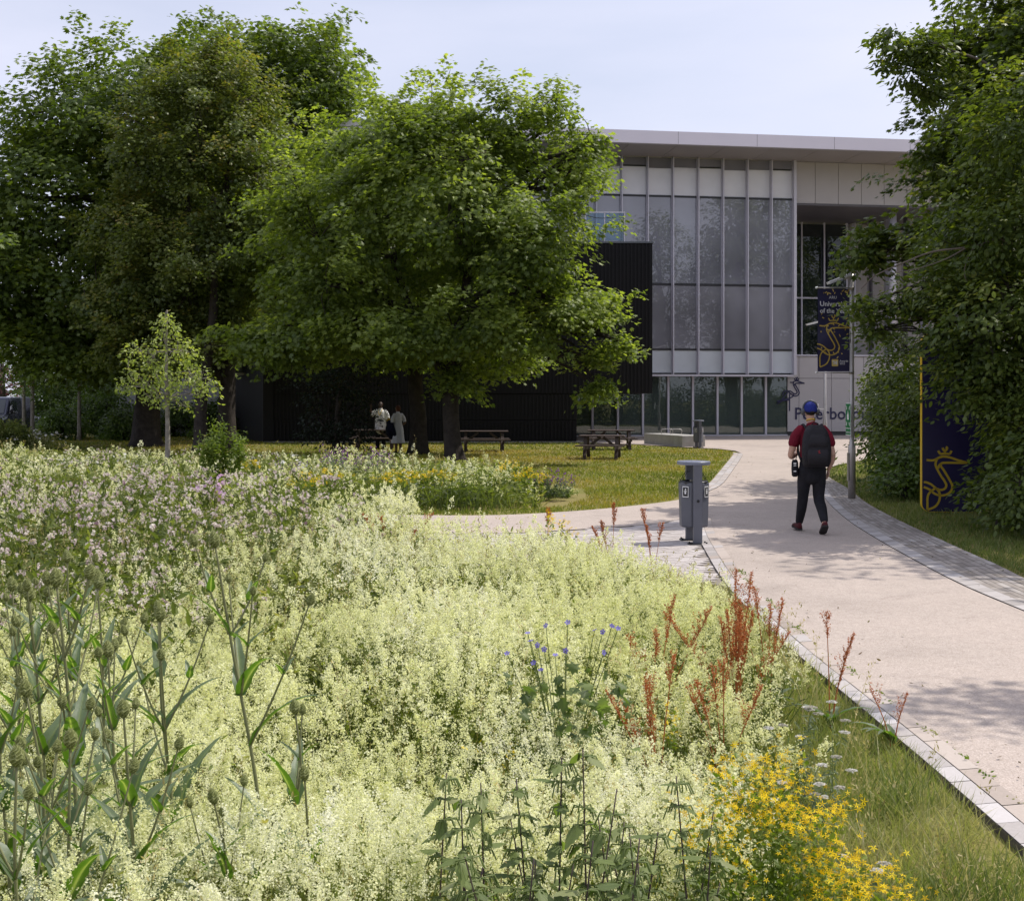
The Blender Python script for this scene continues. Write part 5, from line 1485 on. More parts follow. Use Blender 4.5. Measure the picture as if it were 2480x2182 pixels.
# mown verges and lawn blades
def blades(name, poly_list, dens_rows, mat, zoff=0.0, tintf=None, hole=None):
    g = Geo()
    for (x0, x1, y0, y1, dens, h, w) in dens_rows:
        P = area_pts(int(dens * (x1 - x0) * (y1 - y0)), x0, x1, y0, y1, r)
        ok = np.zeros(len(P), bool)
        for pl in poly_list: ok |= in_poly(P, pl)
        if hole is not None:
            for pl in hole: ok &= ~in_poly(P, pl)
        P = P[ok]; P = P[r.random(len(P)) < .75 + .35 * wave(P[:, 0], P[:, 1], 7, 45)]; m = len(P)
        tnt = np.clip(r.normal(.45, .18, m) if tintf is None else tintf(P) + r.normal(0, .14, m), 0, 1)
        hh = h * r.uniform(.45, 1.5, m) * (1 + .25 * wave(P[:, 0], P[:, 1], 5, 46))
        add_strips(g, P, 0.0, hh, r.normal(0, 1, (m, 2)) * (hh * .45)[:, None], w * r.uniform(.7, 1.3, m), r, 0, tnt, 2)
    return tag(g.build(name, [mat]), kind='stuff')


vpoly = np.array([(.35, .8), (2.05, .8), (2.05, 9.3), (2.10, 11.9), (1.55, 13.0), (.7, 13.4), (.7, 12.4), (1.0, 11.0), (1.35, 9.5), (1.45, 8.0), (1.2, 6.5), (1.0, 5.2), (.85, 4.5), (.60, 3.9), (.40, 3.4)])
blades('verge_grass', [vpoly], [(.3, 2.2, 1.8, 4.2, 5600, .105, .0036), (.6, 2.2, 4.2, 7.5, 3600, .11, .005), (.6, 2.2, 7.5, 13.6, 1700, .11, .008)], L_grass,
       tintf=lambda P: .56 + .24 * wave(P[:, 0], P[:, 1], 2.6, 41) + .12 * wave(P[:, 0], P[:, 1], 9, 44))
rv = np.array([(5.18, 10), (5.4, 13.6), (5.55, 15.3), (5.9, 18.6), (6.3, 21.7), (6.95, 25.2), (7.55, 29.1), (8.3, 32.2), (9.2, 34.6), (10.5, 37), (14, 40), (14, 30), (9.5, 22), (8.5, 10)])
blades('verge_grass.001', [rv], [(5, 9, 9.5, 16, 900, .075, .011), (5, 9.5, 16, 24, 600, .075, .014), (6, 13, 24, 40, 240, .07, .02)], L_grass, tintf=lambda P: .25 + .12 * wave(P[:, 0], P[:, 1], 1.2, 42))
lawn = np.array([(-26, 34), (-15, 27.2), (-9, 22.8), (-4, 20.5), (-1.5, 19.75), (-.26, 19.75), (.72, 20.2), (1.79, 21.1), (2.95, 22.7), (3.65, 24.6), (4.25, 26.8), (5.35, 31.8), (7.18, 40.2), (7.55, 42.2), (7.9, 44), (7.7, 45.5), (7.0, 46.6), (5.5, 49), (2.6, 53), (-10.6, 53), (-14, 61), (-30, 62)])
blades('lawn_grass', [lawn], [(-9, 4.5, 19.5, 26, 620, .06, .016), (-12, 7, 26, 34, 330, .055, .021), (-22, 8, 34, 46, 150, .055, .03), (-30, 8, 46, 62, 60, .06, .045)], L_lawn,
       tintf=lambda P: np.clip(.43 + .26 * wave(P[:, 0], P[:, 1], .55, 43) - .25 * np.exp(-np.abs(P[:, 1] - np.interp(P[:, 0], [-9, -1.5, .7, 3, 5.4, 7.5], [22.6, 19.8, 20.3, 22.7, 31.8, 42])) / .8), 0, 1), hole=[BED2])

# blown leaves and bits lying along the path edges
r = np.random.default_rng(150); g = Geo()
t_ = r.uniform(0, 1, 420); y = 4 + 36 * t_ ** 1.6
lx_ = np.where(y < 19, np.interp(y, [4, 9.3, 14.8, 19.2], [2.4, 2.35, 2.65, 3.2]), np.interp(y, [24.5, 31.5, 40], [4.0, 5.8, 7.6])); rx_ = np.interp(y, [4, 11, 16, 22, 31], [5.3, 5.1, 5.55, 6.3, 8.0])
q_ = r.random(420); x = np.where(q_ < .3, lx_ + np.abs(r.normal(0, .25, 420)), np.where(q_ < .85, rx_ - np.abs(r.normal(0, .35, 420)), r.uniform(lx_, rx_)))
ok = (y < 19) | (y > 25) | (q_ > .3); P = np.column_stack([x, y, np.full(420, .048)])[ok]
g.inst(LEAF_OVAL[0], LEAF_OVAL[1], P, frames(unit(r.normal(size=(len(P), 3)) * .35 + np.array([0, 0, 1])), rnd_unit(len(P), r)) * r.uniform(.012, .035, len(P))[:, None, None], 0, r.random(len(P)))
tag(g.build('fallen_leaves', [leafmat('dry_leaf', [(0, (.06, .04, .02)), (.6, (.17, .11, .05)), (1, (.22, .22, .07))], .1)]), kind='stuff')
# ------------------------------------------------------------------ single plants in the meadow
def twoside_leaf(name, stops, back, trans=.4):
    """leaf with paler bluish underside"""
    m, nt, out = new_mat(name)
    at_ = N(nt, 'ShaderNodeAttribute', attribute_name='tint'); col = ramp(nt, at_.outputs['Fac'], stops)
    geo = N(nt, 'ShaderNodeNewGeometry')
    mx = N(nt, 'ShaderNodeMix', data_type='RGBA'); nt.links.new(geo.outputs['Backfacing'], mx.inputs['Factor'])
    tc = N(nt, 'ShaderNodeTexCoord'); no = N(nt, 'ShaderNodeTexNoise', Scale=26.0, Detail=5.0); nt.links.new(tc.outputs['Object'], no.inputs['Vector'])
    nt.links.new(col, mx.inputs[6]); mx.inputs[7].default_value = rgb(back)
    mul = N(nt, 'ShaderNodeMix', data_type='RGBA', blend_type='MULTIPLY'); mul.inputs['Factor'].default_value = 1
    c2 = ramp(nt, no.outputs['Fac'], [(.3, (.72, .74, .66)), (.7, (1.12, 1.12, 1.1))])
    nt.links.new(mx.outputs[2], mul.inputs[6]); nt.links.new(c2, mul.inputs[7])
    p = N(nt, 'ShaderNodeBsdfPrincipled', Roughness=.42); p.inputs['Specular IOR Level'].default_value = .4
    nt.links.new(mul.outputs[2], p.inputs['Base Color'])
    b = N(nt, 'ShaderNodeBump', Strength=.4, Distance=.004); nt.links.new(no.outputs['Fac'], b.inputs['Height']); nt.links.new(b.outputs['Normal'], p.inputs['Normal'])
    t = N(nt, 'ShaderNodeBsdfTranslucent'); m2 = N(nt, 'ShaderNodeMix', data_type='RGBA', blend_type='MULTIPLY'); m2.inputs['Factor'].default_value = 1
    nt.links.new(col, m2.inputs[6]); m2.inputs[7].default_value = (1.5, 1.9, .35, 1); nt.links.new(m2.outputs[2], t.inputs['Color'])
    ms = N(nt, 'ShaderNodeMixShader', Fac=trans); nt.links.new(p.outputs[0], ms.inputs[1]); nt.links.new(t.outputs[0], ms.inputs[2]); nt.links.new(ms.outputs[0], out.inputs['Surface'])
    return m


L_teas = twoside_leaf('teasel_leaf', [(0, (.055, .105, .022)), (.5, (.085, .15, .03)), (.8, (.13, .19, .06)), (1, (.36, .38, .24))], (.15, .185, .125), .38)
M_tstem = leafmat('teasel_stem', [(0, (.15, .155, .07)), (.5, (.20, .21, .10)), (1, (.27, .20, .15))], .0, None, .6, .3)
M_thead = leafmat('teasel_head', [(0, (.075, .095, .026)), (.5, (.145, .165, .050)), (.8, (.33, .35, .16)), (1, (.50, .48, .34))], .15, (1.2, 1.2, .6), .7, .2)
L_dock = leafmat('dock_seed', [(0, (.24, .075, .028)), (.5, (.42, .16, .055)), (1, (.56, .29, .13))], .3, (1.5, .8, .4), .7, .2)
L_yel = leafmat('yellow_petal', [(0, (.60, .38, .006)), (.6, (.88, .64, .012)), (1, (.93, .76, .04))], .35, (1.1, 1.0, .4), .6, .2)
L_wort = leafmat('wort_leaf', [(0, (.055, .10, .018)), (.5, (.11, .17, .026)), (1, (.21, .26, .05))], .42, (1.5, 1.6, .4), .5, .3)
L_nett = leafmat('nettle_leaf', [(0, (.060, .090, .030)), (.5, (.115, .155, .050)), (.85, (.19, .235, .08)), (1, (.30, .31, .16))], .42, (1.5, 1.8, .6), .5, .35)
M_nstem = leafmat('nettle_stem', [(0, (.045, .028, .035)), (1, (.10, .075, .06))], 0, None, .6, .3)
L_blue = leafmat('blue_petal', [(0, (.13, .11, .42)), (1, (.30, .27, .66))], .35, (1.1, 1.1, 1.1), .7, .1)
L_pink = leafmat('pink_petal', [(0, (.56, .32, .52)), (1, (.80, .62, .78))], .35, (1.1, 1, 1.1), .7, .1)
L_purple = leafmat('purple_petal', [(0, (.17, .05, .20)), (1, (.36, .17, .42))], .2, (1.1, 1, 1.1), .7, .1)
L_wht = leafmat('white_petal', [(0, (.42, .40, .33)), (1, (.80, .80, .78))], .3, (1, 1, 1), .7, .1)
L_puff = leafmat('thistle_puff', [(0, (.36, .22, .28)), (.3, (.58, .46, .46)), (.6, (.78, .68, .63)), (1, (.88, .82, .75))], .25, (1, 1, 1), .8, .1)
L_grey = leafmat('grey_green_leaf', [(0, (.075, .10, .06)), (.5, (.13, .165, .095)), (1, (.23, .27, .17))], .3, (1.3, 1.5, .8), .6, .25)

STAR5 = (np.concatenate([[(0, 0, .02)]] + [[(math.cos(a - .34) * .42, math.sin(a - .34) * .42, .06), (math.cos(a), math.sin(a), -.02), (math.cos(a + .34) * .42, math.sin(a + .34) * .42, .06)] for a in np.arange(5) * 2 * math.pi / 5]),
         [np.array([[0, 1 + 3 * k, 2 + 3 * k, 3 + 3 * k] for k in range(5)])])
ROUND5 = (np.concatenate([[(0, 0, -.1)]] + [[(math.cos(a - .55) * .75, math.sin(a - .55) * .75, .12), (math.cos(a - .25), math.sin(a - .25), .16), (math.cos(a + .25), math.sin(a + .25), .16), (math.cos(a + .55) * .75, math.sin(a + .55) * .75, .12)] for a in np.arange(5) * 2 * math.pi / 5]),
          [np.array([[0, 1 + 4 * k, 2 + 4 * k, 3 + 4 * k, 4 + 4 * k] for k in range(5)])])
OCT = (np.array([(1, 0, 0), (0, 1, 0), (-1, 0, 0), (0, -1, 0), (0, 0, 1), (0, 0, -1)], float), [np.array([[0, 1, 4], [1, 2, 4], [2, 3, 4], [3, 0, 4], [1, 0, 5], [2, 1, 5], [3, 2, 5], [0, 3, 5]])])
PUFF = (np.concatenate([OCT[0] * np.array([.45, .45, .6]) - np.array([0, 0, .5])] + [[(0, 0, -.1), (math.cos(a - .3) * .9, math.sin(a - .3) * .9, .55), (math.cos(a + .3) * .9, math.sin(a + .3) * .9, .55)] for a in np.arange(6) * math.pi / 3] + [[(0, 0, -.1), (math.cos(a - .35) * .45, math.sin(a - .35) * .45, .85), (math.cos(a + .35) * .45, math.sin(a + .35) * .45, .85)] for a in np.arange(4) * math.pi / 2]),
        [OCT[1][0], np.array([[6 + 3 * k, 7 + 3 * k, 8 + 3 * k] for k in range(10)])])


def long_leaf(g, base, az, length, width, rise, droop, r, ruffle=.12, nl=12, fold=.35, flip=False):
    """lance leaf with pale midrib and wavy edges; rise: start angle above level, droop: how far it bends down"""
    d = np.array([math.cos(az), math.sin(az), 0]); s = np.array([-math.sin(az), math.cos(az), 0])
    p = np.asarray(base, float).copy(); V = []; T = []
    ph = r.uniform(0, 6)
    for i in range(nl + 1):
        t = i / nl; el = rise - droop * t ** 1.4
        dirv = d * math.cos(el) + np.array([0, 0, math.sin(el)])
        if i: p = p + dirv * length / nl
        up = -d * math.sin(el) + np.array([0, 0, math.cos(el)])
        w = width * (min(1, .45 + t * 3.5) * (1 - t) ** .72) * 1.12 * (1 + .10 * ruffle * 8 * math.sin(t * 37 + ph)) + .0008
        for k, q in enumerate((-1, -.5, -.06, .06, .5, 1)):
            ruf = ruffle * width * math.sin(t * 22 + ph + (1.6 if q > 0 else 0)) * abs(q) ** 2 * (1 - t)
            V.append(p + s * q * w + up * (fold * abs(q) * w + ruf)); T.append(.98 if k in (2, 3) else .25 + .45 * abs(math.sin(t * 30 + abs(q) * 3)) * .5 + .1 * r.random())
    n = 6; i = (np.arange(nl)[:, None] * n + np.arange(n - 1)[None]).ravel()
    f = np.stack([i, i + 1, i + 1 + n, i + n], 1)
    g.add(V, f[:, ::-1] if flip else f, 0, T, True)


def teasel_head(g, c, L, ax, r):
    """egg shaped prickly head with long upcurved bracts"""
    ax = unit(ax); u = unit(np.cross(ax, (0.3, 1, 0.2))); w = np.cross(ax, u); B = np.stack([u, w, ax], 1)
    ns, nr = 14, 12; t = np.linspace(0, 1, nr); V = []; T = []
    rad = L * .36 * np.sin(np.pi * np.clip(t * .93 + .045, 0, 1)) ** .7 * (1.08 - .28 * t)
    for i in range(nr):
        for k in range(ns):
            a = 2 * math.pi * (k + .5 * (i % 2)) / ns
            bump = 1 + (.10 if (i + k) % 2 else -.06)
            V.append(B @ np.array([math.cos(a) * rad[i] * bump, math.sin(a) * rad[i] * bump, t[i] * L]) + c)
            T.append(np.clip(.25 + .45 * ((i + k) % 2) + (.15 if .3 < t[i] < .5 else 0) + r.normal(0, .1), 0, .8))
    i = np.arange(nr - 1)[:, None] * ns; k = np.arange(ns)[None]; k2 = (k + 1) % ns
    g.add(V, [np.stack([i + k, i + k2, i + ns + k2, i + ns + k], -1).reshape(-1, 4), (np.arange(ns) + (nr - 1) * ns)[None]], 0, T)
    n = 150; ti = r.uniform(.06, .99, n); a = r.uniform(0, 6.28, n); rr_ = np.interp(ti, t, rad)
    for tt, aa, q in zip(ti, a, rr_):
        b = np.array([math.cos(aa) * q, math.sin(aa) * q, tt * L]); o = np.array([math.cos(aa), math.sin(aa), .9 + 1.2 * (tt > .85)]); s = np.array([-math.sin(aa), math.cos(aa), 0]) * L * .014
        g.add(np.array([b - s, b + s, b + unit(o) * L * .16]) @ B.T + c, np.array([[0, 1, 2]]), 0, .85)
    for k in range(8):
        a = 2 * math.pi * k / 8 + r.uniform(-.2, .2); ln = L * r.uniform(.6, 1.25)
        P = [np.array([math.cos(a) * L * x, math.sin(a) * L * x, L * z]) for x, z in ((.12, 0), (.38, -.04), (.55, .12), (.62, .12 + ln / L * .5))]
        P = np.array(P) @ B.T + c
        g.tube(cr(P, 3), np.linspace(L * .022, L * .005, 10), 4, 0, .6, False)


def teasel(bx, by, H, lean, seed, label, nb=3, big=1.0):
    r = np.random.default_rng(seed)
    t = thing('teasel', label, 'teasel', (bx, by, 0), 0, 'teasels in the near corner of the meadow')
    st = Geo()
    P = cr([(0, 0, 0), (lean[0] * .25 + r.normal(0, .01), lean[1] * .25, H * .35), (lean[0] * .6 + r.normal(0, .012), lean[1] * .6, H * .7), (lean[0], lean[1], H - .06 * big)], 8)
    st.tube(P, np.interp(np.linspace(0, 1, len(P)), [0, 1], [.0085, .0036]) * big, 8, 0, np.repeat(np.clip(.9 - 1.0 * P[:, 2] / H, .2, 1), 8))
    st2 = []
    heads = [(P[-1], P[-1] - P[-3], .056 * big)]
    hz_ = P[:, 2]
    def on(z): return np.array([np.interp(z, hz_, P[:, k]) for k in range(3)])
    z = .12 + r.uniform(0, .1); az = r.uniform(0, 3.14); lev = 0
    leaves = []
    while z < H - .22:
        u = z / H
        ln = (.36 * (1 - u) ** .8 + .10) * big * r.uniform(.85, 1.15)
        for s in (0, 1):
            if u > .12 and r.random() < .34: continue
            leaves.append((on(z), az + s * math.pi + r.normal(0, .25), ln, ln * r.uniform(.075, .105) + .003, .95 + .25 * u + r.normal(0, .12), .9 * (1.1 - .5 * u) + r.normal(0, .15)))
        if u > .38 and lev < 2 + nb:
            for s in (0, 1):
                if r.random() < .72:
                    a = az + s * math.pi + r.normal(0, .3); bl_ = (H - z) * r.uniform(.55, .85); e = r.uniform(.95, 1.2)
                    b0 = on(z); d = np.array([math.cos(a) * math.cos(e), math.sin(a) * math.cos(e), math.sin(e)])
                    Q = cr([b0, b0 + d * bl_ * .35, b0 + d * bl_ * .7 + np.array([0, 0, .02]), b0 + d * bl_ + np.array([0, 0, .06])], 5)
                    st.tube(Q, np.linspace(.0042, .0026, len(Q)) * big, 6, 0, .35)
                    heads.append((Q[-1], Q[-1] - Q[-3], r.uniform(.032, .046) * big))
                    for s2 in (0, 1):
                        l2 = r.uniform(.07, .13) * big
                        leaves.append((Q[len(Q) // 2], a + 1.57 + s2 * math.pi + r.normal(0, .2), l2, l2 * .11 + .003, .9, .4))
            lev += 1
        z += r.uniform(.15, .21); az += math.pi / 2 + r.normal(0, .2)
    st.build('stem', M_tstem, t)
    for h in heads:
        g = Geo(); teasel_head(g, h[0], h[2], h[1], r); g.build('seed_head', M_thead, t)
    for l in leaves:
        g = Geo(); long_leaf(g, *l, r=r); g.build('leaf', L_teas, t)
    return t


def T(px0, px1, py1, Y, seed, label, **k):
    a = (px0 - CX) / FPX * Y; c = at(px1, py1, Y)
    return teasel(a, Y, c[2], (c[0] - a, 0.0), seed, label, **k)


T(640, 522, 1283, 4.25, 201, 'tallest teasel with a long straight stem and big serrated leaves beside open bedstraw', nb=3)
T(412, 388, 1462, 4.25, 202, 'upright teasel with paired heads at its tip between the tallest one and the crowded ones', nb=2)
T(215, 138, 1372, 3.8, 203, 'teasel bearing the largest egg shaped head above the crowded stems', nb=3, big=1.05)
T(125, 72, 1415, 3.95, 204, 'thin teasel standing beside the one with the largest head', nb=2, big=.9)
lab_ = 'crowded grey green teasel in the thicket at the corner of the meadow'
for k, a in enumerate(((70, 30, 1395, 4.4), (270, 236, 1374, 4.4), (205, 163, 1330, 4.9), (320, 262, 1548, 3.7), (20, -12, 1600, 3.5), (350, 300, 1690, 3.4), (110, 66, 1640, 3.4), (180, 170, 1760, 3.1), (60, 40, 1800, 2.9))):
    T(*a, 210 + k, lab_, nb=2, big=.9)
T(680, 716, 1690, 4.15, 231, 'short teasel leaning away from the tallest one towards the bedstraw', nb=2, big=.9)
T(745, 738, 1850, 3.9, 232, 'lowest branching teasel on the bedstraw side of the thicket', nb=2, big=.85)
T(560, 520, 1905, 3.5, 233, 'small leafy teasel at the foot of the tallest one', nb=2, big=.8)


def dock(bx, by, stems, seed, label, sz=.008):
    r = np.random.default_rng(seed)
    t = thing('dock_plant', label, 'dock plant', (bx, by, 0), 0, 'rust red docks along the edge of the bed')
    st = Geo()
    for (dx, dy, H, ln) in stems:
        P = cr([(dx * .05, dy * .05, 0), (dx * .4, dy * .4, H * .5), (dx, dy, H)], 7)
        st.tube(P, np.linspace(.0042, .0016, len(P)), 5, 0, .6)
        g = Geo(); c = []; axs = []
        hz_ = P[:, 2]
        def on(z): return np.array([np.interp(z, hz_, P[:, k]) for k in range(3)])
        n0 = int(34 * ln / .3)
        for q in range(n0):
            z = H - ln + ln * q / n0
            b = on(z); a = r.uniform(0, 6.28); bl_ = (.062 * math.sin(math.pi * min(1, .25 + .75 * q / n0)) + .012) * r.uniform(.4, 1.2)
            m = int(8 + bl_ * 330)
            tt = r.random(m)
            c.append(b + np.column_stack([np.cos(a) * bl_ * tt * .5, np.sin(a) * bl_ * tt * .5, bl_ * tt * 1.15]) + r.normal(0, .0035, (m, 3)))
        c = np.concatenate(c); m = len(c)
        M = frames(rnd_unit(m, r), rnd_unit(m, r)) * (sz * r.uniform(.6, 1.3, m))[:, None, None]
        g.inst(LEAF_TRI[0] - np.array([0, .5, 0]), LEAF_TRI[1], c, M, 0, np.clip(r.normal(.5, .22, m), 0, 1))
        g.build('seed_spike', L_dock, t)
    st.build('stem', L_dock, t)
    g = Geo()
    for k in range(5):
        long_leaf(g, (0, 0, .03), r.uniform(0, 6.28), r.uniform(.15, .28), .03, .9, 1.1, r)
    g.build('foliage', L_teas, t)
    return t


r = np.random.default_rng(300)
def dstems(n, H, ln, sp): return [(r.normal(0, sp * 1.25) - sp * .3, r.normal(0, sp * .8), H * r.uniform(.62, 1.06), ln * r.uniform(.45, .85)) for _ in range(n)]
dock(1.22, 6.7, dstems(12, .88, .46, .16), 1, 'large rust red dock with many dense seed spikes, tallest near the kerb', .009)
dock(1.52, 7.3, dstems(4, .84, .42, .09), 2, 'rust red dock with slim spikes just behind the large one', .009)
dock(1.80, 6.95, dstems(3, .66, .30, .07), 3, 'rust red dock leaning over the kerb stones', .009)
dock(.66, 5.55, dstems(6, .66, .28, .10), 4, 'short rust red dock with a yellow flower beside it amid bedstraw', .0085)
dock(.74, 6.5, dstems(5, .78, .30, .11), 5, 'small rust red dock half sunk in bedstraw', .009)
dock(1.0, 5.8, dstems(5, .66, .28, .10), 6, 'low rust red dock spike in front of the large dock', .0085)
dock(2.03, 6.55, dstems(2, .38, .2, .06), 7, 'little sparse dock growing out of the kerb edge', .0075)
dock(1.0, 12.3, dstems(3, .80, .3, .10), 8, 'far pale rust dock beside the litter bin paving', .012)
dock(1.45, 12.6, dstems(3, .74, .34, .12), 9, 'far branching dock nearest the litter bin', .012)
dock(.35, 12.6, dstems(2, .78, .2, .10), 10, 'far slanting dock next to yellow flowers on the bed edge', .012)
dock(-1.2, 12.9, dstems(4, .72, .22, .18), 11, 'far brown dock where the bed meets the side path', .013)


def flower_clump(name, label, cat, bx, by, rx, ry, H, nst, leafm, flm, fl_t, fl_size, nfl, seed, group=None, leaf_size=.022, nleaf=16, spread=.05, lt=None, head_flat=.03, parts=('foliage', 'blossom'), dome=.25):
    r = np.random.default_rng(seed)
    t = thing(name, label, cat, (bx, by, 0), 0, group)
    g = Geo(); f = Geo()
    a = r.uniform(0, 6.28, nst); q = np.sqrt(r.random(nst)); P = np.column_stack([np.cos(a) * q * rx, np.sin(a) * q * ry])
    h = H * (1 - dome * q ** 2) * r.uniform(.82, 1.06, nst); lean = P * .35 + r.normal(0, spread, (nst, 2))
    add_strips(g, P * .7, 0.0, h, lean, np.full(nst, .0035), r, 0, np.clip(r.normal(.6, .15, nst), 0, 1), 3)
    top = np.column_stack([P * .7 + lean, h * .88])
    k = nst * nleaf; i = np.repeat(np.arange(nst), nleaf); tt = r.uniform(.15, 1, k) ** .8
    c = np.column_stack([P[i] * .7 + lean[i] * (tt ** 1.3)[:, None], h[i] * tt * (1 - .12 * tt)]) + r.normal(0, .012, (k, 3))
    M = frames(unit(r.normal(size=(k, 3)) * .6 + np.array([0, 0, .8])), rnd_unit(k, r) + np.array([0, 0, .35])) * (leaf_size * r.uniform(.6, 1.4, k))[:, None, None]
    lf = lt or LEAF_OVAL
    g.inst(lf[0], lf[1], c, M, 0, np.clip(.25 + .5 * tt + r.normal(0, .15, k), 0, 1))
    g.build(parts[0], leafm, t)
    k = nst * nfl; i = np.repeat(np.arange(nst), nfl)
    c = top[i] + np.column_stack([r.normal(0, spread * .55, (k, 2)), r.normal(0, head_flat, k) + .012])
    M = frames(unit(r.normal(size=(k, 3)) * .55 + np.array([0, -.25, .9])), rnd_unit(k, r)) * (fl_size * r.uniform(.6, 1.2, k))[:, None, None]
    f.inst(fl_t[0], fl_t[1], c, M, 0, np.clip(r.normal(.6, .25, k), 0, 1))
    f.build(parts[1], flm, t)
    return t


# St John's wort clumps in front
SJ = 'yellow flowering clumps of the meadow'
flower_clump('yellow_flower_clump', 'large yellow flowered bushy clump beside the verge in front', 'wild flower', .74, 3.66, .20, .24, .86, 90, L_wort, L_yel, STAR5, .0122, 11, 401, SJ, .020, 40)
flower_clump('yellow_flower_clump', 'lower yellow flowered clump joined to the large one on its kerb side', 'wild flower', .95, 3.45, .15, .18, .62, 54, L_wort, L_yel, STAR5, .0122, 11, 402, SJ, .020, 40)
flower_clump('yellow_flower_clump', 'small yellow clump at the foot of the nettles', 'wild flower', .52, 3.25, .10, .1, .46, 10, L_wort, L_yel, STAR5, .0115, 7, 403, SJ, .020, 26)
flower_clump('yellow_flower_clump', 'bright yellow tuft beside the short rust red dock', 'wild flower', .72, 5.6, .05, .05, .50, 5, L_wort, L_yel, STAR5, .013, 9, 404, SJ, .020, 20)
flower_clump('yellow_flower_clump', 'faint yellow tuft low in the bedstraw near the blue flowers', 'wild flower', -.12, 5.0, .06, .06, .52, 4, L_wort, L_yel, STAR5, .012, 5, 405, SJ, .020, 20)
flower_clump('yellow_flower_clump', 'yellow tuft on the bed edge near the side path', 'wild flower', .42, 12.3, .16, .15, .80, 14, L_wort, L_yel, STAR5, .022, 8, 406, SJ, .03, 26)
rg = np.random.default_rng(410)
for k, (px, py, Y, n, lab) in enumerate(((590, 1118, 23.5, 7, 'yellow clump beside the tall grey green mugwort'), (800, 1150, 22.0, 18, 'yellow clump below the purple thistles in the far bed'), (975, 1158, 22.4, 10, 'yellow clump in front of the forked maple'), (1058, 1168, 22.0, 20, 'yellow clump in front of the thick leaning maple trunk'),
                                         (745, 1210, 21.0, 6, 'small lower yellow clump in the far bed'), (1245, 1126, 23.0, 12, 'yellow clump at the lawn end of the far bed'), (1278, 1148, 22.4, 9, 'yellow clump nearest the lawn in the far bed'), (940, 1195, 21.3, 6, 'faint yellow clump by the side path'))):
    c = at(px, py, Y)
    flower_clump('yellow_flower_clump', lab, 'wild flower', c[0], Y, .38, .3, max(c[2] + .14, .66), n + 14, L_wort, L_yel, STAR5, .026, 9, 411 + k, SJ, .045, 40)
# tall leafy pale green plants in the far bed
for k, (px, py, Y) in enumerate(((1180, 1130, 22.2), (1300, 1180, 22.8), (1120, 1160, 21.6), (1000, 1130, 24), (880, 1150, 23), (690, 1120, 24), (1350, 1190, 23.5))):
    c = at(px, py, Y)
    flower_clump('tall_leafy_plant', 'tall leafy pale green plant among the flowers of the far bed', 'wild plant', c[0], Y, .42, .35, c[2] + .05, 34, L_wort, L_straw, OCT, .014, 5, 430 + k, 'tall leafy plants of the far bed', .05, 60, .08, LEAF_LANCE)
for k, (x_, y_, H_, n_) in enumerate(((-1.25, 7.2, .66, 30), (-1.0, 6.5, .58, 22), (-1.65, 9.0, .74, 26), (-.6, 9.6, .66, 16), (-2.5, 14.6, .8, 30), (-3.3, 15.6, .85, 30), (-5.2, 16.4, .9, 30), (-1.9, 15.4, .75, 22))):
    flower_clump('leafy_clump', 'dark green leafy clump rising between the thistles and the pale bedstraw', 'wild plant', x_, y_, .34, .3, H_, n_, L_stem, L_straw, OCT, .007, 3, 480 + k, 'leafy clumps at the edge of the thistles', .07, 70, .07, LEAF_LANCE)
# purple thistles in front of the dark bush
for k, (px, py, Y, lab) in enumerate(((815, 1078, 23.5, 'purple topped thistle clump in front of the dark bush'), (905, 1085, 23.8, 'purple topped thistle clump below the man in the patterned shirt'), (700, 1120, 24.5, 'purple dotted thistle clump beside the white daisies'), (1340, 1150, 22.6, 'sparse purple thistle clump at the lawn end of the bed'))):
    c = at(px, py, Y)
    flower_clump('thistle', lab, 'thistle', c[0], Y, .38, .3, c[2] + .06, 22, L_grey, L_purple, OCT, .017, 5, 440 + k, 'purple thistle clumps', .06, 44, .10, LEAF_LANCE, head_flat=.07)
# mugwort
c = at(545, 1012, 22.8)
flower_clump('mugwort', 'tall grey green mugwort with pointed leafy spires in front of the trunks', 'wild plant', c[0], 22.8, .38, .3, c[2] + .05, 18, L_wort, L_wort, LEAF_LANCE, .06, 40, 450, None, .10, 150, .10, LEAF_LANCE, head_flat=.10, parts=('foliage', 'leafy_spire'), dome=.3)
# white ox-eye daisies
for k, (px, py, Y, lab) in enumerate(((610, 1098, 23, 'group of white daisies beside the mugwort'), (720, 1104, 23, 'white daisies in front of the black wall'), (130, 1090, 24, 'white daisies in front of the shaded lawn'), (300, 1085, 24, 'scattered white daisies below the young tree'), (1020, 1185, 21.5, 'two white daisies on the side path edge'))):
    c = at(px, py, Y)
    flower_clump('daisy', lab, 'wild flower', c[0], Y, .30, .2, c[2] + .03, 10, L_stem, L_wht, ROUND5, .030, 2, 460 + k, 'white daisy groups', .05, 14, .10, LEAF_LANCE, head_flat=.05)
# pink mallow
c = at(515, 1140, 14.0)
flower_clump('mallow', 'pale pink mallow with large open flowers above the thistles', 'wild flower', c[0], 14.0, .16, .15, c[2] + .06, 14, L_stem, L_pink, ROUND5, .028, 6, 470, None, .06, 14, .07, None, head_flat=.09)
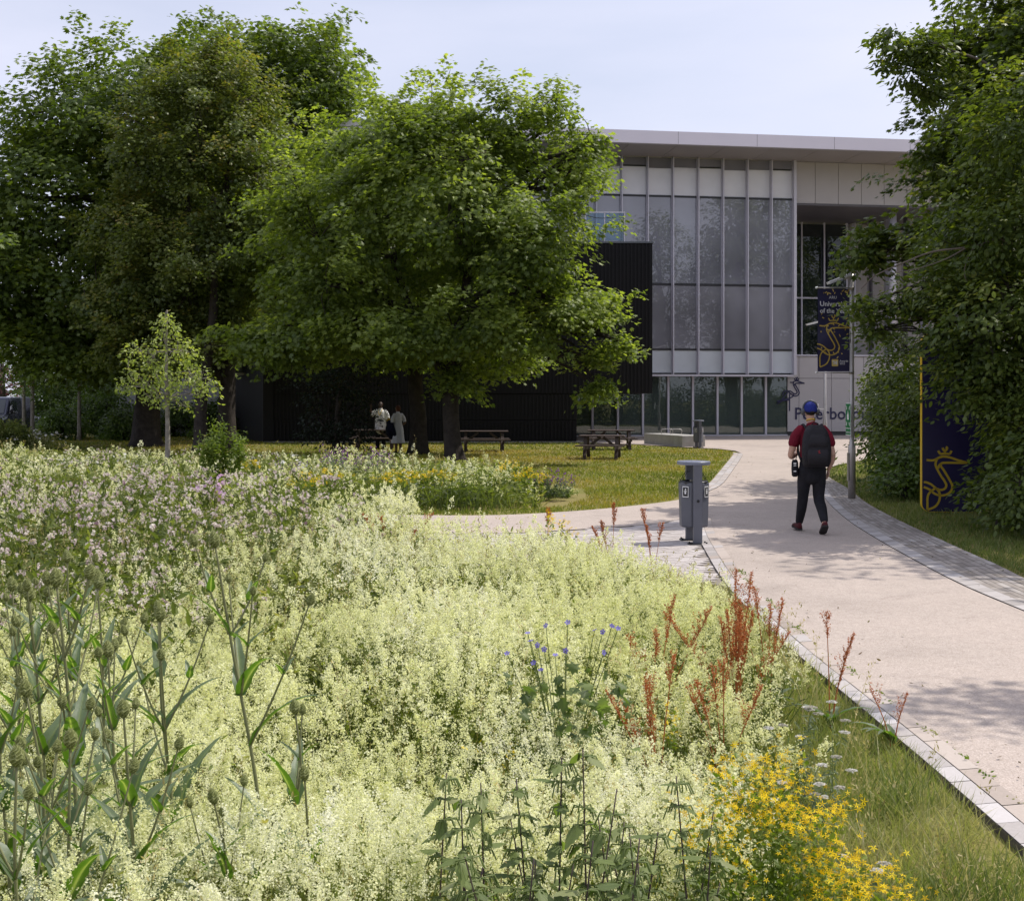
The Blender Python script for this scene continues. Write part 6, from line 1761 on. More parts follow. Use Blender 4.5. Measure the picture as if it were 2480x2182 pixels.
# blue cranesbill
r = np.random.default_rng(480)
t = thing('cranesbill', 'blue flowered cranesbill with dark divided leaves in the middle of the bedstraw', 'wild flower', (.22, 5.3, 0))
g = Geo(); f = Geo(); tips = np.array([at(*p) - np.array([.22, 5.3, 0]) for p in ((1285, 1552, 5.2), (1302, 1562, 5.2), (1318, 1572, 5.25), (1345, 1586, 5.2), (1375, 1507, 5.4), (1322, 1515, 5.4), (1482, 1516, 5.3), (1497, 1522, 5.3), (1440, 1526, 5.35), (1460, 1530, 5.3), (1310, 1622, 5.1), (1228, 1582, 5.2), (1278, 1533, 5.3), (1292, 1605, 5.15), (1462, 1580, 5.2), (1370, 1575, 5.25))])
for p in tips:
    g.tube(cr([(p[0] * .15, p[1] * .15, .1), (p[0] * .5, p[1] * .5, p[2] * .6), p], 4), .0016, 4, 0, .55)
k = 130; c = np.column_stack([r.normal(.05, .13, k), r.normal(-.05, .10, k), r.uniform(.25, .70, k)])
M = frames(unit(r.normal(size=(k, 3)) * .6 + np.array([0, -.2, .8])), rnd_unit(k, r)) * (.055 * r.uniform(.6, 1.3, k))[:, None, None]
for lf, sgn in ((LEAF_MAPLE, 1),):
    g.inst(lf[0] * np.array([.8, 1, 1]), lf[1], c, M, 0, np.clip(r.normal(.35, .2, k), 0, 1))
k = len(tips); M = frames(unit(r.normal(size=(k, 3)) * .5 + np.array([0, -.6, .6])), rnd_unit(k, r)) * .0135
f.inst(ROUND5[0], ROUND5[1], tips, M, 0, r.random(k))
g.build('foliage', L_nett, t); f.build('blossom', L_blue, t)


# yarrow by the verge
def yarrow(bx, by, H, n, seed, label):
    r = np.random.default_rng(seed); t = thing('yarrow', label, 'wild flower', (bx, by, 0), 0, 'white yarrow by the verge')
    g = Geo(); f = Geo()
    P = r.normal(0, .06, (n, 2)); lean = r.normal(0, .09, (n, 2)); h = H * r.uniform(.7, 1.05, n)
    add_strips(g, P, 0.0, h, lean, np.full(n, .004), r, 0, np.full(n, .4), 3)
    for i in range(n):
        k = 26; tt = r.uniform(.1, .95, k)
        c = np.column_stack([P[i] + lean[i] * (tt ** 1.3)[:, None], h[i] * tt * (1 - .12 * tt)])
        M = frames(unit(r.normal(size=(k, 3)) * .5 + np.array([0, 0, .8])), rnd_unit(k, r) + np.array([0, 0, .3])) * (.045 * r.uniform(.6, 1.2, k))[:, None, None]
        g.inst(LEAF_LANCE[0] * np.array([.7, 1, 1]), LEAF_LANCE[1], c, M, 0, np.clip(r.normal(.45, .2, k), 0, 1))
        f = Geo(); k = 60; a = r.uniform(0, 6.28, k); q = np.sqrt(r.random(k)) * .021
        c = np.column_stack([P[i] + lean[i] + np.column_stack([np.cos(a) * q, np.sin(a) * q]), np.full(k, h[i] * .885) - q * .25])
        M = frames(unit(r.normal(size=(k, 3)) * .3 + np.array([0, 0, 1])), rnd_unit(k, r)) * .0052
        f.inst(ROUND5[0], ROUND5[1], c, M, 0, np.clip(r.normal(.4 if i % 3 else 0, .2, k), 0, 1)); f.build('flower_head', L_wht, t)
    g.build('foliage', L_grey, t)


yarrow(1.30, 5.35, .60, 10, 501, 'tall grey green yarrow with white flat heads behind the large yellow clump')
yarrow(1.18, 4.75, .52, 8, 502, 'shorter yarrow just behind the large yellow clump')
yarrow(1.12, 4.15, .40, 3, 503, 'low yarrow on the verge next to the lower yellow clump')


# nettles
def nettle(bx, by, H, seed, lean=(0, 0)):
    r = np.random.default_rng(seed)
    t = thing('nettle', 'dark stemmed nettle with drooping toothed leaves in the patch in front of the bedstraw', 'nettle', (bx, by, 0), r.uniform(0, 6.28), 'nettles in the patch')
    P = cr([(0, 0, 0), (lean[0] * .4 + r.normal(0, .01), lean[1] * .4, H * .5), (lean[0], lean[1], H)], 8)
    g = Geo(); g.tube(P, np.linspace(.0042, .0018, len(P)), 5, 0, r.random()); g.build('stem', M_nstem, t)
    g = Geo(); z = .10; a = 0.0
    h = np.array([(0, 0), (.20, .02), (.30, .14), (.27, .20), (.33, .30), (.27, .36), (.29, .50), (.22, .54), (.21, .68), (.13, .74), (.10, .86), (0, 1.0)])
    NL = halves(h, .35, .35)
    c, M_, tn = [], [], []
    while z < H:
        u = z / H; sz = .078 * (1.0 - .35 * u) * r.uniform(.55, 1.25)
        b = np.array([np.interp(z, P[:, 2], P[:, k]) for k in range(3)])
        for s in (0, 1):
            if r.random() < .08: continue
            az = a + s * math.pi + r.normal(0, .3); d = np.array([math.cos(az), math.sin(az), 0])
            st_ = b + d * sz * .35 + np.array([0, 0, sz * .08])
            g.tube([b, st_], .0012, 3, 0, .3, False)
            c.append(st_); el = r.uniform(-.65, .45)
            M_.append(frames((np.array([0, 0, 1.0]) * math.cos(el) - d * math.sin(el))[None], (d * math.cos(el) + np.array([0, 0, math.sin(el)]))[None])[0] * sz); tn.append(np.clip(.3 + .5 * u + r.normal(0, .15), 0, 1))
            if u > .45:
                for q in range(5):
                    aa = az + r.normal(0, .8); l = r.uniform(.015, .05)
                    g.tube([b, b + np.array([math.cos(aa) * l * .7, math.sin(aa) * l * .7, .003]), b + np.array([math.cos(aa) * l, math.sin(aa) * l, -l * .6])], .0022, 4, 0, .8, False)
        z += (.034 + .026 * u) * r.uniform(.75, 1.35); a += math.pi / 2 + r.normal(0, .25)
    g.inst(NL[0], NL[1], np.array(c), np.array(M_), 0, np.array(tn))
    g.build('foliage', L_nett, t)


rn = np.random.default_rng(520)
for k, (px, py, Y) in enumerate(((1050, 1812, 3.3), (1174, 1795, 3.35), (1345, 1838, 3.2), (1430, 1846, 3.15), (1682, 1812, 3.3), (1159, 1918, 3.0), (1261, 1985, 2.9), (1321, 1858, 3.25), (1610, 1960, 3.05), (1405, 1950, 3.0), (1496, 2015, 2.95), (1682, 2055, 2.95), (1044, 2040, 2.95), (1215, 2040, 2.8), (1350, 2060, 2.75), (1460, 2085, 2.7), (1560, 2090, 2.75), (1290, 2110, 2.65), (1130, 2090, 2.8), (1400, 2120, 2.6), (1540, 2020, 3.05))):
    c = at(px, py, Y); nettle(c[0], Y, c[2] * rn.uniform(.88, 1.04), 530 + k, (rn.normal(0, .09), rn.normal(0, .07)))
for k in range(38):
    nettle(rn.uniform(-.25, .52), rn.uniform(2.5, 3.5), rn.uniform(.40, .72), 560 + k, (rn.normal(0, .10), rn.normal(0, .08)))


# creeping thistles gone to seed: one broad mass behind the teasels
def thistle_mass(name, cx_, cy_, rx, ry, dens, H, puff, npuff, seed, tmean=.6):
    r = np.random.default_rng(seed); g = Geo()
    n = int(4 * rx * ry * dens); P = np.column_stack([r.uniform(-1, 1, n), r.uniform(-1, 1, n)]); q = (P ** 2).sum(1)
    P = P[(q < 1) & (r.random(n) < 1.15 - q)] * np.array([rx, ry]) + np.array([cx_, cy_])
    P = P[in_poly(P, BED1) | in_poly(P, BED2)]
    P = P[np.abs(P[:, 0]) < .4168 * P[:, 1] + 1.9]
    m = len(P); h = H * (1 + .10 * wave(P[:, 0], P[:, 1], 1.4, 71)) * r.uniform(.72, 1.08, m); lean = r.normal(0, .10, (m, 2))
    add_strips(g, P, 0.0, h, lean, np.full(m, .007), r, 0, np.clip(r.normal(.4, .15, m), 0, 1), 3)
    k = m * 46; i = np.repeat(np.arange(m), 46); tt = r.uniform(.2, 1, k)
    c = np.column_stack([P[i] + lean[i] * (tt ** 1.3)[:, None], h[i] * tt * (1 - .12 * tt)]) + r.normal(0, .03, (k, 3)) * np.array([1, 1, .4])
    M = frames(unit(r.normal(size=(k, 3)) * .7 + np.array([0, 0, .3])), rnd_unit(k, r) + np.array([0, 0, 1.0])) * (r.uniform(.05, .11, k))[:, None, None]
    g.inst(LEAF_LANCE[0], LEAF_LANCE[1], c, M, 0, np.clip(r.normal(.34, .17, k), 0, 1))
    k = m * npuff; i = np.repeat(np.arange(m), npuff)
    sub_ = r.integers(0, 4, k); so_ = np.random.default_rng(seed + 1).normal(0, .075, (m, 4, 3))[i, sub_]
    c = np.column_stack([P[i] + lean[i] + so_[:, :2] + r.normal(0, .016, (k, 2)), h[i] * .90 - np.abs(so_[:, 2]) * .9 + r.normal(0, .012, k)])
    M = frames(unit(r.normal(size=(k, 3)) * .5 + np.array([0, 0, 1])), rnd_unit(k, r)) * (puff * r.uniform(.55, 1.35, k))[:, None, None]
    g.inst(PUFF[0], PUFF[1], c, M, 1, np.clip(r.normal(tmean, .28, k), 0, 1))
    return tag(g.build(name, [L_stem, L_puff]), kind='stuff')


thistle_mass('thistle_undergrowth', -4.5, 11.6, 3.1, 5.2, 13, 1.06, .0150, 15, 601)
thistle_mass('thistle_undergrowth.001', -2.8, 7.5, 1.2, 1.8, 13, .94, .0125, 12, 602)
thistle_mass('thistle_undergrowth.002', -1.6, 12.2, .9, 1.0, 5, .70, .013, 8, 603, .3)
thistle_mass('thistle_undergrowth.003', -8.5, 24.8, 4.5, 2.5, 3.0, .85, .018, 9, 604, .5)

# rough mound with daisies at the far left edge, weeds along the kerb joint
c = at(45, 1040, 45)
tree('bramble_mound', 'rough dark bramble mound edged with daisies at the far side of the meadow', (c[0], 45, 0), [([(c[0], 45, 0), (c[0], 45, .4), (c[0], 45, .7)], [.03, .03, .02])],
     [bl(20, 1045, 60, 38, 45, 1.2), bl(75, 1055, 40, 22, 45.5, 1.0), bl(-50, 1040, 60, 42, 45, 1.2)], LEAF_LANCE, .16, 40, .3, .8, L_stem, 620, ntwig=20, limb_r=.01, cat='bramble', upw=.3, zmin=.05)
c = at(85, 1030, 44.5)
flower_clump('daisy', 'pale dry grass tuft with white daisies at the base of the slim birch', 'wild flower', c[0], 44.5, .8, .4, .75, 60, L_grass, L_wht, ROUND5, .05, 1, 621, 'white daisy groups', .10, 10, .2, LEAF_LANCE, head_flat=.1)
r = np.random.default_rng(640)
for k in range(26):
    y = r.uniform(4.6, 13.5); x = np.interp(y, [4, 9.3, 11.9, 14.8], [2.31, 2.27, 2.34, 2.56]) + r.normal(0, .012)
    n = int(r.uniform(10, 34)); w_ = thing('kerb_weed', 'small green weed rooted in the joint between kerb and path', 'weed', (x, y, .03), 0, 'weeds along the kerb joint')
    c = np.column_stack([r.normal(0, .018, n), r.normal(0, .05, n), r.uniform(.004, .02, n)]); g = Geo()
    M = frames(unit(r.normal(size=(n, 3)) * .5 + np.array([0, 0, 1])), rnd_unit(n, r)) * (.022 * r.uniform(.5, 1.3, n))[:, None, None]
    g.inst(LEAF_OVAL[0], LEAF_OVAL[1], c, M, 0, np.clip(r.normal(.5, .2, n), 0, 1)); g.build('foliage', L_wort if k % 3 else L_grass, w_)
# ------------------------------------------------------------------ people
def skinmat(name, c):
    m, nt, out = new_mat(name)
    p = N(nt, 'ShaderNodeBsdfPrincipled', Roughness=.5); p.inputs['Specular IOR Level'].default_value = .35
    tc = N(nt, 'ShaderNodeTexCoord'); no = N(nt, 'ShaderNodeTexNoise', Scale=14.0, Detail=4.0); nt.links.new(tc.outputs['Object'], no.inputs['Vector'])
    col = ramp(nt, no.outputs['Fac'], [(.3, tuple(x * .85 for x in c)), (.7, c)]); nt.links.new(col, p.inputs['Base Color'])
    p.inputs['Subsurface Weight'].default_value = .08; p.inputs['Subsurface Radius'].default_value = (.02, .008, .004)
    nt.links.new(p.outputs[0], out.inputs['Surface']); return m


def cloth(name, c, c2=None, rough=.85, bs=60):
    return surf(name, c, c2 or tuple(x * .7 for x in c), rough, 4.0, 0, .35, bs, .2)


def fuse(g, name, mat, parent, voxel=.010, smooth=4, factor=.5):
    """melt overlapping volumes into one continuous surface"""
    me = g.mesh(name + '_src'); ob = bpy.data.objects.new(name + '_src', me); COL.objects.link(ob)
    m = ob.modifiers.new('r', 'REMESH'); m.mode = 'VOXEL'; m.voxel_size = voxel; m.use_smooth_shade = True
    s = ob.modifiers.new('s', 'SMOOTH'); s.iterations = smooth; s.factor = factor
    bpy.context.view_layer.update()
    me2 = bpy.data.meshes.new_from_object(ob.evaluated_get(bpy.context.evaluated_depsgraph_get()))
    bpy.data.objects.remove(ob)
    me2.name = name; o = bpy.data.objects.new(name, me2); me2.materials.clear(); me2.materials.append(mat); COL.objects.link(o); o.parent = parent
    return o


def chain(g, pts, rad, n=5, flat=(1, 0, 0), sides=14):
    P = cr(pts, n); rad = np.asarray(rad, float)
    if rad.ndim == 1: rad = np.stack([rad, rad], 1)
    t = np.linspace(0, 1, len(P)); ti = np.linspace(0, 1, len(rad))
    rr_ = np.column_stack([np.interp(t, ti, rad[:, 0]), np.interp(t, ti, rad[:, 1])])
    g.tube(P, rr_, sides, flat=flat)
    g.ball(P[0], (rr_[0].mean(),) * 3, 12, 8); g.ball(P[-1], (rr_[-1].mean(),) * 3, 12, 8)


def hand(g, w, d, n, side, curl=.5, L=.18):
    """palm and five bent fingers from wrist w; d: pointing direction, n: back of hand normal, side: +1 thumb towards cross(d, n)"""
    d = unit(d); n = unit(np.asarray(n, float) - d * np.dot(n, d)); s = np.cross(d, n) * side; w = np.asarray(w, float)
    g.tube([w, w + d * L * .2, w + d * L * .5], [(.024, .018), (.036, .016), (.040, .014)], 12, flat=s)
    for k, (o, l) in enumerate(((.030, .86), (.010, 1.0), (-.010, .94), (-.029, .74))):
        b = w + d * L * .48 + s * o; ln = L * .5 * l; P = [b]; a = 0
        for q in range(3):
            a += curl * (.5 + .25 * q) + .04 * k
            P.append(P[-1] + (d * math.cos(a) - n * math.sin(a)) * ln * (.45, .32, .25)[q])
        g.tube(P, [.0098, .0092, .0085, .0072], 8)
        g.ball(P[-1], .0075, 8, 6)
    b = w + d * L * .16 + s * .026
    P = [b, b + (s * .7 + d * .6) * .03, b + (s * .75 + d * .9 - n * .2) * .05, b + (s * .6 + d * 1.25 - n * .4) * .062]
    g.tube(P, [.014, .0125, .011, .0085], 8); g.ball(P[-1], .0085, 8, 6)


def head(g, c, rz=0.0, k=1.0):
    """skull, jaw, nose, lips, ears; face towards +Y turned by rz"""
    c = np.asarray(c, float); ca, sa = math.cos(rz), math.sin(rz)
    def Q(x, y, z): return c + np.array([x * ca - y * sa, x * sa + y * ca, z]) * k
    g.ball(Q(0, -.012, .03), np.array([.076, .094, .088]) * k, 18, 12)
    g.ball(Q(0, .028, -.035), np.array([.058, .066, .078]) * k, 16, 10)
    g.ball(Q(0, .048, -.088), np.array([.030, .030, .022]) * k, 12, 8)
    g.tube([Q(0, .088, .022), Q(0, .103, -.012), Q(0, .104, -.026), Q(0, .088, -.034)], np.array([.010, .013, .016, .010]) * k, 8)
    for s in (-1, 1):
        g.ball(Q(s * .080, -.008, -.004), np.array([.012, .022, .032]) * k, 10, 8)
        g.ball(Q(s * .034, .078, .034), np.array([.024, .014, .009]) * k, 10, 6)
    for z in (-.055, -.066):
        g.tube([Q(-.024, .080, z), Q(0, .090, z), Q(.024, .080, z)], np.array([.004, .007, .004]) * k, 6)
    return Q


def eyes(Q, parent):
    for s in (-1, 1):
        e = Geo(); e.ball(Q(s * .033, .086, .014), .0105, 10, 8); e.ball(Q(s * .033, .0945, .014), .0055, 8, 6, 1); e.build('eye', [M_white, M_bind], parent)


def shoe(parent, heel, toe, mat, sole, lift=0.0):
    heel = np.asarray(heel, float); toe = np.asarray(toe, float); d = unit(toe - heel); up = unit(np.cross(np.cross(d, (0, 0, 1)), d)); s = np.cross(d, up)
    L = np.linalg.norm(toe - heel); g = Geo(); q = Geo()
    secs = ((0, .030, .07), (.12, .040, .095), (.3, .043, .085), (.5, .044, .062), (.75, .049, .045), (.92, .040, .034), (1.0, .018, .02)); n = 10; V = []; W = []
    for t, w, h in secs:
        c = heel + d * L * t
        for k in range(n):
            a = math.pi * k / (n - 1); V.append(c + s * math.cos(a) * w + up * (.022 + math.sin(a) * h))
        for x, z in ((-1, .0), (1, .0), (1.06, .012), (1.0, .024), (-1.0, .024), (-1.06, .012)): W.append(c + s * x * w * 1.06 + up * z)
    i = np.arange(len(secs) - 1)[:, None] * n; k = np.arange(n)[None]; k2 = (k + 1) % n
    g.add(V, [np.stack([i + k, i + k2, i + n + k2, i + n + k], -1).reshape(-1, 4), np.arange(n)[::-1][None], np.arange(n)[None] + (len(secs) - 1) * n], 0, .5, True)
    o = g.build('shoe', mat, parent)
    n = 6; i = np.arange(len(secs) - 1)[:, None] * n; k = np.arange(n)[None]; k2 = (k + 1) % n
    q.add(W, [np.stack([i + k, i + k2, i + n + k2, i + n + k], -1).reshape(-1, 4), np.arange(n)[::-1][None], np.arange(n)[None] + (len(secs) - 1) * n])
    q.build('sole', sole, o)
    return o


S_light = skinmat('light_skin', (.50, .30, .22)); S_dark = skinmat('dark_skin', (.050, .025, .016)); S_brown = skinmat('brown_skin', (.17, .085, .05))
M_red = surf('maroon_cotton', (.17, .010, .025), (.10, .005, .014), .85, 4, 0, .9, 12, .2); M_blk = cloth('black_jersey', (.015, .015, .020), (.008, .008, .011)); M_jog = surf('creased_black_jersey', (.016, .016, .022), (.009, .009, .012), .8, 5, 0, 1.0, 11, .25); M_cap = cloth('blue_cap_cloth', (.018, .030, .20), (.012, .020, .14))
M_hair = cloth('dark_hair', (.020, .013, .010), None, .6, 200); M_yelr = plain('yellow_ribbon', (.65, .42, .02), .6)
M_pack = surf('charcoal_pack_cloth', (.017, .016, .020), (.010, .009, .012), .7, 5, 0, .8, 14, .25); M_packl = cloth('pack_panel_cloth', (.024, .022, .027), (.016, .015, .018), .6, 90)
M_shoe = cloth('red_black_shoe', (.10, .012, .018), (.02, .012, .014), .6, 30); M_sole = plain('dark_sole', (.02, .018, .018), .8)
M_pad = plain('headphone_plastic', (.06, .065, .075), .35)

# ---- walker with backpack
wx, wy = 4.12, 16.86
w = thing('person', 'person seen from behind walking away along the path in maroon t-shirt and black joggers', 'person', (wx, wy, .032))
g = Geo()
chain(g, [(0, 0, .90), (0, 0, 1.02), (0, .005, 1.18), (0, .01, 1.33), (-.005, .005, 1.42), (-.01, .005, 1.47)], [(.150, .10), (.140, .10), (.145, .105), (.165, .11), (.14, .09), (.07, .07)])
chain(g, [(-.012, .0, 1.45), (-.018, .012, 1.52), (-.02, .022, 1.60)], [.066, .056, .056])
Q = head(g, (-.02, .035, 1.665))
chain(g, [(.165, 0, 1.405), (.215, -.015, 1.30), (.250, -.035, 1.16), (.270, -.045, 1.08)], [.060, .054, .047, .040])
chain(g, [(.270, -.045, 1.08), (.268, -.01, .99), (.238, .035, .875)], [.041, .040, .027])
hand(g, (.236, .038, .87), (-.12, .25, -1), (1, .1, 0), 1, .55)
chain(g, [(-.18, 0, 1.405), (-.235, .0, 1.30), (-.275, -.01, 1.16), (-.295, 0, 1.07)], [.060, .054, .047, .041])
chain(g, [(-.295, 0, 1.07), (-.255, .10, 1.045), (-.165, .23, 1.07)], [.042, .042, .028])
hand(g, (-.16, .235, 1.072), (.6, .75, .22), (-.5, .5, -.6), 1, .7)
for s, kn, an in ((-1, (-.095, .13, .50), (-.10, .33, .10)), (1, (.098, .03, .475), (.09, -.31, .17))):
    chain(g, [(s * .09, 0, .88), (s * .095, kn[1] * .55, .70), kn, ((kn[0] + an[0]) / 2, (kn[1] + an[1]) / 2 - .015, (kn[2] + an[2]) / 2), an], [.078, .072, .052, .052, .036])
fuse(g, 'body', S_light, w, .008, 3)
eyes(Q, w)
g = Geo()
chain(g, [(0, 0, 1.02), (0, 0, 1.08), (0, .005, 1.18), (0, .01, 1.33), (0, .005, 1.415), (-.005, .003, 1.462)], [(.178, .128), (.168, .124), (.168, .125), (.186, .128), (.160, .105), (.085, .08)], sides=20)
chain(g, [(.150, 0, 1.415), (.205, -.012, 1.33), (.240, -.025, 1.235)], [.068, .075, .074]); chain(g, [(-.160, 0, 1.415), (-.222, 0, 1.33), (-.258, -.005, 1.235)], [.068, .075, .074])
fuse(g, 't_shirt', M_red, w, .011, 4)
g = Geo()
chain(g, [(0, 0, .80), (0, 0, .90), (0, 0, .985)], [(.155, .13), (.178, .138), (.172, .13)], sides=18)
for s, kn, an in ((-1, (-.098, .12, .50), (-.102, .315, .135)), (1, (.100, .035, .475), (.092, -.285, .205))):
    chain(g, [(s * .088, -.005, .86), (s * .098, kn[1] * .5, .70), kn, ((kn[0] + an[0]) / 2, (kn[1] + an[1]) / 2 - .02, (kn[2] + an[2]) / 2), an], [(.102, .112), (.094, .100), (.076, .078), (.070, .076), (.054, .056)])
fuse(g, 'joggers', M_jog, w, .010, 4)
shoe(w, (-.105, .255, .012), (-.125, .54, .035), M_shoe, M_sole); shoe(w, (.092, -.375, .125), (.10, -.155, -.004), M_shoe, M_sole)
g = Geo(); t_ = np.linspace(0, 2 * np.pi, 25)
g.ball(Q(0, -.030, .018), (.080, .084, .080), 18, 12); fuse(g, 'hair', M_hair, w, .010, 2)
g = Geo(); n_ = 22
prof = [(math.cos(a), math.sin(a)) for a in np.linspace(-.24, 1.55, 11)]
c_ = Q(0, -.006, .035)
g.lathe([(x, z) for x, z in prof], (0, 0, 0), n_); v, tt = g.V[0]; v = v * np.array([.091, .120, .104]); v[:, 2] += v[:, 1] * .20; g.V[0] = (v + c_, tt)
for k in range(10):
    a0, a1 = (math.pi * (.22 + .56 * k / 10), math.pi * (.22 + .56 * (k + 1) / 10))
    g.add([c_ + np.array([math.cos(a) * .086 * q, math.sin(a) * (.117 if q == 1 else .170), math.sin(a) * .022 - .004 - .012 * (q > 1)]) for a, q in ((a0, 1), (a1, 1), (a1, 1.05), (a0, 1.05))], np.array([[0, 1, 2, 3]]))
cap = g.build('cap', M_cap, w)
g = Geo(); a = np.linspace(0, math.pi, 10); cb_ = c_ + np.array([0, -.116, -.050])
g.add(np.concatenate([[cb_ + np.array([math.cos(x) * .032, -.007 + .006 * math.sin(x), math.sin(x) * .026]) for x in a], [cb_ + np.array([0, -.006, .0])]]), np.array([[k, k + 1, 10] for k in range(9)])); g.build('strap_opening', M_hair, cap)
g = Geo(); g.tube([c_ + np.array([math.sin(x) * .055, -math.cos(x) * .062 - .035, -.155 + .02 * math.cos(x)]) for x in t_], .008, 6); g.build('lanyard', M_yelr, w)
hp = thing('headphones', 'grey over ear headphones worn over the blue cap', 'headphones', (wx, wy, .032))
g = Geo(); g.tube(cr([c_ + np.array([math.cos(x) * .102, .0, math.sin(x) * .112]) for x in np.linspace(0, math.pi, 9)], 3), (.012), 8); g.build('headband', M_pad, hp)
for s in (-1, 1):
    g = Geo(); g.ball(c_ + np.array([s * .105, 0, -.035]), (.026, .040, .050), 16, 10); g.ball(c_ + np.array([s * .092, 0, -.035]), (.018, .042, .052), 14, 8); g.build('ear_cup', M_pad, hp)


def rounded_pack(g, c, secs, n=20, p=3.2):
    """stacked super-ellipse outlines: (z, half width, half depth, y shift)"""
    a = np.arange(n) / n * 2 * np.pi; V = []
    for z, wd, dp, ys in secs:
        x = np.sign(np.cos(a)) * np.abs(np.cos(a)) ** (2 / p) * wd; y = np.sign(np.sin(a)) * np.abs(np.sin(a)) ** (2 / p) * dp
        V.append(np.column_stack([x, y + ys, np.full(n, z)]) + np.asarray(c))
    m = len(secs); i = np.arange(m - 1)[:, None] * n; k = np.arange(n)[None]; k2 = (k + 1) % n
    g.add(np.concatenate(V), [np.stack([i + k, i + k2, i + n + k2, i + n + k], -1).reshape(-1, 4), np.arange(n)[::-1][None], np.arange(n)[None] + (m - 1) * n], 0, .5, True)


bp = thing('backpack', 'charcoal backpack with small red emblem on the back of the walking person', 'backpack', (wx, wy, .032))
g = Geo(); rounded_pack(g, (0, -.235, 0), [(.915, .13, .05, .02), (.925, .165, .085, .01), (.98, .188, .105, 0), (1.15, .195, .112, 0), (1.30, .180, .105, .01), (1.40, .152, .088, .03), (1.465, .115, .06, .05), (1.487, .07, .03, .06)]); g.build('main_bag', M_pack, bp)
g = Geo(); rounded_pack(g, (0, -.335, 0), [(.955, .10, .01, .02), (.97, .135, .035, .01), (1.06, .145, .045, 0), (1.14, .14, .040, .005), (1.165, .12, .02, .02)]); pk = g.build('front_pocket', M_packl, bp)
g = Geo(); rounded_pack(g, (0, -.325, 0), [(1.175, .11, .012, .02), (1.19, .138, .030, .01), (1.27, .128, .030, .012), (1.35, .10, .022, .03), (1.375, .07, .01, .045)]); g.build('upper_pocket', M_packl, bp)
for s in (-1, 1):
    g = Geo(); g.tube(cr([(s * .115, -.14, 1.43), (s * .125, -.03, 1.485), (s * .135, .08, 1.455), (s * .15, .145, 1.32), (s * .165, .12, 1.12), (s * .175, -.10, 1.0)], 4), np.full(21, .016), 8); g.build('shoulder_strap', M_pack, bp)
g = Geo(); g.tube(cr([(-.05, -.15, 1.46), (-.03, -.165, 1.505), (.03, -.165, 1.505), (.05, -.15, 1.46)], 4), .009, 8); g.build('carry_handle', M_pack, bp)
g = Geo(); M3 = lambda v: np.column_stack([v[:, 0] * .034, np.full(len(v), -.3855), 1.125 + v[:, 1] * .034])
for st in ([(-.1, -.5), (0, 0), (.1, .35)], [(0, 0), (.5, -.45)], [(.05, .2), (-.5, .35)], [(.05, .2), (.25, .75)]): stroke(g, st + ([] if len(st) > 2 else []), .18, M3, n=3)
g.build('red_emblem', plain('emblem_red', (.45, .01, .02), .5), pk)
po = thing('pouch', 'small black pouch with white print hanging at the walking person\'s hip', 'pouch', (wx, wy, .032))
g = Geo(); rounded_pack(g, (-.235, .01, 0), [(.77, .02, .03, 0), (.785, .038, .055, 0), (.88, .044, .062, 0), (.97, .040, .058, 0), (1.005, .028, .04, 0)], 16); g.build('case', M_blk, po)
g = Geo(); g.tube(cr([(-.22, .02, 1.0), (-.20, .03, 1.10), (-.19, .05, 1.3)], 4), .006, 6); g.build('strap', M_blk, po)
g = Geo()
for z, h in ((.955, .012), (.925, .006), (.85, .008)): g.add([(-.250 + x * .018, -.058, z + y * h) for x, y in ((-1, -1), (1, -1), (1, 1), (-1, 1))], np.array([[0, 1, 2, 3]]))
g.build('print', M_white, po)
ph = thing('phone', 'pale phone held in the walking person\'s hand', 'phone', (wx, wy, .032))
g = Geo(); g.box(-.105, -.035, .285, .297, 1.06, 1.20); g.build('case', M_white, ph, .003)


# ---- man in patterned shirt
def floral():
    m, nt, out = new_mat('floral_shirt')
    tc = N(nt, 'ShaderNodeTexCoord'); no = N(nt, 'ShaderNodeTexNoise', Scale=13.0, Detail=4.0, Distortion=1.6); nt.links.new(tc.outputs['Object'], no.inputs['Vector'])
    n2 = N(nt, 'ShaderNodeTexNoise', Scale=3.2, Detail=2.0); nt.links.new(tc.outputs['Object'], n2.inputs['Vector'])
    ad = N(nt, 'ShaderNodeMath', operation='MULTIPLY'); nt.links.new(no.outputs['Fac'], ad.inputs[0]); nt.links.new(n2.outputs['Fac'], ad.inputs[1])
    col = ramp(nt, ad.outputs[0], [(0, (.72, .71, .70)), (.285, (.70, .69, .68)), (.30, (.04, .045, .05)), (1, (.02, .02, .025))])
    p = N(nt, 'ShaderNodeBsdfPrincipled', Roughness=.8); nt.links.new(col, p.inputs['Base Color']); nt.links.new(p.outputs[0], out.inputs['Surface']); return m


mx_, my_ = (922 - CX) / FPX * 46.4, 46.4
mn = thing('person', 'man in white shirt with black floral print raising one hand under trees', 'person', (mx_, my_, 0), R(172))
g = Geo()   # faces +Y locally, turned to the camera by the root; his right is +x
chain(g, [(0, 0, .90), (0, .02, 1.05), (0, .02, 1.2), (0, 0, 1.35), (0, 0, 1.44), (0, .01, 1.49)], [(.17, .13), (.175, .14), (.17, .135), (.185, .12), (.15, .10), (.075, .075)])
chain(g, [(0, 0, 1.46), (0, .01, 1.60)], [.072, .066]); Q = head(g, (0, .02, 1.655), 0, 1.03)
chain(g, [(.19, 0, 1.42), (.27, .03, 1.34), (.345, .06, 1.26)], [.062, .055, .047]); chain(g, [(.345, .06, 1.26), (.365, .10, 1.40), (.36, .13, 1.54)], [.048, .044, .030]); hand(g, (.36, .13, 1.545), (-.05, .05, 1), (0, -1, 0), -1, .25)
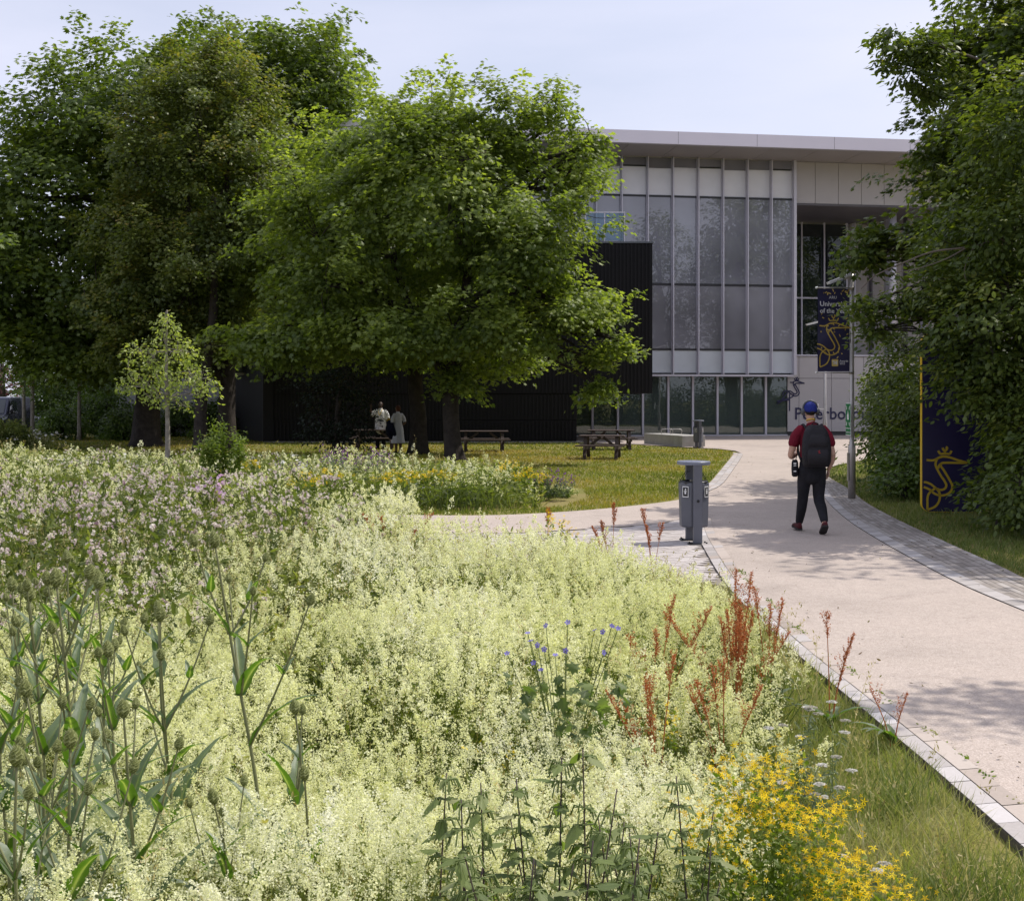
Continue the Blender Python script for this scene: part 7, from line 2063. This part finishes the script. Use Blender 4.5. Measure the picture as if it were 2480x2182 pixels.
chain(g, [(-.19, 0, 1.42), (-.245, 0, 1.28), (-.275, -.01, 1.13)], [.062, .055, .046]); chain(g, [(-.275, -.01, 1.13), (-.295, .02, 1.0), (-.295, .06, .88)], [.046, .042, .029]); hand(g, (-.295, .062, .875), (0, .15, -1), (-1, 0, 0), -1, .45)
for s in (-1, 1): chain(g, [(s * .09, 0, .88), (s * .11, .01, .5), (s * .12, 0, .09)], [.085, .06, .042])
fuse(g, 'body', S_dark, mn, .009, 3); eyes(Q, mn)
g = Geo(); chain(g, [(0, .01, .74), (0, .02, .9), (0, .025, 1.08), (0, .02, 1.22), (0, .005, 1.37), (0, 0, 1.44), (0, .005, 1.485)], [(.225, .165), (.215, .165), (.21, .165), (.205, .155), (.205, .14), (.17, .115), (.088, .088)], sides=22)
chain(g, [(.165, 0, 1.425), (.255, .025, 1.36), (.315, .05, 1.29)], [.075, .085, .08]); chain(g, [(-.165, 0, 1.425), (-.235, 0, 1.31), (-.27, -.005, 1.17)], [.075, .085, .08]); fuse(g, 'shirt', floral(), mn, .012, 4)
g = Geo(); chain(g, [(0, 0, .76), (0, 0, .95)], [(.18, .14), (.18, .14)])
for s in (-1, 1): chain(g, [(s * .09, 0, .84), (s * .112, .01, .5), (s * .12, 0, .06)], [.108, .09, .075])
fuse(g, 'trousers', M_blk, mn, .012, 4)
for s in (-1, 1): shoe(mn, (s * .12, -.08, 0), (s * .15, .19, 0), M_blk, M_sole)
g = Geo(); g.tube(cr([(-.075, -.03, 1.50), (-.07, .10, 1.46), (0, .178, 1.27), (.07, .10, 1.46), (.075, -.03, 1.50)], 5), .009, 6); ly_ = g.build('lanyard', M_yelr, mn)
g = Geo(); g.box(-.035, .035, .188, .194, 1.13, 1.24); g.build('badge', M_white, ly_)

# ---- woman in white dress
M_wdr = cloth('white_dress_cotton', (.72, .71, .73), (.62, .61, .64), .8, 40); M_auburn = cloth('auburn_hair', (.13, .045, .022), (.07, .024, .012), .6, 120); M_nav = cloth('navy_wool', (.010, .011, .026), (.006, .007, .016), .9, 60)
fx, fy = (964 - CX) / FPX * 42.5, 42.5
fm = thing('person', 'woman with short auburn hair in a white belted dress under the trees', 'person', (fx, fy, 0), R(28))
g = Geo()
chain(g, [(0, 0, .88), (0, 0, 1.0), (0, .01, 1.12), (0, .01, 1.25), (0, 0, 1.34), (0, 0, 1.39)], [(.16, .13), (.14, .11), (.12, .10), (.14, .105), (.12, .085), (.06, .06)])
chain(g, [(0, 0, 1.37), (0, .015, 1.49)], [.055, .05]); Q = head(g, (0, .03, 1.545), .35, .95)
chain(g, [(.15, 0, 1.325), (.21, -.02, 1.20), (.235, -.05, 1.06)], [.05, .046, .038]); chain(g, [(.235, -.05, 1.06), (.20, .06, 1.0), (.13, .15, .99)], [.038, .035, .024]); hand(g, (.13, .15, .99), (-.9, .4, 0), (0, .6, .6), 1, .5, .165)
chain(g, [(-.15, 0, 1.325), (-.20, -.01, 1.18), (-.225, -.02, 1.04)], [.05, .046, .038]); chain(g, [(-.225, -.02, 1.04), (-.23, .10, 1.02), (-.19, .22, 1.05)], [.038, .035, .024]); hand(g, (-.19, .22, 1.05), (.3, .9, .15), (0, -.2, -1), 1, .7, .165)
for s in (-1, 1): chain(g, [(s * .075, 0, .86), (s * .08, .01, .46), (s * .08, -.025, .30), (s * .075, -.01, .09), (s * .075, .03, .04), (s * .085, .13, .03)], [.08, .052, .054, .034, .03, .03])
fuse(g, 'body', S_brown, fm, .008, 3); eyes(Q, fm)
g = Geo(); chain(g, [(0, 0, .99), (0, .01, 1.10), (0, .01, 1.25), (0, 0, 1.335), (0, 0, 1.385)], [(.150, .125), (.142, .12), (.162, .125), (.138, .10), (.075, .075)], sides=20)
chain(g, [(.135, 0, 1.33), (.195, -.01, 1.24), (.225, -.03, 1.13)], [.062, .066, .066]); chain(g, [(-.135, 0, 1.33), (-.19, -.005, 1.22), (-.215, -.012, 1.11)], [.062, .066, .066])
# pleated skirt: swings out towards the hem
ns = 40; a = np.arange(ns) / ns * 2 * np.pi; V = []; zs = (1.03, .95, .86, .70, .50, .36)
for z, rx, ry in zip(zs, (.142, .168, .192, .205, .225, .245), (.12, .142, .165, .18, .20, .215)):
    pl = 1 + .055 * np.cos(a * 9) * (1.03 - z) / .67
    V.append(np.column_stack([np.cos(a) * rx * pl, np.sin(a) * ry * pl, np.full(ns, z)]))
i = np.arange(len(zs) - 1)[:, None] * ns; k = np.arange(ns)[None]; k2 = (k + 1) % ns
g.add(np.concatenate(V), [np.stack([i + k, i + k2, i + ns + k2, i + ns + k], -1).reshape(-1, 4)[:, ::-1], np.arange(ns)[None], np.arange(ns)[::-1][None] + (len(zs) - 1) * ns])
dr = fuse(g, 'dress', M_wdr, fm, .010, 2)
g = Geo(); g.lathe([(.150, 1.00), (.151, 1.035)], (0, .005, 0), 28, sy=.84); g.build('belt', M_wdr, dr)
g = Geo(); g.tube([(math.cos(x) * .072, math.sin(x) * .072, 1.395 + .012 * math.sin(x)) for x in np.linspace(0, 2 * np.pi, 21)], .016, 8); g.build('collar', M_wdr, dr)
g = Geo(); g.ball(Q(0, -.022, .030), (.088, .095, .095), 18, 12); g.ball(Q(0, -.05, -.015), (.076, .058, .068), 16, 10); fuse(g, 'hair', M_auburn, fm, .010, 1)
for s in (-1, 1): shoe(fm, (s * .075, -.05, 0), (s * .088, .17, 0), M_blk, M_sole)
jk = thing('jacket', 'dark navy jacket draped over the forearm of the woman in white', 'jacket', (fx, fy, 0), R(28))
g = Geo(); chain(g, [(-.26, .12, 1.05), (-.27, .13, .90), (-.26, .11, .72), (-.20, .08, .60)], [(.07, .15), (.12, .18), (.13, .19), (.10, .15)], flat=(1, 0, 0)); chain(g, [(-.24, -.02, 1.02), (-.20, -.06, .82), (-.15, -.09, .66)], [.06, .085, .07]); fuse(g, 'cloth', M_nav, jk, .012, 4)
fo = thing('folder', 'yellow folder held in the arm of the woman in white', 'folder', (fx, fy, 0), R(28))
g = Geo(); Mx = Matrix.Translation((-.25, .20, 1.13)) @ Matrix.Rotation(R(35), 4, 'Y') @ Matrix.Rotation(R(20), 4, 'Z'); g.box(-.10, .10, -.012, .012, -.07, .07, 0, .5, Mx); g.build('cover', M_yelr, fo)
g = Geo(); g.box(-.095, .105, -.009, .009, -.066, .076, 0, .5, Mx); g.build('paper', M_white, fo)
